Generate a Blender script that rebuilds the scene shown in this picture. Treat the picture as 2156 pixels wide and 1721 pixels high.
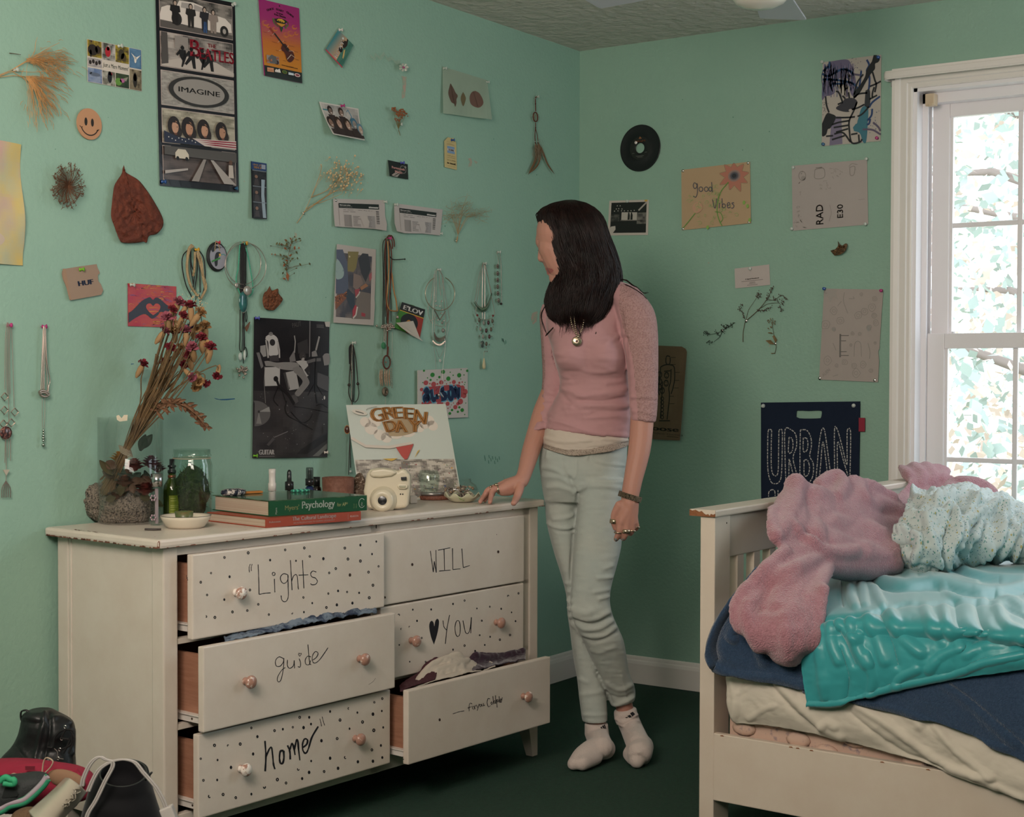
import bpy,bmesh,math,random
import numpy as np
from mathutils import Vector,Matrix
for _o in list(bpy.data.objects):bpy.data.objects.remove(_o)
SC=bpy.context.scene;COL=SC.collection
random.seed(7);RNG=np.random.RandomState(11)
FPX=3149.03;CAM=np.array([-4.9799,-3.0941,1.1860])
YAW,PITCH,ROLL=0.6004,-0.0238,0.0026
_f=np.array([math.cos(YAW)*math.cos(PITCH),math.sin(YAW)*math.cos(PITCH),math.sin(PITCH)])
_r=np.array([math.sin(YAW),-math.cos(YAW),0.0]);_u=np.cross(_r,_f)
CR=_r*math.cos(ROLL)+_u*math.sin(ROLL);CU=-_r*math.sin(ROLL)+_u*math.cos(ROLL);CF=_f
cam=bpy.data.cameras.new('camera');cam_o=bpy.data.objects.new('camera',cam);COL.objects.link(cam_o)
cam.sensor_width=36.0;cam.lens=FPX/2156*36.0;cam.clip_start=0.05;cam.clip_end=200
cam_o.matrix_world=Matrix(((CR[0],CU[0],-CF[0],CAM[0]),(CR[1],CU[1],-CF[1],CAM[1]),(CR[2],CU[2],-CF[2],CAM[2]),(0,0,0,1)))
cam.dof.use_dof=True;cam.dof.focus_distance=4.5;cam.dof.aperture_fstop=14.0
SC.camera=cam_o
SC.view_settings.view_transform='Standard';SC.view_settings.look='None'
SC.view_settings.exposure=-0.22;SC.view_settings.gamma=1.0;SC.view_settings.use_curve_mapping=False
W=bpy.data.worlds.new('sky');SC.world=W;W.use_nodes=True
_bg=W.node_tree.nodes['Background'];_bg.inputs[0].default_value=(0.86,0.93,1.0,1);_bg.inputs[1].default_value=4.8
def area(name,loc,target,sx,sy,power,color,portal=False):
 l=bpy.data.lights.new(name,'AREA');o=bpy.data.objects.new(name,l);COL.objects.link(o)
 l.shape='RECTANGLE';l.size=sx;l.size_y=sy;l.energy=power;l.color=color
 o.location=loc
 o.rotation_euler=(Vector(target)-Vector(loc)).to_track_quat('-Z','Y').to_euler()
 if portal:l.cycles.is_portal=True
 return o
area('window_portal',(0.20,-1.76,1.45),(-3,-1.76,1.45),1.1,1.7,1,(1,1,1),True)
area('cool_side_fill',(-0.15,-3.30,1.75),(-2.6,-0.6,0.7),1.0,1.5,30,(0.80,0.90,1.0))  # added cool area light inside the room, in place of an unbuilt second window
area('soft_key_light',(-4.45,-1.65,2.02),(-1.2,-0.55,1.15),0.8,0.8,54,(1.0,0.88,0.77))  # unseen soft key light from the upper left, no floor lamp stands here
area('ceiling_bounce_fill',(-4.3,-2.5,1.70),(-3.6,-2.1,2.6),0.9,0.9,32,(1.0,0.90,0.80))  # added fill aimed at the ceiling to brighten it and soften contrast
def V(*a):return np.array(a,float)
def at(x,y,d):
 """point seen at pixel (x, y) of the 2156x1721 frame, d metres deep"""
 return CAM+d*(CF+CR*((x-1078)/FPX)-CU*((y-860.5)/FPX))
def on(axis,val,x,y,M=None):
 d=CF+CR*((x-1078)/FPX)-CU*((y-860.5)/FPX);c=CAM
 if M is not None:d=M.T@d;c=M.T@c
 t=(val-c[axis])/d[axis];return c+t*d
def pix(P):
 q=np.asarray(P,float)-CAM;d=q@CF
 return np.stack([1078+FPX*(q@CR)/d,860.5-FPX*(q@CU)/d],-1),d
def rotz(a):
 return np.array([[math.cos(a),-math.sin(a),0],[math.sin(a),math.cos(a),0],[0,0,1]])
def lin(c):
 """'#rrggbb' or 0-255 triple -> linear rgb"""
 if isinstance(c,str):c=[int(c[i:i+2],16)for i in(1,3,5)]
 c=np.asarray(c,float)/255.0
 return np.where(c<=0.04045,c/12.92,((c+0.055)/1.055)**2.4)
def unit(v):
 v=np.asarray(v,float);return v/max(1e-12,np.linalg.norm(v))
def hsh(*a):
 x=np.sin(sum(np.asarray(v,float)*k for v,k in zip(a,(12.9898,78.233,37.719,9.151))))*43758.5453
 return x-np.floor(x)
def vnoise(x,y,seed=0):
 x=np.asarray(x,float);y=np.asarray(y,float)
 xi=np.floor(x);yi=np.floor(y);fx=x-xi;fy=y-yi
 fx=fx*fx*(3-2*fx);fy=fy*fy*(3-2*fy)
 h=lambda i,j:hsh(xi+i,yi+j,seed)
 return(h(0,0)*(1-fx)+h(1,0)*fx)*(1-fy)+(h(0,1)*(1-fx)+h(1,1)*fx)*fy
def fbm(x,y,seed=0,n=4):
 s=0;a=0.5
 for i in range(n):
  s=s+a*vnoise(np.asarray(x)*2**i,np.asarray(y)*2**i,seed+i*3.1);a*=0.5
 return s
def crom(pts,n):
 """Catmull-Rom resample of a polyline of any dimension to n samples (uniform in parameter)"""
 P=np.asarray(pts,float);m=len(P)
 if m==2:t=np.linspace(0,1,n).reshape((-1,)+(1,)*(P.ndim-1));return P[0]*(1-t)+P[1]*t
 t=np.linspace(0,m-1,n);i=np.clip(np.floor(t).astype(int),0,m-2);u=(t-i).reshape((-1,)+(1,)*(P.ndim-1))
 p1=P[i];p2=P[i+1];p0=np.where((i>0).reshape(u.shape),P[np.maximum(i-1,0)],2*p1-p2)
 p3=np.where((i<m-2).reshape(u.shape),P[np.minimum(i+2,m-1)],2*p2-p1)
 return 0.5*((2*p1)+(-p0+p2)*u+(2*p0-5*p1+4*p2-p3)*u**2+(-p0+3*p1-3*p2+p3)*u**3)
_mats={}
def mat(name,color,rough=0.6,metal=0.0,spec=0.5,bump=None,noise=None,sheen=0,coat=0,trans=0,alpha=1,ior=1.45,sub=0,emit=0):
 """principled material; bump=(scale,strength[,distance]); noise=(scale, colour2, low, high) mixes a second colour in by noise"""
 if name in _mats:return _mats[name]
 m=bpy.data.materials.new(name);m.use_nodes=True;_mats[name]=m
 nt=m.node_tree;b=nt.nodes['Principled BSDF'];I=b.inputs
 c=lin(color)if(isinstance(color,str)or max(color)>1.01)else np.asarray(color,float)
 I['Base Color'].default_value=(*c,1);I['Roughness'].default_value=rough;I['Metallic'].default_value=metal
 I['Specular IOR Level'].default_value=spec;I['IOR'].default_value=ior
 if sheen:I['Sheen Weight'].default_value=sheen;I['Sheen Roughness'].default_value=0.4
 if coat:I['Coat Weight'].default_value=coat;I['Coat Roughness'].default_value=0.1
 if trans:I['Transmission Weight'].default_value=trans
 if sub:I['Subsurface Weight'].default_value=sub;I['Subsurface Radius'].default_value=(0.012,0.005,0.003);I['Subsurface Scale'].default_value=0.6
 if alpha<1:I['Alpha'].default_value=alpha
 if emit:I['Emission Color'].default_value=(*c,1);I['Emission Strength'].default_value=emit
 if bump or noise:
  tc=nt.nodes.new('ShaderNodeTexCoord')
 if noise:
  sc,c2,lo,hi=noise[:4]
  n=nt.nodes.new('ShaderNodeTexNoise');n.inputs['Scale'].default_value=sc;n.inputs['Detail'].default_value=6;n.inputs['Roughness'].default_value=0.65
  r=nt.nodes.new('ShaderNodeMapRange');r.inputs['From Min'].default_value=lo;r.inputs['From Max'].default_value=hi
  x=nt.nodes.new('ShaderNodeMixRGB');x.inputs[1].default_value=(*c,1)
  cc=lin(c2)if(isinstance(c2,str)or max(c2)>1.01)else c2
  x.inputs[2].default_value=(*cc,1)
  if len(noise)>4:
   mp=nt.nodes.new('ShaderNodeMapping');mp.inputs['Scale'].default_value=noise[4]
   nt.links.new(tc.outputs['Object'],mp.inputs[0]);nt.links.new(mp.outputs[0],n.inputs['Vector'])
  else:nt.links.new(tc.outputs['Object'],n.inputs['Vector'])
  nt.links.new(n.outputs['Fac'],r.inputs['Value']);nt.links.new(r.outputs[0],x.inputs[0]);nt.links.new(x.outputs[0],I['Base Color'])
 if bump:
  n=nt.nodes.new('ShaderNodeTexNoise');n.inputs['Scale'].default_value=bump[0];n.inputs['Detail'].default_value=4
  bp=nt.nodes.new('ShaderNodeBump');bp.inputs['Strength'].default_value=bump[1];bp.inputs['Distance'].default_value=bump[2]if len(bump)>2 else 0.004
  nt.links.new(tc.outputs['Object'],n.inputs['Vector']);nt.links.new(n.outputs['Fac'],bp.inputs['Height']);nt.links.new(bp.outputs[0],I['Normal'])
 return m
def print_mat(name,rough,spec=0.4,metal=0.0,bump=None,sheen=0):
 """printed / painted surface: colour per face from the mesh"""
 m=mat(name,(1,1,1),rough,metal,spec,bump=bump,sheen=sheen);nt=m.node_tree
 a=nt.nodes.new('ShaderNodeVertexColor');a.layer_name='Col'
 nt.links.new(a.outputs[0],nt.nodes['Principled BSDF'].inputs['Base Color']);return m
def glass_mat(name,color=(1,1,1),rough=0.02,refl=0.08):
 """thin clear sheet: tinted see-through plus a mirror share"""
 m=bpy.data.materials.new(name);m.use_nodes=True;nt=m.node_tree;nt.nodes.remove(nt.nodes['Principled BSDF'])
 t=nt.nodes.new('ShaderNodeBsdfTransparent');t.inputs[0].default_value=(*color,1)
 g=nt.nodes.new('ShaderNodeBsdfGlossy');g.inputs['Roughness'].default_value=rough
 fr=nt.nodes.new('ShaderNodeLayerWeight');fr.inputs[0].default_value=0.5
 ma=nt.nodes.new('ShaderNodeMath');ma.operation='MULTIPLY_ADD';ma.inputs[1].default_value=0.5;ma.inputs[2].default_value=refl
 pw=nt.nodes.new('ShaderNodeMath');pw.operation='POWER';pw.inputs[1].default_value=3.0
 x=nt.nodes.new('ShaderNodeMixShader');nt.links.new(fr.outputs['Facing'],pw.inputs[0]);nt.links.new(pw.outputs[0],ma.inputs[0]);nt.links.new(ma.outputs[0],x.inputs[0])
 nt.links.new(t.outputs[0],x.inputs[1]);nt.links.new(g.outputs[0],x.inputs[2])
 nt.links.new(x.outputs[0],nt.nodes['Material Output'].inputs[0]);return m
class MB:
 """collects shapes; build() links them as ONE mesh object"""
 def __init__(s):s.v=[];s.n=0;s.f=[];s.mi=[];s.sm=[];s.c=[];s.m=0;s.col=None;s.smooth=True;s.X=None
 def add(s,verts,faces,mi=None,smooth=None,col=None):
  verts=np.asarray(verts,float).reshape(-1,3)
  if s.X is not None:verts=verts@s.X[:3,:3].T+s.X[:3,3]
  s.v.append(verts);k=len(faces)
  s.f+=[tuple(int(i)+s.n for i in f)for f in faces];s.n+=len(verts)
  s.mi+=[s.m if mi is None else mi]*k;s.sm+=[s.smooth if smooth is None else smooth]*k
  c=s.col if col is None else col
  if c is not None and not isinstance(c,str)and len(np.shape(c))==2:s.c+=[tuple(q)for q in c]
  else:
   c=(0.8,0.8,0.8)if c is None else(lin(c)if(isinstance(c,str)or max(c)>1.01)else c)
   s.c+=[tuple(c)]*k
  return s
 def box(s,lo,hi,bev=0.0,M=None,**k):
  lo=np.asarray(lo,float);hi=np.asarray(hi,float)
  if bev<=0:
   P=np.array([[x,y,z]for x in(lo[0],hi[0])for y in(lo[1],hi[1])for z in(lo[2],hi[2])])
   F=[(0,1,3,2),(4,6,7,5),(0,4,5,1),(2,3,7,6),(0,2,6,4),(1,5,7,3)];k.setdefault('smooth',False)
  else:
   bm=bmesh.new();bmesh.ops.create_cube(bm,size=1)
   for w in bm.verts:w.co=Vector([(lo[i]+hi[i])/2+w.co[i]*(hi[i]-lo[i])for i in range(3)])
   bmesh.ops.bevel(bm,geom=bm.edges[:],offset=min(bev,0.49*min(hi-lo)),segments=2,affect='EDGES',profile=0.6)
   P=np.array([w.co[:]for w in bm.verts]);bm.verts.index_update();F=[[w.index for w in f.verts]for f in bm.faces];bm.free()
   k.setdefault('smooth',False)
  if M is not None:P=P@np.asarray(M)[:3,:3].T+(np.asarray(M)[:3,3]if np.asarray(M).shape[0]==4 else 0)
  return s.add(P,F,**k)
 def grid(s,G,closed_u=False,closed_v=False,**k):
  """G: (nu, nv, 3) array of points"""
  nu,nv=G.shape[:2];idx=np.arange(nu*nv).reshape(nu,nv)
  a=np.concatenate([idx,idx[:1]])if closed_u else idx
  a=np.concatenate([a,a[:,:1]],1)if closed_v else a
  F=np.stack([a[:-1,:-1],a[:-1,1:],a[1:,1:],a[1:,:-1]],-1).reshape(-1,4)
  return s.add(G.reshape(-1,3),F.tolist(),**k)
 def tube(s,path,rad,n=8,cap=True,flat=1.0,up=None,**k):
  P=np.asarray(path,float);m=len(P);R_=np.broadcast_to(np.asarray(rad,float),(m,))
  T=np.gradient(P,axis=0);T/=np.maximum(1e-12,np.linalg.norm(T,axis=1))[:,None]
  a=np.array([0,0,1.0])if up is None else np.asarray(up,float)
  if up is None and abs(T[0]@a)>0.9:a=np.array([1.0,0,0])
  nx=unit(np.cross(T[0],a));N=[nx]
  for i in range(1,m):
   q=N[-1]-T[i]*(N[-1]@T[i]);N.append(unit(q))
  N=np.array(N);B=np.cross(T,N);th=np.linspace(0,2*math.pi,n,endpoint=False)
  G=P[:,None]+R_[:,None,None]*(np.cos(th)[None,:,None]*N[:,None]+flat*np.sin(th)[None,:,None]*B[:,None])
  b0=s.n;s.grid(G,closed_v=True,**k)
  if cap:
   kk={q:k[q]for q in k}
   s.add(np.concatenate([G[0],G[-1]]),[tuple(range(n))[::-1],tuple(range(n,2*n))],**kk)
  return s
 def lathe(s,prof,O=(0,0,0),ax=(0,0,1),n=24,sx=1,sy=1,xdir=None,a0=0,a1=2*math.pi,**k):
  """prof: list of (radius, height) along axis"""
  ax=unit(ax);h=np.array([1.0,0,0])if abs(ax[0])<0.9 else np.array([0,1.0,0])
  if xdir is not None:h=np.asarray(xdir,float)
  e1=unit(h-ax*(h@ax));e2=np.cross(ax,e1);full=abs(a1-a0-2*math.pi)<1e-6
  th=np.linspace(a0,a1,n,endpoint=not full);pr=np.asarray(prof,float)
  G=np.asarray(O,float)+pr[:,0][:,None,None]*(sx*np.cos(th)[None,:,None]*e1+sy*np.sin(th)[None,:,None]*e2)+pr[:,1][:,None,None]*ax
  return s.grid(G,closed_v=full,**k)
 def cyl(s,O,ax,r,h,n=20,r2=None,**k):
  r2=r if r2 is None else r2
  return s.lathe([(0,0),(r,0),(r,0),(r2,h),(r2,h),(0,h)],O,ax,n,**k)
 def ball(s,O,r,n=12,**k):
  r=np.broadcast_to(np.asarray(r,float),(3,));a=np.linspace(0,math.pi,n//2+2);th=np.linspace(0,2*math.pi,n,endpoint=False)
  G=np.stack([np.sin(a)[:,None]*np.cos(th),np.sin(a)[:,None]*np.sin(th),np.cos(a)[:,None]*np.ones(n)],-1)*r+np.asarray(O,float)
  return s.grid(G,closed_v=True,**k)
 def ring(s,O,ax,R_,r,n=32,m=8,sx=1,sy=1,xdir=None,**k):
  th=np.linspace(0,2*math.pi,m+1);return s.lathe([(R_+r*math.cos(t),r*math.sin(t))for t in th],O,ax,n,sx=sx,sy=sy,xdir=xdir,**k)
 def poly(s,pts,**k):
  k.setdefault('smooth',False);return s.add(pts,[tuple(range(len(pts)))],**k)
 def prism(s,pts,d,**k):
  """extrude planar polygon by vector d"""
  P=np.asarray(pts,float);n=len(P);k.setdefault('smooth',False)
  return s.add(np.concatenate([P,P+np.asarray(d,float)]),[tuple(range(n))[::-1],tuple(range(n,2*n))]+[(i,(i+1)%n,n+(i+1)%n,n+i)for i in range(n)],**k)
 def mesh(s,name,mats):
  me=bpy.data.meshes.new(name)
  if not s.v:raise ValueError('empty '+name)
  P=np.concatenate(s.v);me.from_pydata(P.tolist(),[],s.f)
  for q in(mats if isinstance(mats,(list,tuple))else[mats]):me.materials.append(q)
  me.polygons.foreach_set('material_index',s.mi);me.polygons.foreach_set('use_smooth',s.sm)
  ln=np.zeros(len(s.f),int);me.polygons.foreach_get('loop_total',ln)
  ca=me.color_attributes.new('Col','FLOAT_COLOR','CORNER')
  c=np.repeat(np.concatenate([np.asarray(s.c,float),np.ones((len(s.c),1))],1),ln,axis=0)
  ca.data.foreach_set('color',c.ravel());me.update();return me
 def build(s,name,mats,parent=None,label=None,cat=None,group=None,kind=None,M=None):
  o=bpy.data.objects.new(name,s.mesh(name,mats));COL.objects.link(o)
  if M is not None:o.matrix_world=Matrix([list(map(float,r))for r in M])
  if parent is not None:put(o,parent)
  tag(o,label,cat,group,kind);return o
def put(o,parent):
 o.parent=parent;o.matrix_parent_inverse=parent.matrix_basis.inverted()
def tag(o,label=None,cat=None,group=None,kind=None):
 for k,v in(('label',label),('category',cat),('group',group),('kind',kind)):
  if v:o[k]=v
 return o
def thing(name,loc,label,cat,group=None):
 o=bpy.data.objects.new(name,None);COL.objects.link(o);o.location=Vector([float(q)for q in loc]);o.empty_display_size=0.05
 return tag(o,label,cat,group)
def apply_mods(o):
 """bake an object's modifiers into its mesh"""
 bpy.context.view_layer.update();dg=bpy.context.evaluated_depsgraph_get()
 me=bpy.data.meshes.new_from_object(o.evaluated_get(dg));old=o.data;o.modifiers.clear();o.data=me;bpy.data.meshes.remove(old)
def mod(o,kind,**k):
 m=o.modifiers.new(kind.lower(),kind)
 for a,b in k.items():setattr(m,a,b)
 return m
def frame(O,x,z):
 """4x4 with local x and z axes"""
 z=unit(z);x=unit(np.asarray(x,float)-z*(np.asarray(x,float)@z));y=np.cross(z,x)
 M=np.eye(4);M[:3,0]=x;M[:3,1]=y;M[:3,2]=z;M[:3,3]=O;return M
_txt={}
def text_shape(t,shear=0.0):
 """2-D triangles of a line of text, scaled so the capitals are about 0.7 high; (verts, faces, width)"""
 if(t,shear)in _txt:return _txt[(t,shear)]
 cu=bpy.data.curves.new('t','FONT');cu.body=t;cu.resolution_u=3;cu.shear=shear
 o=bpy.data.objects.new('t',cu);COL.objects.link(o);bpy.context.view_layer.update()
 me=o.to_mesh();P=np.array([v.co[:2]for v in me.vertices]);F=[list(p.vertices)for p in me.polygons]
 o.to_mesh_clear();bpy.data.objects.remove(o);bpy.data.curves.remove(cu)
 P=P.reshape(-1,2);P[:,0]-=P[:,0].min();_txt[(t,shear)]=(P,F,P[:,0].max());return _txt[(t,shear)]
class Art(MB):
 """flat print on a sheet: everything is given in (u right, v down) of the sheet, F maps (u, v, layer) to space"""
 def __init__(s,F,lift=0.0004):super().__init__();s.F=F;s.k=0;s.lift=lift;s.smooth=False
 def P(s,uv,k=None):
  uv=np.asarray(uv,float).reshape(-1,2);return s.F(uv[:,0],uv[:,1],s.lift*(s.k if k is None else k))
 def up(s):s.k+=1;return s
 def pg(s,uv,col):s.add(s.P(uv),[tuple(range(len(uv)))],col=col);return s
 def rect(s,u0,v0,u1,v1,col,n=1):
  U,Vv=np.meshgrid(np.linspace(u0,u1,n+1),np.linspace(v0,v1,n+1),indexing='ij')
  s.grid(s.P(np.stack([U,Vv],-1)).reshape(n+1,n+1,3),col=col);return s
 def ell(s,u,v,ru,rv,col,n=20,rot=0):
  t=np.linspace(0,2*math.pi,n,endpoint=False);a=ru*np.cos(t);b=rv*np.sin(t)
  return s.pg(np.stack([u+a*math.cos(rot)-b*math.sin(rot),v+a*math.sin(rot)+b*math.cos(rot)],-1),col)
 def line(s,uv,w,col,aspect=1.0,taper=False):
  """stroke of width w (in u units; aspect = sheet width/height so that strokes keep their width in v)"""
  P=np.asarray(uv,float);Q=P*[1,1/aspect];T=np.gradient(Q,axis=0);T/=np.maximum(1e-9,np.linalg.norm(T,axis=1))[:,None]
  N=np.stack([-T[:,1],T[:,0]],-1)*(w/2);N=N*(np.linspace(1,0.25,len(P))[:,None]if taper else 1)
  L=(Q+N)*[1,aspect];R_=(Q-N)*[1,aspect];n=len(P)
  s.add(s.P(np.concatenate([L,R_])),[(i,i+1,n+i+1,n+i)for i in range(n-1)],col=col);return s
 def raster(s,u0,v0,u1,v1,nx,ny,fn):
  """cells coloured by fn(x, y) in 0..1 across the patch -> (.., 3) linear"""
  U,Vv=np.meshgrid(np.linspace(u0,u1,nx+1),np.linspace(v0,v1,ny+1),indexing='ij')
  x,y=np.meshgrid((np.arange(nx)+.5)/nx,(np.arange(ny)+.5)/ny,indexing='ij')
  s.grid(s.P(np.stack([U,Vv],-1)).reshape(nx+1,ny+1,3),col=np.clip(fn(x,y),0,1).reshape(-1,3));return s
 def text(s,t,u,v,h,col,aspect=1.0,w=None,align='l',arc=None,shear=0.0,rot=0,bold=0):
  """baseline at v, capitals h high (in v units); w stretches to a width in u; arc=(depth, flare)"""
  P,F,L=text_shape(t,shear);sc=h/0.7;k=sc/aspect if w is None else w/L
  x=P[:,0]*k;y=-P[:,1]*sc;tw=L*k
  x=x-(tw/2 if align=='c' else tw if align=='r' else 0)
  if arc:q=x/(tw/2);y=y*(1+arc[1]*(0 if len(arc)<3 else q*q*arc[2]))+arc[0]*q*q;x=x*(1+arc[1]*(-P[:,1]*-1))
  if rot:
   X=x*aspect*math.cos(rot)-y*math.sin(rot);y=x*aspect*math.sin(rot)+y*math.cos(rot);x=X/aspect
  for dx in([0]if not bold else[-bold,0,bold]):
   s.add(s.P(np.stack([u+x+dx,v+y],-1)),F,col=col)
  return s
def sheet(TL,TR,BR,BL,nrm,off=0.0,curl=None):
 """F(u, v, lift) for a sheet with these four corners; curl(u, v) lifts it off along the normal"""
 TL,TR,BR,BL=(np.asarray(q,float)for q in(TL,TR,BR,BL));nrm=np.asarray(nrm,float)
 def F(u,v,l):
  u=np.asarray(u,float)[:,None];v=np.asarray(v,float)[:,None]
  P=TL*(1-u)*(1-v)+TR*u*(1-v)+BR*u*v+BL*(1-u)*v
  h=off+l+(curl(u,v)if curl else 0);return P+nrm*h
 return F
def paper(a,col,n=6,thick=0.0006,outline=None):
 """base of a sheet: front, back and edges"""
 if outline is None:
  t=np.linspace(0,1,n+1);U,Vv=np.meshgrid(t,t,indexing='ij');UV=np.stack([U,Vv],-1).reshape(-1,2)
  a.grid(a.P(UV,0).reshape(n+1,n+1,3),col=col);a.grid(a.F(UV[:,0],UV[:,1],-thick).reshape(n+1,n+1,3)[::-1],col=col)
  e=np.concatenate([np.stack([t,0*t],-1),np.stack([1+0*t,t],-1),np.stack([t[::-1],1+0*t],-1),np.stack([0*t,t[::-1]],-1)])
 else:
  e=np.asarray(outline,float)
  e=np.concatenate([e[i]+(e[(i+1)%len(e)]-e[i])*np.linspace(0,1,5)[:-1,None]for i in range(len(e))])if len(e)<20 else e
  c=e.mean(0);K=[c+(e-c)*r for r in np.linspace(0.001,1,14)]
  a.grid(np.array([a.P(q,0)for q in K]),closed_v=True,col=col);a.grid(np.array([a.F(q[:,0],q[:,1],-thick)for q in K[::-1]]),closed_v=True,col=col)
 A=a.P(e,0);B_=a.F(e[:,0],e[:,1],np.full(1,-thick));n2=len(e)
 a.add(np.concatenate([A,B_]),[(i,(i+1)%n2,n2+(i+1)%n2,n2+i)for i in range(n2)],col=col);a.k=1;return a
H=2.44;X0,Y0=-5.75,-4.3
M_wall=mat('mint_wall_paint',(0.285,0.445,0.355),0.5,spec=0.3,bump=(85,0.35,0.004),noise=(3.0,(0.27,0.432,0.345),0.35,0.65))
M_ceil=mat('ceiling_texture_paint','#cfc8be',0.9,spec=0.1,bump=(26,1.0,0.012))
M_trim=mat('white_trim_paint','#e3dcd6',0.35,spec=0.4)
M_vinyl=mat('white_window_vinyl','#e9e4e6',0.35)
M_scuff=mat('bare_plaster_scuff','#b79a8c',0.9,noise=(60,'#8aa690',0.4,0.6))
M_blue=mat('blue_paint_smear','#2c5f86',0.7)
M_pencil=mat('pencil_scuff','#55826f',0.8)
M_glass=glass_mat('window_glass',(0.97,0.98,0.98),0.01,0.03)
WN=0.09
b=MB()
b.box((X0-.1,0,0),(WN+.1,.1,H))
def wall_patch(mb,pts,mi,ax=1):
 mb.poly([on(ax,-0.0006,x,y)for x,y in pts],mi=mi)
wall_patch(b,[(450,838),(462,841),(478,840),(494,839),(495,841),(478,843),(466,843),(455,841)],1)
wall_patch(b,[(845,160),(856,162),(855,178),(854,190),(853,205),(846,208),(846,195),(848,180)],2)
wall_patch(b,[(985,334),(992,333),(994,342),(993,350),(986,352),(988,342)],2)
wall_patch(b,[(998,338),(1006,341),(1003,346),(1000,343)],2)
wall_patch(b,[(620,490),(625,492),(625,512),(622,510)],2)
wall_patch(b,[(1059,1003),(1062,1006),(1066,1013),(1062,1015)],2)
wall_patch(b,[(1120,660),(1132,655),(1131,676),(1122,684),(1118,672)],2)
wall_patch(b,[(276,766),(282,766),(282,767),(276,768)],1)
for x0,y0,w in((1020,962,40),(1022,967,30),(1054,716,14)):
 for i in range(5):
  x=x0+i*w/5+random.uniform(-2,2);y=y0+random.uniform(-4,4)
  wall_patch(b,[(x,y),(x+1.5,y),(x+2.5,y+7),(x+1,y+7)],3)
for i in range(26):
 x=random.uniform(20,1200);y=random.uniform(20,1000);r=random.uniform(.8,1.6)
 wall_patch(b,[(x-r,y),(x,y-r),(x+r,y),(x,y+r)],random.choice((2,3)))
b.build('wall_left',[M_wall,M_blue,M_scuff,M_pencil],kind='structure')
OY0,OY1,OZ0,OZ1=-1.335,-2.225,0.44,2.155
b=MB()
b.box((0,OY0,0),(.14,.1,H));b.box((0,Y0-.1,0),(.14,OY1,H));b.box((0,OY1,OZ1),(.14,OY0,H));b.box((0,OY1,0),(.14,OY0,OZ0))
for i in range(20):
 x=random.uniform(1400,1860);y=random.uniform(120,1000);r=random.uniform(.8,1.6)
 b.poly([on(0,-0.0006,*q)for q in((x-r,y),(x,y-r),(x+r,y),(x,y+r))],mi=random.choice((1,2)))
b.build('wall_right',[M_wall,M_scuff,M_pencil],kind='structure')
MB().box((X0-.1,Y0-.1,0),(X0,.1,H)).build('wall_back',M_wall,kind='structure')
MB().box((X0,Y0-.1,0),(.1,Y0,H)).build('wall_front',M_wall,kind='structure')
MB().box((X0-.1,Y0-.1,H),(.15,.1,H+.1)).build('ceiling',M_ceil,kind='structure')
M_carpet=mat('dark_green_carpet',(0.010,0.060,0.033),0.95,spec=0.1,bump=(420,1.0,0.02),noise=(130,(0.022,0.105,0.060),0.35,0.75),sheen=0.15)
n1,n2=150,120
gx=np.linspace(X0-.05,.05,n1);gy=np.linspace(Y0-.05,.05,n2);GX,GY=np.meshgrid(gx,gy,indexing='ij')
GZ=(fbm(GX*9,GY*9,3)-.5)*0.006-0.002
b=MB();b.grid(np.stack([GX,GY,np.minimum(GZ,0)],-1));b.box((X0-.1,Y0-.1,-.12),(.1,.1,-.02));b.build('floor',M_carpet,kind='structure')
def baseboard(name,a,c,nrm):
 a,c,nrm=V(*a),V(*c),V(*nrm)
 pr=[(0,0),(.013,0),(.013,.075),(.010,.086),(.007,.09),(.0055,.098),(.003,.103),(0,.104)]
 mb=MB();mb.smooth=False
 G=np.stack([np.stack([q+nrm*d+V(0,0,z)for d,z in pr])for q in(a,c)]);mb.grid(G);mb.poly(G[0]);mb.poly(G[1][::-1]);return mb.build(name,M_trim,kind='structure')
baseboard('baseboard_left',(X0,0,0),(0,0,0),(0,-1,0));baseboard('baseboard_right',(0,0,0),(0,Y0,0),(-1,0,0))
baseboard('baseboard_back',(X0,Y0,0),(X0,0,0),(1,0,0));baseboard('baseboard_front',(0,Y0,0),(X0,Y0,0),(0,1,0))
win=bpy.data.objects.new('window_1',None);COL.objects.link(win);win.location=(0,(OY0+OY1)/2,OZ0);tag(win,kind='structure')
b=MB();cw=.07
def casing(mb,p0,p1,out):
 p0,p1,out=V(*p0),V(*p1),V(*out)
 pr=[(0,0),(.010,0),(.012,.006),(.012,.016),(.016,.020),(.016,.040),(.019,.046),(.021,.060),(.021,cw),(0,cw)]
 G=np.stack([np.stack([q+V(-1,0,0)*d+out*(w+(0 if k==0 else 0))for d,w in pr])for k,q in enumerate((p0,p1))])
 for k,e in((0,-1),(1,1)):
  for j,(d,w)in enumerate(pr):G[k,j]+=unit(p1-p0)*e*w
 mb.grid(G,smooth=False)
casing(b,(0,OY0,OZ0-.03),(0,OY0,OZ1),(0,1,0));casing(b,(0,OY0,OZ1),(0,OY1,OZ1),(0,0,1));casing(b,(0,OY1,OZ1),(0,OY1,OZ0-.03),(0,-1,0))
b.box((-.045,OY1-.11,OZ0-.03),(.02,OY0+.11,OZ0),.005);b.box((-.02,OY1-.09,OZ0-.10),(0,OY0+.09,OZ0-.03),.004)
b.build('window_casing',M_trim,win)
b=MB()
for y in(OY0,OY1):
 s=1 if y==OY0 else-1
 b.box((0,min(y,y-s*.012),OZ0),(.14,max(y,y-s*.012),OZ1));b.box((.055,min(y,y-s*.03),OZ0),(.068,max(y,y-s*.03),OZ1));b.box((.098,min(y,y-s*.03),OZ0),(.105,max(y,y-s*.03),OZ1))
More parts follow.
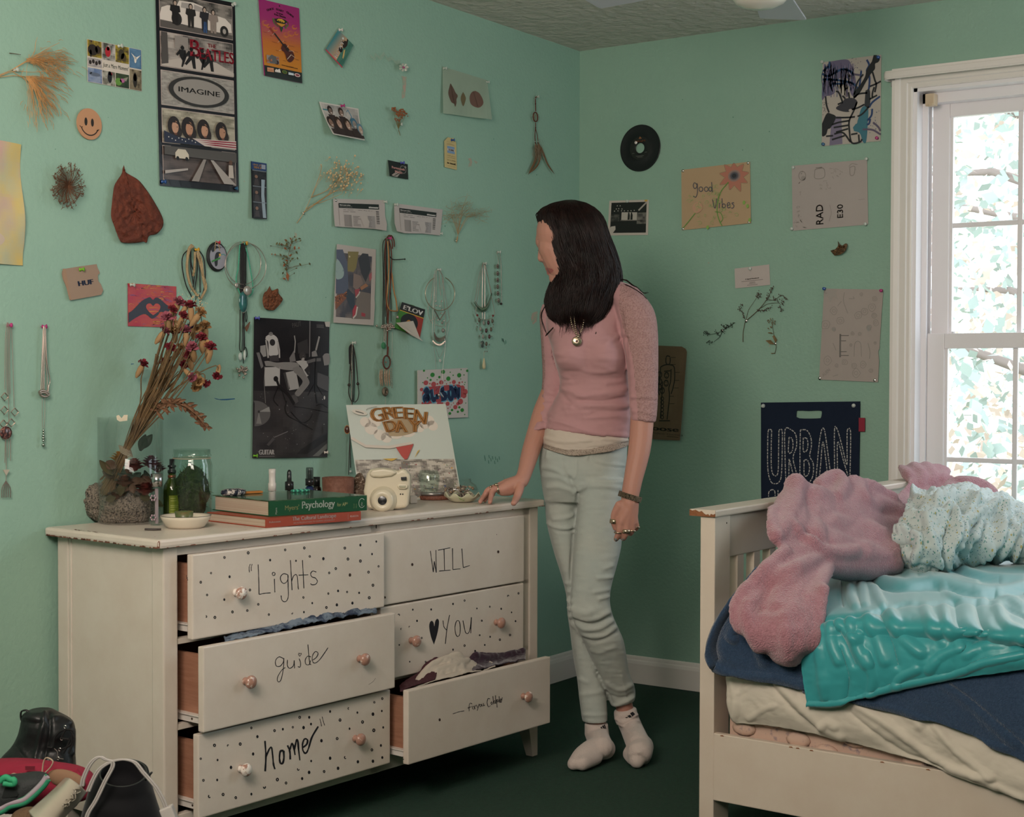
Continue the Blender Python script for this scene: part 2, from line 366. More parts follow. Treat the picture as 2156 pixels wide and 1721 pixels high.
b.box((0,OY1,OZ1-.012),(.14,OY0,OZ1));b.box((0.055,OY1,OZ1-.045),(.14,OY0,OZ1-.012));b.box((0,OY1,OZ0),(.14,OY0,OZ0+.02))
b.build('window_jamb',M_vinyl,win)
def sash(x0,x1,z0,z1,rb,rt):
 sy0,sy1=OY0-.030,OY1+.030;st=.060;gy0,gy1=sy0-st,sy1+st;gz0,gz1=z0+rb,z1-rt
 fb=MB()
 fb.box((x0,gy0,z0),(x1,sy0,z1),.003);fb.box((x0,sy1,z0),(x1,gy1,z1),.003);fb.box((x0,gy1,z0),(x1,gy0,gz0),.003);fb.box((x0,gy1,gz1),(x1,gy0,z1),.003)
 xm=(x0+x1)/2
 for y in(gy0,gy1):fb.box((x0+.006,min(y,y+(-.010 if y==gy0 else .010)),gz0),(x1-.006,max(y,y+(-.010 if y==gy0 else .010)),gz1))
 so=fb.build('window_sash',M_vinyl,win);mb=MB()
 w=(gy0-gy1)/3
 for k in(1,2):mb.box((xm-.006,gy0-k*w-.0085,gz0),(xm+.006,gy0-k*w+.0085,gz1),.003)
 zc=(gz0+gz1)/2;mb.box((xm-.0055,gy1,zc-.0085),(xm+.0055,gy0,zc+.0085),.003)
 mb.build('muntin',M_vinyl,so)
 MB().box((xm-.0025,gy1-.004,gz0-.004),(xm+.0025,gy0+.004,gz1+.004)).build('pane',M_glass,so)
sash(.105,.135,1.275,OZ1-.035,.05,.055);sash(.068,.098,OZ0+.02,1.325,.055,.052)
b=MB();b.box((.040,-1.80,1.325),(.095,-1.74,1.334),.003);b.cyl((.075,-1.77,1.334),(0,0,1),.012,.008);b.box((.05,-1.79,1.338),(.062,-1.73,1.345),.003)
b.cyl((.085,-1.45,1.325),(0,0,1),.006,.006);b.build('sash_lock',M_vinyl,win)
b=MB();zc=2.198;b.smooth=False
path=[V(-.008,-1.255,zc),V(-.03,-1.248,zc),V(-.05,-1.252,zc),V(-.060,-1.27,zc)]+[V(-.062,y,zc)for y in(-1.35,-1.6,-1.9,-2.2)]
Pp=crom(path,40);T=np.gradient(Pp,axis=0);Nn=np.stack([T[:,1],-T[:,0],0*T[:,0]],-1);Nn/=np.linalg.norm(Nn,axis=1)[:,None]
pr=[(-.002,-.014),(.002,-.014),(.002,-.010),(.0035,-.008),(.0035,.008),(.002,.010),(.002,.014),(-.002,.014)]
b.grid(np.stack([np.stack([p+n_*d+V(0,0,z)for d,z in pr])for p,n_ in zip(Pp,Nn)]),closed_v=True,smooth=False)
o=b.build('curtain_rod',M_trim,None,'flat white metal curtain rod with curved end above the window casing','curtain rod')
b=MB();b.box((-.03,-1.275,2.186),(-.001,-1.262,2.192));b.box((-.012,-1.28,2.168),(-.001,-1.258,2.20));b.cyl((-.013,-1.269,2.176),(-1,0,0),.004,.003);b.build('rod_bracket',mat('dull_metal','#9a9a98',.4,.8),o)
MB().box((-.003,-1.475,zc-.013),(.001,-1.473,zc+.013)).build('rod_seam',M_trim,o,M=np.array([[1,0,0,-.062],[0,1,0,0],[0,0,1,0],[0,0,0,1.]]))
b=MB();c=on(0,.035,1961,211);b.box(c-V(.018,.016,.020),c+V(.018,.016,.020),.003)
b.m=0;b.box(c-V(.021,.012,.023),c+V(-.016,.014,-.014),.002);b.cyl(c+V(-.019,.004,-.02),(-1,0,0),.003,.003)
b.build('blind_bracket',mat('yellowed_plastic','#cdb79c',.35),None,'small yellowed plastic blind bracket inside the top corner of the window','bracket')
FX,FY=-1.135,-1.295
fan=thing('ceiling_fan',(FX,FY,H),'white ceiling fan with rounded glass light on the ceiling near the window','ceiling fan')
M_fan=mat('fan_blade_white','#c9c6cf',.4)
b=MB();b.lathe([(0,0),(.07,0),(.06,-.03),(.012,-.04),(.012,-.07),(.07,-.075),(.095,-.10),(.095,-.15),(.06,-.17),(0,-.17)],(FX,FY,H),n=28);b.build('motor_housing',M_trim,fan)
for k in range(5):
 a=math.radians(17.8+72*k);c,s=math.cos(a),math.sin(a);M=V(c,-s,0),V(s,c,0)
 Rm=np.array([[c,-s,0,FX],[s,c,0,FY],[0,0,1,H-.14],[0,0,0,1]])
 t=np.linspace(0,1,9);out=[(.16+.40*q,-.05-.022*q)for q in t]+[(.565,-.06),(.565,.06)]+[(.16+.40*q,.05+.022*q)for q in t[::-1]]
 P=np.array([[x,y,.10*y]for x,y in out]);bb=MB();bb.prism(P,(0,0,.006));bl=bb.build('blade',M_fan,fan,M=Rm)
 bb=MB();bb.box((.06,-.015,-.006),(.20,.015,0),.003);bb.build('blade_bracket',M_trim,bl,M=Rm)
b=MB();b.lathe([(.055,0),(.075,-.008),(.083,-.022),(.080,-.038),(.065,-.054),(.04,-.064),(0,-.069)],(FX,FY,H-.17),n=36)
M_frost=mat('frosted_glass','#dfd6cb',.25,coat=.6,sub=.0);b.build('lamp_glass',M_frost,fan)
TD=math.radians(-4.357);D3=rotz(TD);DX=np.eye(4);DX[:3,:3]=D3
TOPZ=0.796
def DM():m=MB();m.X=DX;return m
def dpt(x,y,z):return D3@V(x,y,z)
M_paint=mat('cream_furniture_paint','#d2c7bb',0.32,spec=0.4,noise=(9,'#ccbfb2',.35,.7),bump=(60,.12,.002))
M_bare=mat('bare_brown_wood','#7d4f3c',0.7,noise=(40,'#5d382b',.4,.6))
M_drawerwood=mat('pinkish_drawer_wood','#a87a62',0.55,noise=(14,'#946650',.3,.7,(1,1,9)))
M_slide=mat('white_drawer_slide','#d6d0c8',.35)
M_ink=mat('black_marker_ink','#17161b',.6)
M_hole=mat('dark_hole','#3a2a22',.9)
dresser=thing('chest_of_drawers',dpt(-1.797,-.43,0),'long cream chest of six drawers with handwritten lyrics and open drawers','dresser')
XL,XR,YF,YB=-2.514,-1.079,-.637,-.215
b=DM()
b.box((-2.543,-.657,.774),(-1.071,-.203,TOPZ),.007)
rs=np.random.RandomState(5)
for i in range(70):
 left=i<42
 t=rs.uniform(0,1);L=rs.uniform(.004,.022);h=rs.uniform(.0012,.0035)*(1.2 if left else .6)
 if left:
  y=-.653+t*.44;p=[(-2.5434,y,.7748),(-2.5434,y+L,.7748),(-2.5434,y+L*.8,.7755+h),(-2.5434,y+L*.4,.776+h*.6),(-2.5434,y+L*.1,.7755+h)]
 else:
  x=-2.54+t*1.46;p=[(x,-.6574,.7748),(x+L,-.6574,.7748),(x+L*.7,-.6574,.776+h),(x+L*.2,-.6574,.7755+h)]
 b.poly(p,mi=1)
b.poly([(-2.5432,-.6500,.776),(-2.5405,-.6572,.776),(-2.5395,-.6572,.790),(-2.541,-.6555,.794),(-2.5425,-.6520,.790)],mi=1)
for i in range(26):
 u,v,r=rs.uniform(-2.52,-1.1),rs.uniform(-.65,-.55),rs.uniform(.0006,.002);b.poly([(u-2*r,v,TOPZ+.0003),(u,v-r,TOPZ+.0003),(u+2*r,v,TOPZ+.0003),(u,v+r*.7,TOPZ+.0003)],mi=1)
for i in range(22):
 u,v,r=-2.535+rs.uniform(0,.008),-.36+rs.uniform(-.05,.05),rs.uniform(.001,.0035);b.poly([(u-r,v-2*r,TOPZ+.0003),(u,v-2*r,TOPZ+.0003),(u+.6*r,v+r,TOPZ+.0003),(u-.5*r,v+2*r,TOPZ+.0003)],mi=1)
b.poly([(-1.34,-.60,TOPZ+.0003),(-1.31,-.605,TOPZ+.0003),(-1.27,-.60,TOPZ+.0003),(-1.30,-.597,TOPZ+.0003)],mi=2)
b.build('tabletop',[M_paint,M_bare,mat('ochre_stain','#b99a6c',.5)],dresser)
def dpost(x0,x1,y0,y1,taper):
 q=DM();q.box((x0,y0,.09),(x1,y1,.774),.004)
 xm=x1-.012 if taper>0 else x0+.012
 t=[(x0,y0),(x1,y0),(x1,y1),(x0,y1)];e=[((x1-.025)if taper>0 and x==x0 else(x0+.025)if taper<0 and x==x1 else x,y if(y==y0)==(y0<-.5)else y0+.025 if y0<-.5 else y1-.025)for x,y in t]
 q.add([(x,y,.092)for x,y in t]+[(x,y,0)for x,y in e],[(0,1,5,4),(1,2,6,5),(2,3,7,6),(3,0,4,7),(4,5,6,7)],smooth=False)
 q.build('leg',M_paint,dresser)
dpost(XL,XL+.042,YF,YF+.045,-1);dpost(XR-.042,XR,YF,YF+.045,1);dpost(XL,XL+.042,YB-.045,YB,-1);dpost(XR-.042,XR,YB-.045,YB,1)
b=DM();b.box((XL+.004,YF+.045,.09),(XL+.020,YB-.045,.774));b.box((XL+.0015,YB-.055,.09),(XL+.012,YB-.045,.774),.002);b.build('side_panel',M_paint,dresser)
b=DM();b.box((XR-.020,YF+.045,.09),(XR-.004,YB-.045,.774));b.build('side_panel',M_paint,dresser)
b=DM();b.box((XL+.02,YB-.008,.09),(XR-.02,YB,.774));b.build('back_panel',M_paint,dresser)
b=DM();y0,y1=YF+.004,YF+.024
b.box((XL+.042,y0,.092),(XR-.042,y1,.132),.002);b.box((XL+.042,y0,.752),(XR-.042,y1,.774));b.box((XL+.042,y0,.335),(XR-.042,y1,.348));b.box((XL+.042,y0,.540),(XR-.042,y1,.553))
b.box((-1.815,y0,.092),(-1.779,y1,.774));b.box((-1.805,y1,.092),(-1.79,YB-.008,.774));b.box((XR-.07,y0,.092),(XR-.042,y1,.774));b.box((XL+.02,y1,.094),(XR-.02,YB-.008,.104))
b.box((-1.795,YF+.0025,.762),(-1.793,y0,.774),mi=1)
b.build('face_frame',[M_paint,M_hole],dresser)
M_knob=mat('worn_mauve_knob','#a57c6c',.28,coat=.5,noise=(70,'#e2d6ca',.60,.66))
M_knob2=mat('worn_white_knob','#a57c6c',.28,coat=.5,noise=(38,'#e6ddd3',.46,.52))
def z3(p):return[(340+x/2.684,1080+y/2.684)for x,y in p]
def z4(p):return[(780+x/2.917,1050+y/2.917)for x,y in p]
def ink(mb,pts,w,yf,mi=2,n=None,closed=False):
 P=crom(pts,n or max(8,6*len(pts)));T=np.gradient(P,axis=0);T/=np.maximum(1e-9,np.linalg.norm(T,axis=1))[:,None];N=np.stack([-T[:,1],T[:,0]],-1)*w/2
 N*=(0.75+0.5*vnoise(np.arange(len(P))*.35,len(P)*.7,2))[:,None]
 Q=[on(1,yf-.0004,x,y,D3)for x,y in np.concatenate([P+N,P-N])];m=len(P)
 mb.add(Q,[(i,i+1,m+i+1,m+i)for i in range(m-1)],mi=mi,smooth=False)
def blob(mb,x,y,r,yf,mi=2,e=1.15,lift=.0004):
 mb.poly([on(1,yf-lift,x+r*.85*math.cos(t),y+r*e*math.sin(t),D3)for t in np.linspace(0,6.28,11)[:-1]],mi=mi)
def dots(mb,pts,yf,r,seed,fill=.35):
 rr=np.random.RandomState(seed)
 for x,y in pts:
  q=r*rr.uniform(.75,1.15);u=rr.uniform()
  if u<fill:blob(mb,x,y,q,yf)
  else:
   t=np.linspace(rr.uniform(0,6),0,2);a0=rr.uniform(0,6.3);sp=6.3 if u<.9 else 4
   ink(mb,[(x+q*.62*math.cos(a0+k),y+q*.8*math.sin(a0+k))for k in np.linspace(0,sp,9)],q*.62,yf,n=14)
def circ(x,y,rx,ry=None):
 ry=rx if ry is None else ry;return[(x+rx*math.cos(t),y+ry*math.sin(t))for t in np.linspace(-1.6,4.9,11)]
def drawer(x0,x1,z0,z1,yf,label,knobs,draw,white=()):
 q=DM();yb=yf+.020
 bm=bmesh.new();q.box((x0,yf,z0),(x1,yb,z1),.0035)
 q.box((x0+.027,yb,z0+.022),(x0+.039,YB-.03,z1-.028),mi=1);q.box((x1-.039,yb,z0+.022),(x1-.027,YB-.03,z1-.028),mi=1)
 q.box((x0+.039,YB-.042,z0+.022),(x1-.039,YB-.03,z1-.028),mi=1);q.box((x0+.039,yb,z0+.026),(x1-.039,YB-.042,z0+.032),mi=1)
 bm.free();draw(q,yf)
 d=q.build('drawer',[M_paint,M_drawerwood,M_ink,M_hole,M_bare],dresser,label)
 s=DM()
 for xa,xb in((x0+.015,x0+.027),(x1-.027,x1-.015)):
  s.box((xa,yb+.002,z0+.014),(xb,YF+.09,z0+.030));s.box((xa-.004,yb+.002,z0+.030),(xb,YF+.09,z0+.033))
 s.cyl((x0+.0151,YF-.02,z0+.022),(-1,0,0),.003,.0006,mi=1);s.build('drawer_slide',[M_slide,M_hole],d)
 for i,(kx,ky)in enumerate(knobs):
  c=on(1,yf-.022,kx,ky,D3);k=DM()
  k.lathe([(0,0),(.0095,0),(.0095,.003),(.0065,.006),(.0065,.011),(.010,.014),(.0155,.018),(.0165,.022),(.015,.026),(.010,.0295),(0,.031)],(c[0],yf,c[2]),(0,-1,0),24)
  k.build('knob',M_knob2 if i in white else M_knob,d)
 return d
LD=z3([(356,253),(490,227),(280,341),(385,362),(222,393),(258,465),(355,491),(500,437),(252,587),(302,592),(401,561),(485,553),(547,518),(607,576),(614,268),(699,210),(807,199),(838,247),(760,272),(915,260),(1036,200),(1124,183),(1214,163),(1190,234),(1227,303),(1170,336),(1124,273),(1054,262),(985,316),(948,340),(1195,410),(1174,481),(1117,453),(1049,448),(998,442),(943,457),(802,479),(852,511),(738,568),(805,562),(932,536),(991,521),(1079,511)])
def lights(q,y):
 dots(q,LD,y,2.7,3,.3);blob(q,*z3([(1065,352)])[0],3.2,y,3);S=lambda p,w=1.7:ink(q,z3(p),w,y)
 S([(502,290),(495,310),(497,337)],1.3);S([(513,290),(507,310),(508,330)],1.3);S([(546,293),(550,380),(552,462)]);S([(552,462),(580,456),(617,453)]);S([(638,374),(641,450)]);S(circ(634,346,8,9))
 S([(712,350),(690,345),(673,362),(675,385),(690,400),(708,390),(716,365),(713,350)]);S([(714,350),(716,420),(717,470),(708,497),(693,503),(680,492),(676,468)]);S([(729,268),(733,350),(738,438)]);S([(735,390),(745,360),(760,350),(768,365),(772,420),(775,434)])
 S([(797,268),(801,350),(805,428)]);S([(775,353),(830,351)]);S([(875,335),(855,330),(843,345),(850,362),(870,370),(881,388),(870,405),(850,407),(842,400)])
 for k in range(4):blob(q,392.5+k*.9,1213.5+k*2.2+(k%2)*1.6,1.0,y)
def guide(q,y):
 S=lambda p,w=1.6:ink(q,z3(p),w,y)
 S([(690,825),(665,815),(645,835),(648,865),(670,868),(688,845),(692,822)]);S([(692,822),(690,870),(680,930),(668,955),(655,950),(658,925),(680,890),(700,875)]);S([(712,832),(712,865),(725,880),(745,865),(750,835)]);S([(750,835),(752,880)])
 S([(778,825),(786,850),(783,872),(770,870)]);S([(780,812),(774,800),(778,793),(782,799),(788,794),(791,800),(780,812)],1.1);S([(845,815),(825,812),(812,835),(818,858),(835,858),(843,835)]);S([(828,745),(832,800),(838,850),(846,860)])
 S([(852,835),(875,818),(885,795),(870,785),(855,805),(852,835),(865,850),(890,835),(920,795),(941,763)]);S([(1170,972),(1195,955),(1210,935)],.5)
HD=z3([(508,1217),(639,1232),(686,1224),(742,1213),(803,1215),(835,1157),(781,1157),(845,1195),(953,1124),(1058,1107),(1107,1130),(1009,1172),(1203,1072),(1248,1051),(1245,1121),(1195,1139),(1136,1183),(1063,1221),(1253,1214),(1200,1230),(993,1277),(904,1289),(1240,1316),(1189,1341),(1248,1384),(1195,1405),(1110,1408),(1039,1384),(953,1388),(846,1404),(773,1450),(834,1468),(919,1463),(998,1445),(795,1503),(655,1509),(704,1528),(582,1551),(508,1591),(420,1611),(348,1593),(271,1604),(315,1511),(237,1513),(393,1440),(317,1398),(222,1391),(300,1315),(376,1317),(445,1308),(542,1266),(518,1364)])
def home(q,y):
 dots(q,HD,y,3.0,5,.5);S=lambda p,w=3.6:ink(q,z3(p),w,y)
 S([(585,1290),(590,1380),(586,1462)]);S([(590,1380),(610,1335),(622,1330),(628,1370),(633,1420),(641,1450)]);S([(690,1345),(672,1350),(667,1385),(672,1415),(685,1415),(692,1385),(690,1345)],4.2);S([(712,1315),(725,1350),(728,1395)]);S([(722,1350),(735,1310),(742,1310),(750,1340),(755,1370)]);S([(750,1345),(762,1290),(770,1290),(775,1340),(782,1400)])
 S([(795,1330),(820,1310),(825,1285),(808,1280),(797,1310),(800,1345),(815,1360),(830,1335),(850,1270),(886,1208)]);S([(895,1165),(900,1185),(905,1208)],1.3);S([(908,1153),(915,1180),(922,1203)],1.3)
YD_=z4([(174,716),(260,683),(373,682),(507,648),(578,627),(286,752),(189,802),(239,789),(177,900),(315,857),(241,1003),(339,1004),(507,929),(578,904),(643,938),(684,751),(654,676),(733,665),(803,678),(846,600),(909,583),(867,700),(891,754),(671,840),(735,850),(795,868),(857,839),(702,900)])
def you(q,y):
 dots(q,YD_,y,2.2,8,.5);S=lambda p,w=1.6:ink(q,z4(p),w,y)
 hp=crom(z4([(390,898),(372,850),(361,790),(366,760),(378,752),(388,765),(392,785),(398,755),(408,740),(418,745),(421,765),(415,810),(404,855),(390,898)]),60)
 q.poly([on(1,y-.0004,*p,D3)for p in hp[:-1]],mi=2)
 S([(445,750),(452,790),(468,808)]);S([(486,716),(470,800),(460,893)]);S([(540,750),(528,755),(519,790),(523,830),(535,848),(548,835),(551,795),(547,760),(540,750)]);S([(568,750),(578,800),(585,825),(600,828),(612,800),(620,730)]);S([(620,730),(616,828)])
def will(q,y):
 S=lambda p,w=1.5:ink(q,z4(p),w,y)
 blob(q,*z4([(257,406)])[0],2.8,y,3);blob(q,*z4([(785,328)])[0],2.8,y,3);blob(q,*z4([(775,222)])[0],.8,y,3)
 for p in([(368,322),(376,380),(386,452)],[(386,452),(392,386)],[(392,386),(404,456)],[(404,456),(402,317)],[(415,318),(490,303)],[(452,310),(455,440)],[(422,446),(492,440)],[(504,306),(506,437)],[(506,437),(553,432)],[(561,308),(570,425)],[(570,425),(610,412)]):S(p)
def cold(q,y):
 S=lambda p,w=1.25:ink(q,z4(p),w,y);blob(q,*z4([(425,1360)])[0],2.8,y,3)
 for p in([(506,1324),(540,1312),(576,1305)],[(625,1262),(612,1258),(606,1275),(606,1308)],[(598,1288),(618,1280)],[(624,1275),(628,1295)],[(622,1262),(623,1264)],[(632,1275),(645,1295)],[(645,1270),(634,1298)],[(650,1268),(658,1285)],[(668,1262),(655,1305)],circ(676,1272,5,7),[(684,1262),(686,1275),(694,1272),(694,1258)],[(694,1258),(696,1275)],[(701,1268),(699,1275)],[(735,1232),(722,1230),(717,1255),(724,1280),(738,1272)],circ(744,1258,4,8),[(752,1215),(756,1265)],circ(763,1250,5,8),[(768,1210),(770,1262)],[(774,1235),(778,1285)],circ(782,1243,5,7),[(790,1215),(793,1255)],circ(797,1241,3,6),[(800,1228),(806,1240)],[(810,1222),(803,1252),(795,1250)]):S(p)
 for x,y_ in((200,1590),(203,1602)):blob(q,*z4([(x,y_)])[0],1.0,y)
drawer(-2.461,-1.807,.5535,.7555,-.677,'drawer front written Lights with marker dots, one knob',z3([(452,455)]),lights,(0,))
drawer(-2.462,-1.808,.3395,.5415,-.717,'drawer front written guide, pulled well out',z3([(507,958),(1152,830)]),guide)
drawer(-2.461,-1.805,.132,.3315,-.697,'drawer front written home in bold marker with dots',z3([(480,1455),(1127,1283)]),home,(0,))
drawer(-1.799,-1.170,.5525,.7545,-.655,'drawer front written WILL, knobs missing',[],will)
drawer(-1.799,-1.172,.347,.5475,-.655,'drawer front with heart and YOU, marker dots and two knobs',z4([(284,877),(805,765)]),you)
drawer(-1.799,-1.1716,.135,.335,-.757,'lowest right drawer pulled far out, written fix you',z4([(972,1220)]),cold)
NL,NR=V(0,-1,0),V(-1,0,0)
P_MATTE=print_mat('printed_paper',0.6,.3);P_GLOSS=print_mat('glossy_print',0.28,.3);P_SATIN=print_mat('satin_print',0.4,.4)
M_tape=mat('clear_plastic_pin','#c9cfc6',.15,spec=.6,coat=.5,alpha=.75);M_steel=mat('thumbtack_steel','#c8c4be',.18,1.0)
def zc(x0,y0,s):return lambda*p:[(x0+x/s,y0+y/s)for x,y in p]
def wallpt(wall,x,y,lift):return on(1,-lift,x,y)if wall=='L' else on(0,-lift,x,y)
def homography(src):
 A=[]
 for(x,y),(u,v)in zip(src,((0,0),(1,0),(1,1),(0,1))):
  A+=[[x,y,1,0,0,0,-u*x,-u*y],[0,0,0,x,y,1,-v*x,-v*y]]
 h=np.linalg.solve(np.array(A,float),np.array([0,0,1,0,1,1,0,1],float));return np.append(h,1).reshape(3,3)
def poster(name,c,wall,base,label,cat,draw=None,lifts=(.003,)*4,curl=None,m=None,n=4,outline=None,thick=.0005,mats=None,group=None):
 pts=[wallpt(wall,*p,l)for p,l in zip(c,lifts)]
 a=Art(sheet(*pts,NL if wall=='L' else NR,0.0,curl));a.asp=np.linalg.norm(pts[1]-pts[0])/np.linalg.norm(pts[3]-pts[0])
 Hm=homography(c)
 def h(pp):
  q=np.c_[np.asarray(pp,float),np.ones(len(pp))]@Hm.T;return q[:,:2]/q[:,2:]
 a.h=h
 paper(a,base,n,thick,None if outline is None else h(outline))
 if draw:draw(a)
 o=a.build(name,mats or[m or P_MATTE]);return tag(o,label,cat,group)
PIN={'red':'#b3203c','yellow':'#d19a1e','green':'#6fae22','blue':'#1c4a8c','violet':'#4b4fa8','magenta':'#a8246e','white':'#d9cfc8','teal':'#23587f','pink':'#c0307a'}
_pinm={}
def pin(x,y,wall,kind,where,tilt=(0,0)):
 """push pin or thumbtack stuck in the wall at this pixel of its head base"""
 n=NL if wall=='L' else NR;c=wallpt(wall,x,y,.004);side=V(1,0,0)if wall=='L' else V(0,-1,0)
 ax=unit(n+side*tilt[0]+V(0,0,1)*tilt[1]);b=MB()
 if kind in('tack','bigtack','darktack'):
  s=1.25 if kind=='bigtack' else 1
  b.lathe([(.0005,-.004),(.0048*s,0),(.0050*s,.0006),(.004*s,.002),(.002*s,.0028),(0,.003)],c,ax,16)
  mm=M_steel if kind!='darktack' else mat('dark_tack','#3a4038',.25,.6);return tag(b.build('thumbtack',mm),f'{"dark" if kind=="darktack" else "silver"} thumbtack {where}','thumbtack','tacks and pins in the walls')
 if kind=='clear':mm=M_tape
 else:mm=mat('pin_'+kind,PIN[kind],.3,coat=.4)
 b.lathe([(.0006,-.006),(.0006,0),(.0052,0),(.0052,.0012),(.0030,.0026),(.0026,.0075),(.0036,.0092),(.0056,.0102),(.0056,.0116),(.0045,.0124),(0,.0126)],c,ax,14)
 return tag(b.build('push_pin',mm),f'{kind} plastic push pin {where}','push pin','tacks and pins in the walls')
def mixc(c1,c2,t):
 a,b_=lin(c1),lin(c2);return a+(b_-a)*np.asarray(t)[...,None]
def photo(a,u0,v0,u1,v1,c1,c2,seed,nx=14,ny=10,f=4,con=1.6):
 a.raster(u0,v0,u1,v1,nx,ny,lambda x,y:mixc(c1,c2,np.clip((fbm(x*f,y*f,seed)-.47)*con*1.6+.5,0,1)))
def figure(a,u,v,h,w,col,skin=None,hair=None,asp=1.0):
 """small printed standing person, feet at v"""
 hw=w/2;a.pg([(u-hw*.55,v),(u-hw*.6,v-h*.5),(u-hw,v-h*.55),(u-hw*.85,v-h*.8),(u+hw*.85,v-h*.8),(u+hw,v-h*.55),(u+hw*.6,v-h*.5),(u+hw*.55,v),(u+hw*.1,v),(u,v-h*.38),(u-hw*.1,v)],col)
 a.ell(u,v-h*.90,hw*.42,hw*.42*asp*1.2,hair or col,10)
 if skin:a.up().ell(u,v-h*.885,hw*.28,hw*.30*asp*1.2,skin,9)
def d_wild(a):
 C=[0,.265,.505,.765,1];A_=[('#9b8730','#3a2a22'),('#b9b3ae','#44453f'),('#a6932e','#4b4028'),('#5b7f9f','#47698a')]
 for i in range(4):
  r=((0,.40),(.415,.635),(.65,1))if i==0 else((0,.415),(.66,1))if i<3 else((0,.485),(.50,1))
  for k,(v0,v1)in enumerate(r):
   c=A_[i]if k==0 else(('#b3aaa6','#8f8a8c'),('#8b96ac','#5a6f96'))[k-1]if i==0 else(('#a9a79c','#5c5a50'),('#24382a','#3f4a30'),('#8b7f68','#4c4334'))[i-1]
   photo(a,C[i]+.006,v0+.008,C[i+1]-.006,v1-.008,c[0],c[1],i*7+k,9,9)
 a.up();E=a.ell
 E(.10,.23,.09,.13,'#2a211d');E(.19,.20,.05,.09,'#33261f');E(.06,.32,.02,.09,'#2a211d');E(.37,.21,.05,.12,'#a8232f');E(.375,.13,.025,.05,'#b02a35');E(.62,.20,.055,.12,'#3a3424');E(.66,.27,.05,.10,'#4a3c24')
 a.pg([(.88,.20),(.80,.12),(.86,.24)],'#d8d3cc');a.pg([(.88,.22),(.98,.14),(.90,.27)],'#e2dcd4');E(.88,.27,.02,.08,'#ddd4c8')
 for k in range(4):E(.05+.055*k,.53-.03*(k%2),.025,.05,'#2b2320')
 E(.13,.80,.10,.045,'#5d6678');E(.05,.77,.03,.03,'#6d7688');E(.40,.80,.04,.14,'#1f2024');E(.41,.72,.035,.04,'#a5263c');E(.63,.83,.045,.05,'#a8608c');E(.56,.87,.06,.09,'#5e8a3c');a.pg([(.64,.78),(.74,.72),(.70,.84)],'#8d8a7c');E(.87,.76,.04,.18,'#2b2822');E(.87,.70,.03,.09,'#d9d2c4')
 a.text("Just a Mere Moment'",.275,.575,.10,'#2c3a34',a.asp,w=.48,shear=.25)
poster('postcard',[(183,82),(297.5,105),(298.5,192.5),(184.5,172)],'L','#c9bfb4','postcard collage of nine wildlife photographs around a caption strip','postcard',d_wild)
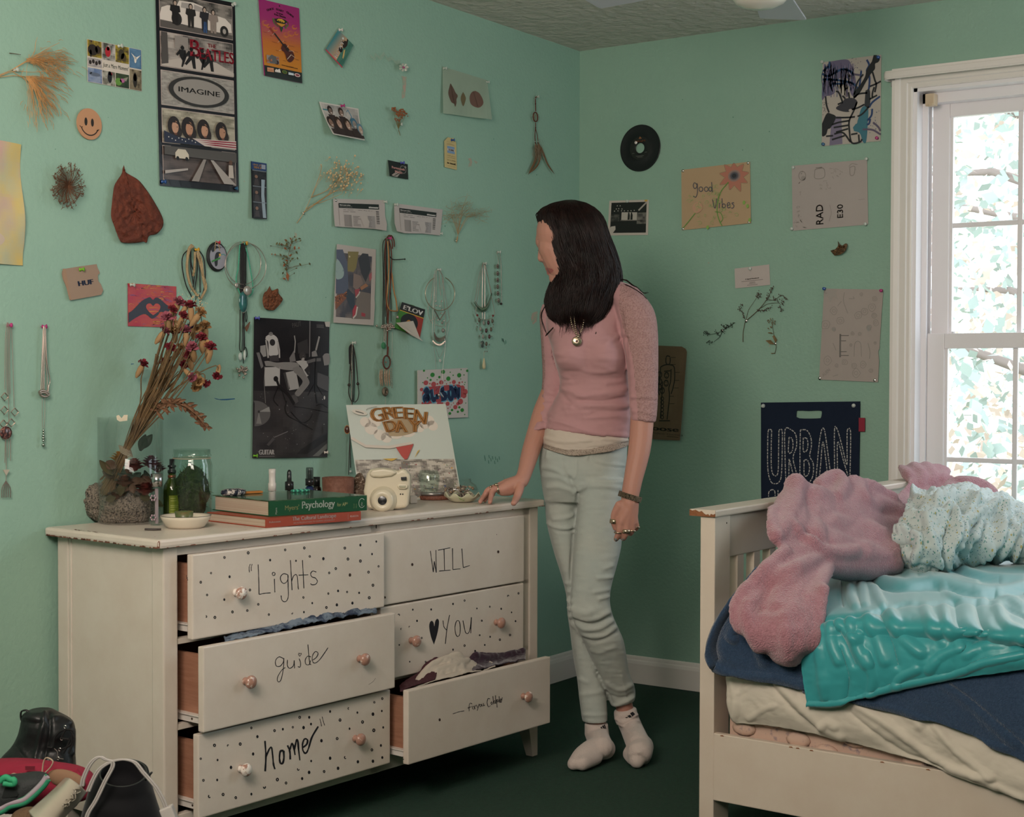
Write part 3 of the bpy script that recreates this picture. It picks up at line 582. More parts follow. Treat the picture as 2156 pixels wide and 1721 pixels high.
def d_band(a):
 B=[(.025,.196),(.220,.392),(.415,.586),(.607,.777),(.796,.965)];u0,u1=.045,.955
 for i,(v0,v1)in enumerate(B):a.rect(u0-.006,v0-.003,u1+.006,v1+.003,'#b9a7a0')
 a.up();F=lambda i,u,v:(u0+u*(u1-u0),B[i][0]+v*(B[i][1]-B[i][0]))
 pg=lambda i,p,c:a.pg([F(i,*q)for q in p],c)
 el=lambda i,u,v,ru,rv,c,n=18:a.ell(*F(i,u,v),ru*(u1-u0),rv*(B[i][1]-B[i][0]),c,n)
 photo(a,u0,B[0][0],u1,B[0][1],'#8d857f','#3c3a39',1,40,16,7);photo(a,u0,B[1][0],u1,B[1][1],'#b3a9a2','#4d4947',2,40,16,6);photo(a,u0,B[2][0],u1,B[2][1],'#a59f98','#85807b',3,60,30,22);photo(a,u0,B[3][0],u1,B[3][1],'#b5ad9b','#7d7869',4,40,16,9);photo(a,u0,B[4][0],u1,B[4][1],'#3b3433','#5a4f4c',5,40,16,6)
 a.up()
 pg(0,[(0,.62),(.02,.42),(.10,.33),(.22,.30),(.26,.12),(.45,.10),(.58,.16),(.66,.32),(.90,.40),(.98,.55),(.99,.80),(.80,.86),(0,.78)],'#d9cec6');pg(0,[(0,.8),(1,.88),(1,1),(0,1)],'#5b5552')
 a.up();el(0,.22,.68,.07,.20,'#2a2828');el(0,.88,.80,.06,.17,'#2a2828');pg(0,[(.29,.16),(.42,.15),(.42,.32),(.28,.32)],'#a49c98');pg(0,[(.46,.15),(.57,.20),(.60,.34),(.46,.34)],'#a49c98')
 a.up();el(0,.88,.80,.025,.08,'#a49c96')
 for u,c,t in((.20,'#221f20',.08),(.41,'#2b2827',.12),(.60,'#2c2b30',.15),(.72,'#8d7f78',.2)):figure(a,*F(0,u,.80+t*.6),.12,.13,c,'#b09a8c','#1d1a1a',.5)
 pg(0,[(.585,.62),(.60,.62),(.60,.95),(.575,.95)],'#35507a');pg(0,[(.605,.62),(.62,.62),(.63,.95),(.605,.95)],'#35507a')
 pg(1,[(0,0),(.08,0),(.09,.9),(0,.95)],'#4f4a48');pg(1,[(0,.88),(.35,.62),(.75,.66),(1,.9),(1,1),(0,1)],'#b8ada5');pg(1,[(.18,.05),(.36,.05),(.36,.42),(.29,.42),(.29,.30),(.25,.30),(.25,.42),(.18,.42)],'#8f8782')
 a.up()
 for u,s in((.28,-1),(.40,1),(.55,-1),(.65,1)):
  el(1,u,.38,.025,.06,'#1c1a1b');pg(1,[(u-.045,.44),(u+.045,.44),(u+.05,.66),(u+.03*s+.03,.95),(u+.02*s,.95),(u,.70),(u-.05*s-.02,.88),(u-.055*s-.04,.84),(u-.04,.64)],'#1e1c1d');pg(1,[(u-.045,.46),(u-.09,.60),(u-.07,.64),(u-.03,.54)],'#1e1c1d')
 a.text('THE',*F(1,.63,.23),.020,'#8e1f2e',a.asp,w=.11,bold=.002);T_=[('B',.39,.58,.088,.12),('EATLES',.515,.62,.060,.44)]
 for t,u,v,h,w in T_:a.text(t,*F(1,u,v),h,'#9a2233',a.asp,w=w,bold=.004)
 c=F(2,.5,.5)
 el(2,.5,.5,.42,.45,'#2e2c2b',40);a.up();el(2,.5,.5,.355,.375,'#928c87',40);a.up();a.text('IMAGINE',*F(2,.5,.56),.026,'#262524',a.asp,w=.52,align='c',bold=.002)
 for i,(u,s,sk)in enumerate(((.15,1,'#b98d74'),(.34,1.1,'#b5866c'),(.55,1.05,'#b88a70'),(.80,1,'#a97f66'))):
  el(3,u-.01,.50,.085*s,.30*s,'#241b1a');el(3,u+.02,.66,.075*s,.22*s,'#2a201e');a.up();el(3,u+.005,.52,.045*s,.19*s,sk);el(3,u+.012,.72,.02,.03,'#6d4438');pg(3,[(u-.045,.48),(u-.05,.30),(u+.05,.28),(u+.055,.46),(u+.01,.38)],'#231a19');pg(3,[(u-.03,.50),(u-.008,.50),(u-.008,.53),(u-.03,.53)],'#3a2620');pg(3,[(u+.015,.50),(u+.037,.50),(u+.037,.53),(u+.015,.53)],'#3a2620')
 pg(3,[(0,.66),(.18,.80),(.45,.86),(.55,1),(0,1)],'#23283c');pg(3,[(.38,.80),(.7,.78),(1,.74),(1,1),(.55,1)],'#c3b3ad');a.up()
 for k in range(3):pg(3,[(.44+.05*k,.84+.05*k),(.7,.80+.06*k),(1,.78+.075*k),(1,.81+.075*k),(.7,.84+.06*k)],'#8a2236')
 for k in range(9):el(3,.06+.045*k,.84+.04*(k%3),.008,.02,'#c9c2bc',6)
 pg(4,[(0,0),(1,0),(1,.30),(0,.26)],'#4f4b48');a.up();pg(4,[(.14,.18),(.18,.06),(.28,.06),(.32,.2),(.32,.34),(.14,.34)],'#c9bfae');el(4,.17,.34,.02,.06,'#1c1a1a');el(4,.29,.34,.02,.06,'#1c1a1a');pg(4,[(.34,1),(.52,.3),(.56,.3),(.44,1)],'#8d8580');pg(4,[(.80,1),(.62,.3),(.66,.3),(.98,1)],'#a39b96');pg(4,[(0,.74),(.3,.62),(.3,.68),(0,.84)],'#a39b96')
 pg(4,[(.87,.80),(.88,.40),(.94,.40),(.95,.80)],'#b7aba2');el(4,.91,.32,.026,.08,'#5d4336')
poster('band_poster',[(327,-28),(494.5,6.5),(503,405),(336.5,391)],'L','#16161b','tall black poster of five picture panels lettered BEATLES and IMAGINE','poster',d_band,m=P_GLOSS,n=8,lifts=(.003,.003,.008,.004),curl=lambda u,v:.006*np.clip(v-.8,0,1)*5*np.sin(u*3.1))
def d_uke(a):
 q=zc(540,0,9.56);h=lambda*p:a.h(q(*p))
 a.raster(0,0,1,.865,1,26,lambda x,y:np.where((y<.28)[...,None],mixc('#96256b','#9a2a68',y*3),np.where((y<.62)[...,None],mixc('#9a2a68','#b8682a',np.clip((y-.28)/.34,0,1)),mixc('#b8682a','#c07a22',np.clip((y-.62)/.3,0,1)))))
 a.up();a.rect(0,.862,1,1,'#1d2422')
 for x,y,r in((180,480,70),(230,540,40),(370,600,50),(590,720,60),(690,690,70),(760,560,50),(800,690,40)):
  for k in range(2):a.line(crom(h(*[(x+r*(1-.3*k)*math.cos(t),y+r*.9*(1-.3*k)*math.sin(t))for t in np.linspace(.4+k,4.2+k,6)]),14),.018,'#c27038',a.asp,True)
 a.up()
 for t,x,y,r in(('QUICK',205,235,-.30),('START',388,210,.06),('GUIDE',596,262,.36)):
  u,v=h((x,y))[0];a.text(t,u,v,.026,'#2a1620',a.asp,w=.19,rot=r,bold=.004)
 for t,x,y,w,s in(('to your',395,278,.17,.024),('Kala Ukulele',355,315,.29,.024)):u,v=h((x,y))[0];a.text(t,u,v,s,'#2a1620',a.asp,w=w,rot=.05,bold=.003)
 a.pg(h((320,395),(400,390),(470,380),(560,410),(640,470),(640,520),(560,590),(500,600),(400,540),(340,470)),'#6d3a3a')
 for x,y in((330,400),(335,440),(350,480),(380,515),(415,545),(600,460),(630,500),(615,545),(585,580)):a.ell(*h((x,y))[0],.022,.012,'#3d7a35',8)
 for x,y in((440,545),(540,580),(600,495)):a.ell(*h((x,y))[0],.022,.012,'#a04ca0',8)
 a.up();a.pg(h((350,395),(460,385),(580,425),(610,460),(560,500),(470,495),(390,465)),'#1f2a22');a.up();a.pg(h((395,425),(430,395),(500,400),(560,450),(550,478),(470,465)),'#c99a35');a.pg(h((390,475),(570,510),(545,535),(500,560),(430,520)),'#c78a30');a.pg(h((450,560),(530,575),(490,680)),'#27402c');a.up();u,v=h((425,452))[0];a.text('KALA',u,v,.018,'#2c3a24',a.asp,w=.13,rot=.08,bold=.004)
 bd=crom([(505,930),(545,905),(580,915),(610,965),(640,1020),(700,1050),(740,1110),(750,1180),(720,1240),(665,1275),(620,1255),(590,1200),(570,1120),(540,1070),(500,1040),(485,990),(505,930)],50)
 a.pg(h(*bd[:-1]),'#4a1f1a');a.pg(h((245,590),(270,570),(345,670),(330,700)),'#8a3a2a');a.pg(h((330,690),(355,680),(530,910),(510,930)),'#23221f');a.up();a.line(h((520,920),(640,1050)),.04,'#2b1c17',a.asp);a.ell(*h((610,1020))[0],.045,.026,'#1b110e');a.line(h((605,1215),(685,1125)),.014,'#b9a89a',a.asp);a.line(h((640,1050),(710,1050),(750,1080)),.007,'#c9b09a',a.asp);a.line(h((690,1130),(770,1190)),.007,'#c9b09a',a.asp)
 for t,x,y,w in(('Tuners',120,668,.10),('Nut',262,748,.05),('Fretboard',300,868,.14),('Neck',535,862,.07),('Sound Hole',635,945,.15),('Body',378,1040,.07),('Strings',752,1062,.09),('Saddle',515,1238,.09),('Bridge',770,1218,.09)):u,v=h((x,y))[0];a.text(t,u,v,.011,'#5a2f22',a.asp,w=w,rot=.05)
 for p in(((215,660),(260,645)),((300,735),(345,690)),((415,880),(450,850)),((535,850),(510,865)),((640,930),(600,980)),((440,1040),(490,1030))):a.line(h(*p),.006,'#cdb9a4',a.asp)
 a.pg(h((188,1122),(436,1170),(446,1320),(196,1275)),'#8f8580');a.up();a.pg(h((215,1190),(290,1120),(380,1165),(400,1300),(260,1280)),'#5b5a5c');a.line(h((195,1240),(300,1230),(430,1190)),.035,'#9c5a3a',a.asp);a.ell(*h((310,1225))[0],.035,.016,'#b98a74');a.ell(*h((390,1270))[0],.06,.03,'#3a221c')
 u,v=h((488,1330))[0];a.text('www.kalaukulele.com',u,v,.017,'#3a1c16',a.asp,w=.43,rot=.02,bold=.002)
 a.pg(h((200,1365),(330,1382),(336,1462),(204,1445)),'#c98e6a');a.pg(h((355,1430),(380,1400),(410,1415),(450,1395),(475,1475),(358,1455)),'#d9d0ca');a.ell(*h((550,1460))[0],.07,.024,'#6d6a2a');a.pg(h((626,1462),(734,1480),(736,1530),(628,1510)),'#c9d3d8');a.pg(h((626,1462),(734,1480),(734,1495),(626,1478)),'#3a7ab5');a.ell(*h((806,1524))[0],.08,.024,'#d3b9b4')
 a.up();a.ell(*h((550,1460))[0],.05,.016,'#3a5a2a');a.ell(*h((806,1524))[0],.055,.013,'#7a2f38');u,v=h((214,1425))[0];a.text('UKULELE',u,v,.018,'#7a3a28',a.asp,w=.13)
poster('ukulele_guide',[(545.5,-3),(629.5,17.5),(636,175),(557.5,159)],'L','#96256b','magenta and orange quick start booklet picturing a ukulele','booklet',d_uke,m=P_SATIN,thick=.003,lifts=(.006,.006,.012,.007))
def d_roxy(a):
 a.raster(0,0,1,1,10,24,lambda x,y:np.where((y<.62)[...,None],mixc('#3f7f85','#c99a72',np.clip(y/.62-x*.15,0,1)),mixc('#4d7d6e','#27584e',np.clip(fbm(x*4,y*12,4)*1.6-.4,0,1))));a.up()
 a.rect(0,0,.035,1,'#c9304c');a.pg([(.60,.60),(.72,.50),(.86,.52),(.90,.62),(.99,.58),(.99,.66),(.80,.74),(.64,.70)],'#2b1f1c');a.pg([(.28,.86),(.30,.80),(.55,.70),(.62,.74),(.40,.84)],'#c9a868');a.ell(.74,.46,.05,.06,'#2b1c18');a.up()
 a.ell(.47,.56,.10,.10,'#1c1a1e');a.text('ROXY',.10,.60,.17,'#d9cfca',a.asp,w=.70,rot=-.06,bold=.006);a.ell(.87,.40,.04,.05,'#cfd3d2')
poster('surf_card',[(685,105),(712,62),(744,95),(720,143)],'L','#7a8f85','small square surf card hung by one corner like a diamond','card',d_roxy,m=P_SATIN,lifts=(.006,.004,.012,.016))
def d_vellum(a):
 a.m=1;a.up()
 def leaf(pts,c):a.pg(crom(a.h(pts),44)[:-1],c)
 q=zc(540,0,3.993)
 leaf(q((1636,695),(1665,740),(1680,770),(1703,800),(1690,830),(1690,860),(1678,895),(1668,870),(1640,850),(1615,780),(1625,730),(1636,695)),'#5f4a40');leaf(q((1752,768),(1770,800),(1777,830),(1757,888),(1740,860),(1732,815),(1752,768)),'#6d6046')
 leaf(q((1850,760),(1880,780),(1905,830),(1908,870),(1880,902),(1840,890),(1815,860),(1808,810),(1825,770),(1850,760)),'#6d5248');a.up();a.line(a.h(q((1640,700),(1655,800),(1675,890))),.008,'#4a382f',a.asp);a.line(a.h(q((1835,765),(1870,890))),.008,'#57423a',a.asp)
poster('pressed_leaf_sheet',[(932,140),(1026,169),(1035.5,252),(933.5,239)],'L','#a9b7a4','translucent paper with three pressed brown leaves showing through','pressed leaves',d_vellum,mats=[mat('vellum','#a9baa6',.6,alpha=.62),P_MATTE],lifts=(.004,.005,.03,.012),curl=lambda u,v:.003*np.sin(u*9)*v,n=10)
def d_group(a):
 photo(a,.03,.04,.97,.96,'#b6b0aa','#8d8a88',3,12,10);a.up();a.rect(.03,.20,.24,.24,'#3c7c84');a.line([(.66,.18),(.70,.10),(.78,.30),(.70,.45)],.02,'#4d7f95',a.asp)
 for u,v,s,c,hc in((.22,.22,.8,'#7c6a60','#2a2120'),(.50,.22,.8,'#8d7468','#32271f'),(.10,.60,1,'#8a6d60','#2b211e'),(.33,.58,1.1,'#b08f80','#382a24'),(.58,.58,1.1,'#a88a7b','#332620'),(.78,.52,1,'#8f857f','#3c6a80'),(.92,.66,1,'#b59c8c','#5d7f90')):
  a.pg([(u-.13*s,1-.04),(u-.11*s,v+.16*s),(u+.11*s,v+.16*s),(u+.13*s,1-.04)]if u>.15 and u<.86 else[(max(.03,u-.07),.96),(max(.03,u-.07),v+.2),(min(.97,u+.1),v+.2),(min(.97,u+.1),.96)],'#3a3030');a.ell(u,v-.01,.085*s,.17*s,hc);a.up();a.ell(u+.005,v+.03,.058*s,.13*s,c)
  a.up();a.ell(u+.01,v+.09*s,.025,.014,'#d8cfc8',8);a.ell(u-.018,v+.01,.009,.012,'#3a2a24',6);a.ell(u+.03,v+.01,.009,.012,'#3a2a24',6)
poster('photograph',[(672,214),(755,229),(768,296),(702,283)],'L','#c9c4bd','curling photograph of a group of smiling friends under a pink pin','photograph',d_group,m=P_SATIN,lifts=(.004,.004,.035,.030),curl=lambda u,v:.02*(v*v-v),n=10)
def d_port(a):
 a.pg(crom([(.10,.98),(.30,.72),(.55,.48),(.78,.42),(.60,.70),(.40,.96),(.10,.98)],30)[:-1],'#5b5550');a.ell(.74,.42,.17,.27,'#6f6964');a.up();a.ell(.74,.42,.13,.22,'#1d211f');a.line([(.12,.92),(.38,.66)],.02,'#b3a49c',a.asp);a.line([(.18,.92),(.55,.60)],.02,'#c9b8ae',a.asp);a.pg([(.10,.97),(.30,.93),(.55,.72),(.40,.98)],'#a39a94');a.ell(.86,.24,.05,.08,'#8d8680');a.up();a.text('Portsmouth',.15,.48,.15,'#c08a84',a.asp,w=.66,bold=.008);a.text('Music',.30,.72,.16,'#c08a84',a.asp,w=.38,bold=.008)
poster('business_card',[(817,337),(858.5,346),(859.5,378),(820.5,370.5)],'L','#191e1c','small black card picturing a silver trombone','card',d_port,m=P_SATIN,lifts=(.004,.004,.006,.012))
def d_toms(a):
 a.rect(.20,.30,.82,.49,'#b9b2b4');a.up();a.rect(.20,.29,.82,.365,'#7a95b3');a.rect(.20,.44,.82,.515,'#7a95b3');a.text('TOMS',.30,.435,.055,'#3c3c3e',a.asp,w=.45,bold=.01)
 for t,v,s,c in(('with every pair you',.155,.016,'#8a7c54'),('purchase,',.245,.045,'#a3926a'),('will give',.615,.045,'#a3926a'),('a pair of new shoes',.665,.018,'#4a4436'),('to a child',.76,.05,'#7d7050'),('in need.',.865,.065,'#2e2b24'),('ONE FOR ONE',.94,.02,'#a3926a')):a.text(t,.18,v,s,c,a.asp,w=.66 if v<.8 or v>.9 else .70,bold=.012 if s>.06 else 0)
poster('hang_tag',[(936,287),(960,292),(963,358),(937,352)],'L','#c2ae7c','narrow tan shoe tag with a blue and white flag, pinned by a blue pin','tag',d_toms,outline=[(936,296),(943,289),(955,291.5),(960.5,300),(962,358),(936.5,352)],thick=.001,lifts=(.005,)*4)
def d_ticket(a):
 a.up();a.rect(.09,.15,.87,.32,'#202826');a.rect(.18,.55,.32,.97,'#8d8683');a.rect(.63,.55,.77,.95,'#979190');a.rect(.085,.33,.09,.95,'#8d8683');a.up()
 a.text('This is your ticket.',.105,.235,.040,'#c9c2be',a.asp,w=.21,bold=.002);a.text('Present this entire page at the event.',.105,.285,.026,'#b0aaa6',a.asp,w=.24);a.text('ticketmaster',.855,.29,.065,'#d9d3cf',a.asp,w=.19,align='r',bold=.0025)
 rs2=np.random.RandomState(3)
 for k in range(16):
  v=.38+k*.027;a.rect(.80,v,.86,v+(.008 if k%3 else .016),'#3a3836')
 for k in range(8):
  v=.58+.047*k;a.rect(.345,v,.345+rs2.uniform(.08,.17),v+.014,'#6d6763');a.rect(.27,v,.31,v+.01,'#6d6763');a.rect(.64,v,.64+rs2.uniform(.03,.08),v+.012,'#6d6763')
 for u,v,w in((.17,.37,.05),(.25,.37,.11),(.17,.435,.10),(.30,.435,.10),(.45,.37,.05),(.51,.375,.02),(.56,.37,.03),(.60,.375,.02),(.65,.37,.03),(.71,.375,.015)):a.rect(u,v,u+w,v+.014,'#77716d')
 a.pg([(.48,.60),(.60,.55),(.66,.75),(.63,.95),(.55,.97)],'#b5aca7')
wav=lambda u,v:.006*np.sin(u*7+v*3)*v+.004*np.sin(v*11)
poster('concert_ticket',[(701.5,418.5),(810,421.5),(815,486),(705.5,477)],'L','#b3aaa6','printed concert ticket sheet, the higher one on the left of the pair','ticket',d_ticket,n=14,outline=[(701.5,418.5),(810,421.5),(810.5,455),(815,472),(813.5,486),(785,482),(755,480),(735,479),(705.5,477),(703,450)],lifts=(.004,.004,.014,.010))
poster('concert_ticket',[(830,428),(932,441.5),(927,496),(836,487)],'L','#b3aaa6','printed concert ticket sheet hanging lower, beside the wispy dried grass','ticket',d_ticket,n=14,outline=[(830,428),(932,441.5),(929.5,470),(926.5,496),(890,492),(852,491),(836,487),(831,472)],lifts=(.004,.004,.008,.016))
def d_water(a):
 a.raster(-1.1,0,1,1,44,40,lambda x,y:(lambda n1,n2,n3:mixc('#c9b06a','#b3b193',n1)*(1-n2[...,None]*.75)+lin('#c08a98')*(n2[...,None]*.75)*(1-n3[...,None])+lin('#8ea8a0')*(n3[...,None]*n2[...,None]*.75))(np.clip(fbm(x*5,y*4,8)*2-.5,0,1),np.clip(fbm(x*4,y*3,19)*3-1.1,0,1),np.clip(y*2.2-1.25+fbm(x*5,y*5,3)*.6,0,1)))
 a.up();a.ell(.15,.80,.42,.075,'#b9a898',30);a.up();t=np.linspace(math.pi/2,math.pi*1.5,16);big=[(.15+.40*math.cos(x),.80-.071*math.sin(x))for x in t]
 a.pg(big+[(.15+.20*math.cos(x),.8355-.0355*math.sin(x))for x in np.linspace(-1.57,1.57,9)][::-1][::-1]+[(.15-.20*math.cos(x),.7645-.0355*math.sin(x))for x in np.linspace(-1.57,1.57,9)][::1],'#5d5c62');a.up();a.ell(.15,.765,.09,.016,'#cfc3b6');a.ell(.15,.835,.09,.016,'#6d6a6d')
poster('watercolour_sheet',[(-52,286),(44,304.5),(51,559),(-48,553)],'L','#b9ab8a','yellow and pink watercolour sheet with a yin yang near the bottom','painting',d_water,lifts=(.004,.006,.010,.006),curl=lambda u,v:.006*np.sin(v*8+u*3)*u,n=16,outline=[(-52,286),(44,304.5),(46,360),(48,420),(50.5,470),(51.5,520),(47.5,559),(-48,553)])
def d_huf(a):
 a.up();a.text('HUF',.33,.60,.155,'#1f2c45',a.asp,w=.44,bold=.014)
 a.pg(a.h([(131.5,566),(138,566),(143,600),(149,628),(146,632),(139,605),(133,585)]),'#9d7f68')
poster('torn_cardboard',[(134,566),(205,556),(217,622),(148,633)],'L','#97806f','torn piece of grey cardboard lettered HUF under a green pin','cardboard',d_huf,outline=[(132,570),(139,566),(170,561),(203.5,556.5),(205,563),(210.5,575),(206,580),(207,592),(213,600),(217.5,612),(213,621),(180,627),(148.5,632.5),(143,612),(137.5,598),(133,588),(131,577)],thick=.002,lifts=(.004,.004,.008,.008))
def d_heart(a):
 rs2=np.random.RandomState(9)
 photo(a,0,0,1,1,'#a52a45','#b04a3c',5,20,16,5);a.up()
 for k in range(110):
  u,v,L=rs2.uniform(0,.9),rs2.uniform(.01,.97),rs2.uniform(.05,.16);a.line([(u,v),(min(.995,u+L*.5),v-.012+rs2.uniform(-.01,.01)),(min(1,u+L),v+.004)],rs2.uniform(.008,.02),['#b8762f','#a03a4e','#8d4a72','#b9533a','#c08a3a','#7c3a60'][rs2.randint(6)],a.asp,True)
 a.up();q=zc(0,430,3.993);h=lambda*p:a.h(q(*p))
 a.pg(crom(h((1078,915),(1110,895),(1150,855),(1190,815),(1235,790),(1262,783),(1285,805),(1310,785),(1340,795),(1375,825),(1420,860),(1478,880),(1478,940),(1400,920),(1350,905),(1325,935),(1285,962),(1262,955),(1240,935),(1205,925),(1150,950),(1110,975),(1078,1000)),80),'#2b2d3a');a.up()
 a.pg(crom(h((1285,935),(1250,905),(1226,868),(1235,842),(1262,836),(1285,856),(1305,838),(1330,840),(1346,862),(1335,895),(1310,918),(1285,935)),50)[:-1],'#b5473f');a.up()
 for v,c in((.55,'#b8762f'),(.60,'#8d4a72'),(.64,'#c9893a')):a.line([(.42,v),(.55,v-.015),(.62,v)],.014,c,a.asp,True)
poster('heart_hands_card',[(269.5,596.5),(371,603.5),(371.5,690),(270,687)],'L','#a52a45','red sunset card with dark hands making a heart, behind the dried bouquet','card',d_heart,m=P_SATIN,thick=.0015)
def d_guitar(a):
 q=zc(520,660,5.55);h=lambda*p:a.h(q(*p));rs2=np.random.RandomState(4)
 photo(a,0,.0,1,.52,'#141216','#1e1b1e',1,20,24,5);photo(a,0,.52,1,1,'#2b282a','#3a3637',6,24,26,6);a.up()
 a.pg(h((580,350),(700,300),(715,470),(590,470)),'#322f31');a.line(h((730,90),(725,520)),.014,'#6d696a',a.asp);a.pg(h((820,690),(960,740),(955,915),(815,850)),'#4b484a');a.pg(h((760,1670),(940,1520),(940,1580),(840,1668)),'#6b6a66')
 a.pg(h((560,1650),(620,1590),(900,1410),(945,1400),(940,1480),(700,1640)),'#262426')
 for k in range(60):
  x,y=rs2.uniform(90,930),rs2.uniform(870,1650);s=rs2.uniform(2,7);a.ell(*h((x,y))[0],s/880,s/1650,'#565153' if k%3 else '#8a8586',6)
 a.up()
 a.pg(crom(h((215,270),(250,250),(300,250),(340,280),(356,320),(345,335),(350,400),(355,480),(300,490),(250,490),(245,400),(240,330),(208,300)),40),'#b3adab');a.pg(h((255,490),(355,488),(365,560),(255,560)),'#3a3638');a.line(h((215,310),(230,420),(240,520)),.02,'#a39c99',a.asp);a.line(h((350,330),(368,430),(370,520)),.02,'#a39c99',a.asp)
 a.pg(h((150,380),(210,370),(220,500),(185,510),(150,450)),'#8d8886');a.pg(h((105,460),(140,455),(185,620),(160,645)),'#6b6768');a.ell(*h((272,240))[0],.028,.014,'#6f6a69')
 a.pg(crom(h((195,560),(240,555),(330,575),(430,570),(560,575),(600,610),(570,650),(500,665),(380,650),(300,620),(210,615)),40),'#807b79');a.pg(crom(h((520,640),(600,620),(660,690),(715,780),(715,830),(650,910),(590,970),(545,940),(575,890),(640,800),(590,730),(540,690)),40),'#76716f')
 a.pg(h((560,560),(640,545),(700,560),(720,720),(690,740),(620,620)),'#a8a29f');a.ell(*h((640,500))[0],.045,.03,'#3a3536');a.line(h((690,570),(780,545),(860,540)),.03,'#5b5758',a.asp);a.pg(h((660,660),(720,600),(730,700),(710,735)),'#2b282a');a.pg(h((505,960),(560,945),(590,1030),(545,1060)),'#4a4646');a.ell(*h((645,520))[0],.025,.02,'#a39a96')
 a.pg(h((195,630),(375,625),(370,845),(200,850)),'#aaa5a3');a.pg(h((440,690),(560,665),(600,880),(480,900)),'#9d9896');a.line(h((425,690),(475,890)),.035,'#3b3839',a.asp);a.line(h((545,260),(555,330),(545,460)),.014,'#8f8a88',a.asp);a.pg(h((485,520),(540,430),(560,560),(490,570)),'#6d6868');a.line(h((840,270),(800,430)),.022,'#8f8a88',a.asp);a.pg(h((750,450),(800,430),(820,500),(750,510)),'#7c7776');a.pg(crom(h((880,500),(910,470),(960,480),(960,590),(900,610)),20),'#7f7a79');a.ell(*h((905,985))[0],.012,.014,'#b9b3b0')
 a.up();a.ell(*h((288,340))[0],.035,.024,'#2a2728');a.line(h((320,740),(360,850),(470,950),(540,1060)),.03,'#151315',a.asp);a.ell(*h((325,765))[0],.03,.02,'#151315');a.line(h((800,520),(790,900),(815,1050)),.012,'#0f0e10',a.asp);a.line(h((720,515),(860,510)),.012,'#0f0e10',a.asp)
 for p in(((360,850),(300,1000),(350,1080)),((380,860),(440,1040)),((790,820),(700,960)),((800,820),(880,950)),((450,1020),(430,1120),(470,1200),(600,1270)),((540,1090),(700,1110),(950,1160)),((760,1170),(720,1240),(640,1280),(560,1220),(500,1150)),((600,1270),(760,1360)),((805,1080),(870,1060),(940,1100))):a.line(crom(h(*p),14),.008,'#121012',a.asp)
 a.line(h((300,1450),(460,1380)),.008,'#6b6667',a.asp);a.pg(h((215,1535),(285,1450),(310,1470),(240,1550)),'#4b4748');a.line(h((200,620),(190,800),(205,1050)),.006,'#7a7574',a.asp)
 cy=[(85+175*math.cos(t),1170+150*math.sin(t))for t in np.linspace(-1.65,1.6,24)];a.pg(h((82,1310),(84,1050),*cy),'#5a5656');a.up();a.pg(h((130,1150),(245,1090),(258,1150)),'#8d8987');a.pg(h((130,1150),(100,1290),(160,1290)),'#7d7977');a.ell(*h((130,1150))[0],.014,.010,'#2a2728')
 u,v=h((132,1652))[0];a.text('GUITAR',u,v,.036,'#a39d9b',a.asp,w=.185,bold=.004);a.rect(u,v+.010,u+.19,v+.014,'#7a7472');u,v=h((522,170))[0];a.text('PAUT',u,v,.034,'#55504f',a.asp,w=.12,rot=-.2)
 a.pg(h((900,100),(965,98),(962,160),(915,155)),'#b3aca6')
 for k in range(3):u,v=h((805,132+14*k))[0];a.rect(u,v,u+.10,v+.003,'#6b6667')
poster('guitar_poster',[(535,668.5),(693.5,678),(690.5,963),(531.5,965)],'L','#151317','large black and white concert poster of a band sprawled over drums','poster',d_guitar,m=P_GLOSS,n=8,lifts=(.004,.006,.008,.006),curl=lambda u,v:.004*np.sin(u*4)*v)
def d_fash(a):
 photo(a,.045,.10,.90,.925,'#3c3a44','#6b5f5c',12,26,34,5,2.2);a.up();q=zc(700,500,7.482);h=lambda*p:a.h(q(*p))
 a.pg(h((60,190),(160,190),(230,400),(250,800),(180,880),(50,880)),'#4d5366');a.pg(h((240,220),(410,225),(370,480),(330,540),(230,530),(240,350)),'#7c6f3f');a.pg(h((400,330),(470,250),(560,260),(600,500),(520,700),(450,560)),'#2e2f36');a.pg(h((330,560),(440,600),(480,720),(380,830),(320,780)),'#7d6a63');a.pg(h((40,930),(250,820),(220,950),(45,1140)),'#7b4a33');a.pg(h((240,800),(340,900),(350,1080),(290,1140),(200,900)),'#27323f');a.pg(h((410,840),(600,880),(595,1290),(300,1280)),'#71655e');a.pg(h((500,1030),(600,1040),(595,1300),(520,1180)),'#8d8b95')
 a.up();a.pg(crom(h((65,330),(110,380),(170,500),(170,600),(120,650),(48,630),(50,400)),30),'#8fa3a0');a.pg(h((345,820),(430,800),(410,880),(360,945)),'#9c3b44');a.pg(h((350,1060),(385,1080),(360,1220),(315,1270),(310,1150)),'#a32f3e');a.line(h((388,1090),(365,1220),(320,1272)),.03,'#c9c0b8',a.asp);a.line(h((425,850),(410,890),(362,945)),.03,'#bdb3aa',a.asp);a.pg(h((450,1180),(515,1200),(510,1250),(452,1240)),'#9a2c38');a.pg(h((570,590),(615,540),(615,640),(580,690)),'#a2545a');a.pg(h((430,780),(520,720),(560,760),(450,830)),'#9c6a4a');a.ell(*h((265,300))[0],.02,.012,'#b9ac8a')
 rs2=np.random.RandomState(2)
 for k in range(60):x,y=rs2.uniform(50,165),rs2.uniform(420,630);a.ell(*h((x,y))[0],.008,.006,'#3c5f66',6)
 for k in range(60):x=rs2.uniform(40,230);y=930-(x-40)*.4+rs2.uniform(0,150)*(1-(x-40)/260);a.ell(*h((x,y))[0],.010,.007,'#c0713a' if k%2 else '#2b2024',6)
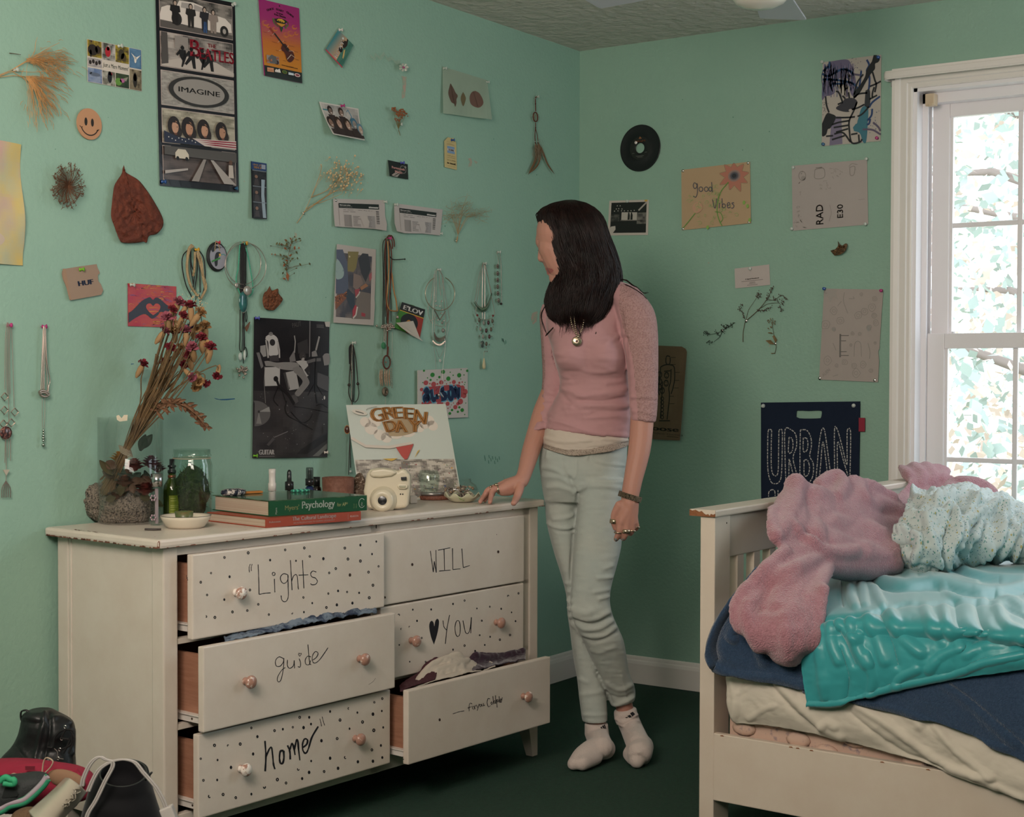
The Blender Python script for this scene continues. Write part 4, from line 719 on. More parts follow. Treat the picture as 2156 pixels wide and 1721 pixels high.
poster('fashion_picture',[(709,514.5),(791.5,525.5),(787,685.5),(702.5,679.5)],'L','#b3a9a3','white bordered picture of walking legs in jeans and red shoes','picture',d_fash,m=P_SATIN,n=10,outline=[(709.5,514),(791.5,525.5),(791,560),(790,600),(788.5,628),(789.5,640),(786.5,685.5),(702,679.5),(706,590)],lifts=(.004,.004,.012,.010))
def d_film(a):
 a.rect(0,0,1,.14,'#203a66');a.up();a.text('class of',.1,.06,.03,'#b98a3a',a.asp,w=.55);a.text('2012',.15,.115,.04,'#c08a3a',a.asp,w=.5,bold=.01);a.rect(.66,.03,.92,.11,'#8d94a0')
 for k,v in enumerate((.16,.44,.72)):
  photo(a,.05,v,.95,v+.26,'#15181c','#2b2a2e',k,8,14,4,2.4);a.up();a.ell(.30,v+.10,.10,.03,'#7c5f50');a.pg([(.20,v+.14),(.42,v+.14),(.5,v+.25),(.14,v+.25)],'#3a3436');a.line([(.05,v-.008),(.95,v-.008)],.04,'#6d747c',a.asp)
 a.pg([(.62,.30),(.85,.30),(.80,.55),(.92,.98),(.70,.98),(.60,.6)],'#8fa0ac')
poster('bookmark_strip',[(528.5,339.5),(561,344.5),(562,462),(531,459.5)],'L','#15171b','narrow dark glossy photo strip with a blue heading','photo strip',d_film,m=P_GLOSS,thick=.001,lifts=(.004,.004,.012,.012))
def d_marley(a):
 q=zc(700,500,7.482);a.rect(0,0,1,.30,'#1a1719');a.rect(0,.30,.45,1,'#3f7a2c');a.rect(.45,.30,1,1,'#962f24');a.up();a.ell(.48,.62,.34,.30,'#17141a',30);a.up();a.ell(.46,.74,.12,.20,'#b3762c',16);a.ell(.43,.70,.03,.03,'#2a1a10');a.ell(.52,.70,.03,.03,'#2a1a10');a.text("E'LOV",.12,.24,.16,'#cfc8c2',a.asp,w=.80,bold=.014);a.rect(0,.30,1,.325,'#c9a23a')
o=poster('one_love_sticker',[(846,636),(895,652),(884,712),(830,690)],'L','#3f7a2c','curling red, black and green sticker lettered LOVE, its corner folded over','sticker',d_marley,m=P_SATIN,n=10,outline=crom([(853,640),(870,643),(884,655),(889,680),(882,702),(876,700),(862,688),(838,684),(834,674),(840,656),(853,640)],30)[:-1],lifts=(.006,.006,.010,.012))
b=MB();c0=[wallpt('L',*p,l)for p,l in(((834,680),.013),((845,690),.018),((866,706),.034),((891,719),.045),((884,712),.040),((877,695),.026),((870,676),.016))]
b.poly(c0);b.poly([q+NL*-.0006 for q in c0[::-1]]);f_=b.build('folded_corner',mat('sticker_back','#b5aca2',.55),o)
def d_alison(a):
 rs2=np.random.RandomState(6);q=zc(720,680,6.341);h=lambda*p:a.h(q(*p))
 for x,y,r in((1200,695,28),(1290,725,16),(1340,655,26),(1410,745,28),(1558,700,28),(1670,640,16),(1600,1165,24),(1460,1165,16),(1560,1128,15),(1540,1188,15),(1430,1210,18),(1175,762,14),(1090,640,14),(1475,700,9),(1585,625,8),(1625,695,8),(1640,795,7),(1632,825,7),(1135,735,8),(1260,760,7),(1635,1225,8),(1650,1070,7),(1075,798,7),(1580,750,7),(1435,660,8)):a.ell(*h((x,y))[0],r/640,r/640*1.05,'#2f7a34',14)
 for x,y,r in((1115,800,30),(1215,820,32),(1315,795,28),(1485,790,26),(1560,800,14),(1600,870,34),(1640,920,36),(1625,970,34),(1575,1050,36),(1505,1125,28),(1400,1080,26),(1300,1075,40),(1060,890,22),(1080,1075,22),(1600,790,9),(1365,770,8),(1435,800,8),(1165,810,10),(1265,815,12),(1385,815,8),(1480,1070,7),(1435,1125,6),(1450,1095,6),(1405,1140,8),(1540,1080,22)):a.ell(*h((x,y))[0],r/640,r/640*1.05,'#a84a4c',14)
 a.up();a.pg(crom(h((1065,1000),(1070,930),(1110,860),(1190,850),(1300,840),(1400,830),(1500,825),(1570,830),(1600,930),(1580,1000),(1450,1030),(1300,1050),(1180,1075),(1100,1090),(1065,1000)),60)[:-1],'#9c4246');L=[]
 S=[[(1105,1050),(1090,1000),(1120,975),(1140,1000),(1110,1030)],[(1090,930),(1120,890),(1140,920),(1135,960),(1160,1040)],[(1180,890),(1200,1020),(1240,1015)],[(1255,950),(1260,1020)],[(1350,880),(1315,900),(1330,940),(1370,960),(1370,1000),(1310,1015)],[(1410,900),(1420,1000),(1460,1000),(1460,880),(1420,870)],[(1500,1000),(1500,870),(1545,990),(1550,860)],[(1250,890),(1252,893)]]
 for w,c in((.082,'#5a96ad'),(.056,'#1d2b48')):
  a.up()
  for s in S:a.line(crom(h(*s),16),w,c,a.asp)
 a.up();a.line(h((1340,990),(1300,930)),.012,'#b9b3ae',a.asp)
poster('name_card',[(880,780),(984.5,775),(985.5,879),(880,883)],'L','#b9b2ac','white graffiti name card with green and red dots, behind the album','card',d_alison,thick=.003,lifts=(.012,.008,.008,.012))
q=zc(0,0,3.993);cen=wallpt('L',187,261.5,.004);R_=.040
a=Art(lambda u,v,l:cen+V(1,0,0)*((np.asarray(u,float)[:,None])*R_)+V(0,0,-1)*((np.asarray(v,float)[:,None])*R_)+NL*(np.asarray(l)+.003));t=np.linspace(0,6.2832,49)[:-1]
paper(a,'#b98a68',4,.003,np.stack([np.cos(t),np.sin(t)],-1));a.ell(-.30,-.12,.12,.26,'#2a2522');a.ell(.22,-.12,.12,.26,'#2a2522');a.line([(.72*math.cos(s),.72*math.sin(s))for s in np.linspace(2.75,.40,24)],.075,'#2a2522');a.line([(-.80,.20),(-.66,.30),(-.56,.24)],.05,'#2a2522');a.line([(.56,.34),(.68,.34),(.76,.24)],.05,'#2a2522')
tag(a.build('smiley_coaster',P_MATTE),'round tan cardboard coaster printed with a smiling face','coaster')
M_straw=mat('dry_straw','#b98f5c',.8);M_straw2=mat('pale_dry_grass','#a98b62',.8);M_stem=mat('dry_brown_stem','#6d5138',.8);M_rust=mat('rust_seed','#8a5230',.8);M_olive=mat('olive_dry_leaf','#5d5a38',.8);M_bud=mat('cream_bud','#c9ae86',.8);M_umber=mat('umber_dry','#5a4436',.85)
def WL(x,y,l=.006):return wallpt('L',x,y,l)
def twig(b,pts,w,wall='L',l0=.004,l1=.012,mi=0,n=10,r1=.5):
 P=crom(pts,n);L=np.linspace(l0,l1,n)+.003*np.sin(np.arange(n)*1.7+pts[0][0]);b.tube([wallpt(wall,x,y,l)for(x,y),l in zip(P,L)],np.linspace(w,w*r1,n),4,mi=mi)
rs=np.random.RandomState(21)
b=MB();tips=[]
for p in([(-6,160),(25,147),(60,128),(90,115)],[(-6,162),(30,150),(70,152),(110,148)],[(-6,163),(40,160),(70,180),(95,225)],[(25,150),(55,170),(68,200),(72,240)],[(25,147),(68,118),(75,90),(79,78)],[(60,128),(95,105),(125,90)],[(40,160),(90,165),(125,168),(150,188)]):twig(b,p,.0009,l1=.02)
for k in range(420):
 g=rs.uniform()
 if g<.45:x,y=rs.normal(112,18),rs.normal(133,14)
 elif g<.9:x,y=rs.normal(95,17),rs.normal(205,28)
 else:x,y=rs.normal(100,22),rs.normal(165,15)
 ox,oy=(62,128)if y<160 else(62,165);dx,dy=x-ox,y-oy;L=math.hypot(dx,dy)+1e-6;s=rs.uniform(8,26);ex,ey=x+dx/L*s*.7+rs.uniform(-5,5),y+dy/L*s*.5+rs.uniform(2,10);l=rs.uniform(.006,.03)
 b.tube([WL(x,y,l),WL((x+ex)/2+rs.uniform(-2,2),(y+ey)/2-2,l+.003),WL(ex,ey,l)],[.0006,.0006,.0004],3)
 if k%3==0:b.tube([WL(ox+rs.uniform(-8,8),oy+rs.uniform(-6,6),.012),WL((x+ox)/2,(y+oy)/2-4,.015),WL(x,y,l)],.00045,3)
tag(b.build('dried_grass',mat('tawny_grass','#c99862',.8)),'feathery tawny dried grass spray pinned at the top left of the wall','dried plant','dried plants on the left wall')
b=MB();twig(b,[(20,112),(30,113),(44,115)],.0012);tag(b.build('dried_twig',M_umber),'tiny dark twig stuck to the wall above the feathery grass','dried plant','dried plants on the left wall')
b=MB()
for k in range(20):
 a_=rs.uniform(-1,1);top=(990+a_*52+rs.uniform(-6,6),rs.uniform(395,460)+abs(a_)*18);mid=(972+a_*22,455);twig(b,[(961,512),(964,495),mid,top],.0006,l1=.02)
 for j in range(4):
  t_=.35+.65*j/4;x,y=mid[0]+(top[0]-mid[0])*t_,mid[1]+(top[1]-mid[1])*t_;s=rs.choice((-1,1));b.tube([WL(x,y,.014),WL(x+s*rs.uniform(5,13),y-rs.uniform(-4,12),.016),WL(x+s*rs.uniform(8,20),y-rs.uniform(-6,10),.017)],.0004,3)
twig(b,[(975,475),(950,466),(933,458)],.0006)
tag(b.build('dried_grass',M_straw2),'wispy dried grass fan pinned to the right of the ticket sheets','dried plant','dried plants on the left wall')
b=MB();q=zc(540,0,3.993)
ST=[[(625,470),(640,448),(655,416),(675,378),(700,352)],[(655,416),(690,400),(720,370),(740,350)],[(640,448),(690,412),(730,390),(765,378)],[(655,416),(672,372),(678,350)],[(645,440),(665,428),(700,405),(735,400)],[(690,412),(715,370),(715,340)],[(660,430),(680,425),(720,408)]]
for p in ST:twig(b,p,.0011,l1=.02)
for k in range(130):
 x,y=rs.normal(722,22),rs.normal(370,17)
 if k<6:x,y=((676,347),(709,331),(728,405),(760,386),(677,350),(765,368))[k]
 if 660<x<772 and 328<y<412:
  l=rs.uniform(.012,.03);b.ball(WL(x,y,l),rs.uniform(.0022,.0038),6,mi=1);b.tube([WL(x,y,l),WL(x-rs.uniform(2,10),y+rs.uniform(6,14),l-.004)],.0004,3)
tag(b.build('babys_breath',[M_straw,M_bud]),'dried spray of cream round buds left of the small black card','dried plant','dried plants on the left wall')
b=MB()
for k in range(13):
 x=822+rs.uniform(0,34);y=228+rs.uniform(0,26);twig(b,[(843,286),(839,272),((x+838)/2,(y+272)/2+3),(x,y)],.0007,l1=.02)
 for j in range(5):b.ball(WL(x+rs.uniform(-4,4),y+rs.uniform(-4,4),.02),rs.uniform(.002,.0035),6,mi=1)
tag(b.build('dried_flower_bunch',[mat('green_brown_stem','#77693c',.8),M_rust]),'small upright bunch of dried brown buds below the pink peeled strip','dried plant','dried plants on the left wall')
b=MB()
for k in range(150):
 a_=rs.uniform(0,6.283);r=rs.uniform(.55,1);ex,ey=144+36*r*math.cos(a_),391+50*r*math.sin(a_);l=rs.uniform(.008,.035);b.tube([WL(144,390,.006),WL(144+18*r*math.cos(a_+.2),391+25*r*math.sin(a_+.2),l*.8),WL(ex,ey,l)],.0005,3)
 for j in range(3):b.tube([WL(ex,ey,l),WL(ex+rs.uniform(-5,5),ey+rs.uniform(-5,5),l+rs.uniform(-.004,.004))],[.0009,.0005],3)
tag(b.build('dried_seed_head',mat('brown_seedhead','#6d4a34',.85)),'round starry brown dried seed head with a silver tack','dried plant','dried plants on the left wall')
def leaf3d(name,outline,label,m,wall='L',lift=.01,bump=.006,f=.12,base=.003):
 O=crom(outline,90)[:-1];c=O.mean(0);rings=np.linspace(.02,1,22);G=[]
 for r in rings:
  p=c+(O-c)*r;h_=lift+bump*(fbm(p[:,0]*f,p[:,1]*f,3,4)-.45)*2.2+bump*.8*np.sin(r*3.0);G.append([wallpt(wall,x,y,max(.0022,l))for(x,y),l in zip(p,h_)])
 b=MB();b.grid(np.array(G),closed_v=True);o=b.build(name,m);mod(o,'SOLIDIFY',thickness=.0006);apply_mods(o);return tag(o,label,'leaf','dried plants on the left wall' if wall=='L' else 'dried plants on the right wall')
leaf3d('dried_leaf',[(261,348),(264,362),(290,378),(305,395),(322,420),(341,455),(344,473),(338,485),(328,494),(314,497),(309,511),(302,509),(285,512),(260,511),(252,505),(240,475),(234,455),(236,425),(240,395),(247,380),(256,366),(259,352)],'large crinkled rust brown leaf hanging point upwards beside the black band poster',mat('rust_leaf','#6b3320',.75,noise=(35,'#5a2a1c',.35,.65),bump=(220,.6,.004)),lift=.012,bump=.009,f=.16)
leaf3d('dried_leaf',[(568,602),(573,612),(585,608),(587,618),(595,629),(593,636),(583,648),(575,654),(562,652),(555,645),(553,630),(556,618),(563,612)],'small jagged brown leaf pinned above the large black and white poster',mat('brown_leaf','#7c4a2e',.75,noise=(60,'#5f3a26',.35,.65)),lift=.010,bump=.008,f=.3)
b=MB();twig(b,[(606,592),(603,570),(605,545),(612,520),(616,500)],.001,l1=.015)
for k in range(80):
 t_=rs.uniform(0,1);x=604+14*rs.normal()+6*t_;y=590-92*t_
 if y<560 or rs.uniform()<.3:
  l=rs.uniform(.008,.022);b.tube([WL(605+t_*8,y+8,.009),WL(x,y,l)],.0004,3);d=rs.uniform(2,4.5);a_=rs.uniform(0,6.3)
  b.poly([WL(x-d*math.cos(a_),y-d*math.sin(a_),l),WL(x+d*.5*math.sin(a_),y-d*.5*math.cos(a_),l+.002),WL(x+d*math.cos(a_),y+d*math.sin(a_),l),WL(x-d*.5*math.sin(a_),y+d*.5*math.cos(a_),l-.002)],mi=1 if k%3 else 2)
b.poly([WL(604,573,.012),WL(609,580,.014),WL(607,592,.012),WL(602,584,.010)],mi=2)
tag(b.build('dried_sprig',[M_stem,M_olive,M_rust]),'thin dried sprig with small olive leaves above the crumpled leaf','dried plant','dried plants on the left wall')
t0=thing('pressed_blossom',WL(850,142),'tiny white and pink blossom on a crumpled clear ribbon near the ceiling','dried plant','dried plants on the left wall')
b=MB()
for k in range(7):a_=k*.9;b.poly([WL(850,142,.012),WL(850+9*math.cos(a_-.35),142+8*math.sin(a_-.35),.018),WL(850+11*math.cos(a_),142+9*math.sin(a_),.022),WL(850+9*math.cos(a_+.35),142+8*math.sin(a_+.35),.016)])
b.ball(WL(850,142,.018),.004,6,mi=1);b.build('petal_cluster',[mat('white_petal','#c9c9bb',.7),mat('magenta_centre','#a04a78',.7)],t0)
b=MB();rp=[(779,118),(788,125),(790,115),(800,124),(808,112),(816,126),(824,122),(832,132),(842,130)]
G=np.array([[WL(x,y-4,.004+.008*(i%2)),WL(x+2,y+4,.012-.006*(i%2))]for i,(x,y)in enumerate(rp)]);b.grid(G,smooth=False);b.build('clear_ribbon',mat('clear_film','#b9c9b4',.3,alpha=.35),t0)
M_silver=mat('tarnished_silver','#b5a69c',.32,.85);M_cord=mat('black_cord','#1b1a1b',.7);M_brown=mat('brown_leather_cord','#5a2e22',.7);M_rope=mat('braided_rope','#a8926f',.9,bump=(300,.8,.004));M_turq=mat('turquoise_bead','#4aa88a',.4);M_bead=mat('dark_bead','#2f241f',.35);M_gold=mat('tan_beaded_cord','#a87a4a',.6)
def cord(b,pts,r,mi=0,l=.010,n=28,m=5,dl=0.0):P=crom(pts,n);b.tube([WL(x,y,l+dl*math.sin(i*.7))for i,(x,y)in enumerate(P)],r,m,mi=mi);return P
def chain(b,pts,r,mi=0,l=.010,step=4.0):
 P=crom(pts,60);d=np.r_[0,np.cumsum(np.hypot(*np.diff(P,axis=0).T))]
 for k,s in enumerate(np.arange(0,d[-1],step)):b.ball(WL(np.interp(s,d,P[:,0]),np.interp(s,d,P[:,1]),l+.0012*(k%2)),r,6,mi=mi)
 cord(b,pts,r*.45,mi,l)
def pend(t,name,m,fn):b=MB();fn(b);return b.build(name,m,t)
def gem(b,x,y,rx,ry,l=.014,mi=0,h=.004):c=WL(x,y,l);s=.00152;b.ball(c,(rx*s/.82,h,ry*s),12,mi=mi)
G_='necklaces hung on the left wall'
t0=thing('necklace_bunch',WL(410,540),'rope and black cord necklaces on a yellow tack behind the bouquet','necklace',G_)
q=zc(380,490,5.55);b=MB()
for p in([(130,145),(95,200),(80,330),(85,480),(130,640),(200,740)],[(150,160),(110,190),(85,300),(75,420),(110,600),(170,700)],[(200,210),(245,330),(265,500),(300,640),(240,770)],[(170,230),(165,400),(150,500)],[(190,230),(240,400),(265,540),(295,680)]):cord(b,q(*p),.0036,0,.014,m=6,dl=.002)
b.build('braided_rope',M_rope,t0);b=MB()
for p in([(100,190),(30,270),(20,400),(60,600),(130,750)],[(120,190),(120,400),(150,600)],[(160,200),(200,350),(190,500),(165,680)],[(220,210),(270,300),(290,500),(270,680),(230,770)],[(210,220),(225,450),(230,700)],[(105,200),(130,380),(160,480),(150,640)]):cord(b,q(*p),.0016,0,.010)
cord(b,[(412,618),(412,720),(404,752),(405,770)],.001,0,.008);cord(b,[(420,620),(424,700),(407,752)],.001,0,.008);b.build('cord',M_cord,t0)
pend(t0,'shell_charm',mat('shell_cream','#b9a284',.4),lambda b:(gem(b,407,747,5,8),gem(b,401,790,6,6),gem(b,412,752,4,5,.016)))
t0=thing('painted_medallion',WL(456,541),'round black and grey medallion painted with a toucan, hung from a red pin','ornament')
c=WL(456.5,541,.006);b=MB();b.lathe([(0,0),(.040,0),(.042,.003),(.040,.007),(0,.007)],c+V(0,.004,0),NL,32,sx=.93);b.build('disc',mat('medallion_black','#1b1d1f',.6),t0)
a=Art(lambda u,v,l:c+V(1,0,0)*(np.asarray(u,float)[:,None]*.037)+V(0,0,-1)*(np.asarray(v,float)[:,None]*.040)+NL*(np.asarray(l)+.0035));a.ell(.06,.0,.88,.88,'#8f8e98',36);a.up();a.pg(crom([(-.75,-.5),(-.3,-.78),(.1,-.70),(.25,-.62),(-.1,-.60),(-.5,-.3),(-.75,-.5)],30)[:-1],'#1d1e20');a.pg(crom([(-.35,.42),(-.30,.0),(-.15,-.28),(.15,-.35),(.30,-.25),(.10,-.02),(.0,.30),(-.05,.60),(-.25,.68),(-.35,.42)],40)[:-1],'#17181a');a.up();a.pg([(.10,-.22),(.28,-.25),(.34,-.10),(.14,-.02)],'#c9a04a');a.line([(-.65,.38),(-.2,.22),(.25,.08)],.12,'#2f7a34');a.line([(.34,-.16),(.6,-.22),(.85,-.12)],.06,'#4d8f8a');a.text('Costa Rica',-.15,-.58,.16,'#1d1e20',w=.95,rot=-.12);a.build('painted_face',P_SATIN,t0)
b=MB();q=zc(380,490,5.55);cord(b,q((400,215),(408,130),(420,110)),.0012);cord(b,q((458,210),(445,140),(430,115)),.0012);b.build('loop',M_rope,t0)
t0=thing('necklace_bunch',WL(515,600),'necklaces with wire hoops, turquoise beads and oval teal pendant','necklace',G_)
b=MB()
for cx,cy,rx,ry,l in((735,355,205,250,.012),(760,390,240,270,.016)):
 P=q(*[(cx+rx*math.cos(t),cy+ry*math.sin(t))for t in np.linspace(-1.6,4.6,40)]);b.tube([WL(*p,l)for p in P],.0011,6)
b.build('wire_hoop',M_silver,t0);b=MB()
for p in([(700,110),(690,200),(675,400),(650,560),(690,700),(720,740)],[(745,120),(790,280),(820,450),(845,620),(840,700),(800,750)]):chain(b,q(*p),.0021,0,.012,2.6)
b.build('turquoise_strand',M_turq,t0);b=MB()
for x in(705,718,730,742,755,768):cord(b,q((x,125),(x-4,400),(x-4,720)),.0016,0,.010+.002*(x%3))
for p in([(697,900),(695,1200),(690,1340),(705,1390),(722,1340),(728,920)],[(735,920),(740,1200),(735,1530)],[(745,920),(745,1150),(750,1350)],[(755,930),(765,1040),(778,1000),(770,920)],[(740,1380),(760,1340),(778,1400),(770,1455),(745,1400)]):cord(b,q(*p),.0013,0,.010)
b.build('cord',M_cord,t0)
b=MB();gem(b,512,636,9.5,20,.016,0,.005);b.build('oval_pendant',mat('teal_stone','#1f4a4e',.12,coat=.6,noise=(60,'#2f6a68',.4,.6)),t0);b=MB();c=WL(512.5,636,.014);b.ring(c,NL,.0235,.0014,30,6,sx=.62,sy=1.30,xdir=(1,0,0));b.build('pendant_rim',M_silver,t0)
pend(t0,'shell_pendant',mat('pearl','#a8a49c',.2,.4),lambda b:(gem(b,521,612,9,9,.020),gem(b,498,601,4,5,.016)));pend(t0,'arrowhead',mat('brown_stone','#6b4a38',.6),lambda b:b.prism([WL(515,690,.012),WL(525,678,.012),WL(522,690,.012),WL(518,698,.012)],NL*.004))
pend(t0,'white_bead',mat('milky_bead','#b9c2bc',.2),lambda b:(gem(b,506,751,4,7.5,.014),gem(b,515,748,2.5,10,.012)))
def frog(b):
 for k in range(26):gem(b,510+rs.normal()*4.5,780+rs.normal()*5.5,2.2,2.2,.012+rs.uniform(0,.006))
pend(t0,'silver_charm',M_silver,frog)
t0=thing('necklace_bunch',WL(815,620),'long brown cord necklaces with a small dream catcher at the bottom','necklace',G_);q=zc(700,500,7.482);b=MB()
for p in([(850,10),(830,200),(838,600),(845,1000),(870,1300),(862,1721)],[(880,20),(925,200),(930,500),(895,1000),(870,1500),(862,1721)],[(860,0),(900,-30),(940,60),(945,180)],[(880,-20),(930,-25),(970,50),(975,150)]):cord(b,q(*p),.0022,0,.012)
cord(b,[(817,730),(816,748)],.0034,0,.014);b.build('cord',M_brown,t0);b=MB()
for p in([(830,20),(790,150),(800,700),(788,1400)],[(840,20),(815,300),(812,800),(815,1400)],[(890,30),(905,400),(920,1000),(925,1330)],[(850,30),(855,500),(870,900),(850,1350)],[(845,30),(850,700),(835,1250)]):cord(b,q(*p),.0013,0,.008)
cord(b,q((900,300),(950,345),(1030,350),(1140,343)),.0016,0,.014);b.ball(WL(*q((1140,344))[0],.014),.0028,8);b.build('cord',M_cord,t0);b=MB()
for p in([(870,60),(890,400),(870,800),(855,1000),(900,1140),(1010,1160),(1020,1130)],[(935,560),(970,850),(1000,980),(1020,1140)]):cord(b,q(*p),.0024,0,.013)
b.build('beaded_cord',M_gold,t0);b=MB()
for k in range(26):gem(b,815+rs.normal()*9,688+rs.normal()*4,2,2.4,.012)
chain(b,q((815,1400),(815,1640)),.002,0,.012,2.5);chain(b,q((850,1380),(830,1640)),.002,0,.012,2.5);chain(b,[(826,700),(825,760)],.0008,0,.008,2);gem(b,837,668,3,4);b.build('silver_charms',M_silver,t0)
pend(t0,'green_disc',mat('jade_disc','#2f7a4e',.4),lambda b:gem(b,807.5,728,6.5,7,.012,0,.002))
b=MB();c=WL(814,763,.014);b.ring(c,NL,.0205,.0026,32,8,sx=.88,sy=1.03,xdir=(1,0,0));b.build('hoop',M_brown,t0);b=MB()
for k in range(12):
 for r0,r1 in((1,.72),(.72,.42),(.42,.15)):
  for s in(.26,-.26):a0=k*.5236+(.26 if r0<1 else 0);p0=(814+12*r0*math.cos(a0),763+13.2*r0*math.sin(a0));p1=(814+12*r1*math.cos(a0+s),763+13.2*r1*math.sin(a0+s));b.tube([WL(*p0,.014),WL(*p1,.015)],.0005,3)
b.build('web',mat('sinew_web','#6f8f8a',.6),t0);b=MB();b.ball(WL(812.5,763,.015),.0022,8);b.build('red_bead',mat('orange_bead','#a8452a',.4),t0)
b=MB()
for k,x in enumerate((801.5,805,811,815,820)):P=[(x,777),(x-1+k*.2,795),(x+1,814)];G=np.array([[WL(px_-1.6*w,py_,.012),WL(px_,py_,.0145),WL(px_+1.6*w,py_,.012)]for(px_,py_),w in zip(crom(P,8),(.5,1,1.2,1.3,1.2,1.1,.8,.3))]);b.grid(G)
for k in range(10):b.cyl(WL(824+.15*k,776+4.3*k,.012),(0,0,-1),.0022,.0024,8)
b.build('feathers',mat('grey_brown_feather','#7d6650',.6,noise=(300,'#b5a08a',.45,.6)),t0);b=MB();c=WL(811,825,.012);b.ring(c,NL,.010,.0055,24,8,sx=.9,sy=1.0,xdir=(1,0,0));b.build('coin_charm',mat('old_metal','#7d6f60',.35,.7,bump=(300,.8,.004)),t0);b=MB();chain(b,[(812,835),(811,866)],.0010,0,.010,2);b.build('chain',M_silver,t0)
t0=thing('necklace_bunch',WL(925,660),'silver necklaces with a large wire hoop and fringed plates','necklace',G_);q=zc(870,550,7.17);b=MB()
b.tube([WL(*p,.014)for p in q(*[(405+222*math.cos(t),490+255*math.sin(t))for t in np.linspace(-1.2,4.3,44)])],.0016,6);b.build('wire_hoop',mat('pale_gold_wire','#b0a08a',.3,.8),t0);b=MB()
for p in([(330,150),(322,400),(325,900),(318,1080)],[(350,130),(345,400),(345,620)],[(390,150),(400,350),(415,520)],[(400,140),(440,260),(430,420)],[(410,150),(455,260),(460,500),(490,900),(490,1120)],[(315,200),(290,420),(260,620),(230,650)],[(440,250),(500,600),(550,880)],[(230,640),(225,780),(270,920),(310,940)],[(270,900),(330,860),(350,820)],[(345,960),(420,985),(490,960),(550,890)],[(420,620),(430,700)]):chain(b,q(*p),.0014,0,.012,2.8)
for p in([(330,200),(290,1000),(330,1450),(345,1640)],[(345,1320),(400,1450),(485,1240),(550,920)],[(490,1250),(450,1600),(440,1721)]):cord(b,q(*p),.0006,0,.008)
b.build('chain',M_silver,t0);b=MB();b.smooth=False
for p0,p1 in(((320,740),(400,885)),((485,760),(405,885))):b.tube([WL(*q(p0)[0],.016),WL(*q(p1)[0],.016)],.0026,4)
for j in range(3):
 P=crom(q((318,1080+20*j),(345,1140+22*j),(400,1170+22*j),(485,1130+20*j)),12);b.tube([WL(*p,.014)for p in P],.0022,5)
for k in range(16):x,y=300+12*k,1180+70*math.sin((k+1)*.18);b.lathe([(0,0),(.002,-.001),(.002,-.006),(0,-.008)],WL(*q((x,y))[0],.014),(0,0,1),6)
for x,y in((470,1180),(472,1230),(350,670),(400,680),(340,605),(430,605),(425,790),(440,730),(370,890),(460,900)):b.ball(WL(*q((x,y))[0],.015),.003,8)
b.build('silver_plates',M_silver,t0);pend(t0,'round_pendant',mat('grey_stone','#8a827a',.25,.3),lambda b:(gem(b,933,696,4.5,5,.016),gem(b,931,680,2,3,.016)));b=MB();c=WL(926.5,759.5,.010);b.ring(c,NL,.0035,.0016,14,6);b.build('tiny_ring_charm',mat('white_charm','#cfc4bc',.35),t0)
b=MB();cord(b,[(932,779),(931,800),(925,828)],.0006,0,.016);gem(b,924,832,3,4,.018);b.build('hanging_charm',M_silver,t0)
t0=thing('necklace_bunch',WL(1018,650),'statement necklace of oval stones and a silver collar, white drop below','necklace',G_);b=MB()
for p in([(1050,40),(1000,200),(960,430),(930,620)],[(1060,40),(1010,300),(960,640),(945,780),(960,810)],[(1080,40),(1130,250),(1185,490)],[(1090,50),(1150,350),(1195,600),(1230,790),(1210,820)]):chain(b,q(*p),.0015,0,.012,2.6)
for p in([(1050,60),(1042,500),(1045,870)],[(1080,60),(1082,500),(1078,880)]):cord(b,q(*p),.0018,0,.008)
for p in([(960,800),(1000,870),(1090,890),(1190,860),(1210,820)],):chain(b,q(*p),.0018,0,.013,3)
b.build('chain',M_silver,t0);P0=crom(q((915,620),(960,700),(1040,770),(1130,720),(1190,500)),20);P1=crom(q((935,610),(990,680),(1060,700),(1120,640),(1185,480)),20);b=MB();b.grid(np.array([[WL(*p,.012),WL(*((np.array(p)+r)/2),.016),WL(*r,.013)]for p,r in zip(P0,P1)]));o=b.build('silver_collar',mat('polished_silver','#aab3a8',.12,1.0),t0);mod(o,'SOLIDIFY',thickness=.001);apply_mods(o)
S_=[(997,890),(1065,935),(1135,930),(1197,905),(1017,1022),(1102,1050),(1175,1030),(1055,1140),(1150,1140),(1105,1250)]
b=MB()
for x,y in S_:X,Y=q((x,y))[0];c=WL(X,Y,.014);b.ring(c,NL,.0050,.0012,16,5,sy=1.35,sx=1,xdir=(1,0,0))
for x,y in((965,990),(1205,995),(1000,1130),(1185,1135),(1150,1260),(970,945),(1210,960),(1030,1090),(1085,1365),(1115,1365),(1100,1310),(1040,1240)):b.ball(WL(*q((x,y))[0],.013),.0024,6)
b.build('stone_settings',mat('antique_silver','#8d8078',.35,.7),t0);b=MB()
for k,(x,y)in enumerate(S_):X,Y=q((x,y))[0];gem(b,X,Y,3.6,5.2,.0145,k%3,.003)
b.build('oval_stones',[mat('brown_cabochon','#5f5648',.2),mat('grey_cabochon','#8a877c',.2),mat('maroon_cabochon','#4a2a2c',.2)],t0)
pend(t0,'red_bead',mat('maroon_bead','#6a2420',.3),lambda b:(gem(b,1005,664,2.6,2.6,.014,0,.004),gem(b,1038,665,2.6,2.6,.014,0,.004)));b=MB();b.ring(WL(1016,725,.008),NL,.009,.0028,24,6,sx=.8,sy=1.1,xdir=(1,0,0));b.build('grey_ring',mat('slate_ring','#5f6a68',.3,.5),t0)
def drop(b):b.lathe([(0,.030),(.003,.026),(.006,.014),(.0085,0),(.007,-.008),(.003,-.011),(0,-.0115)],WL(1019,771,.012),(0,0,1),10,sy=.6);cord(b,[(1019,741),(1019,752)],.0006)
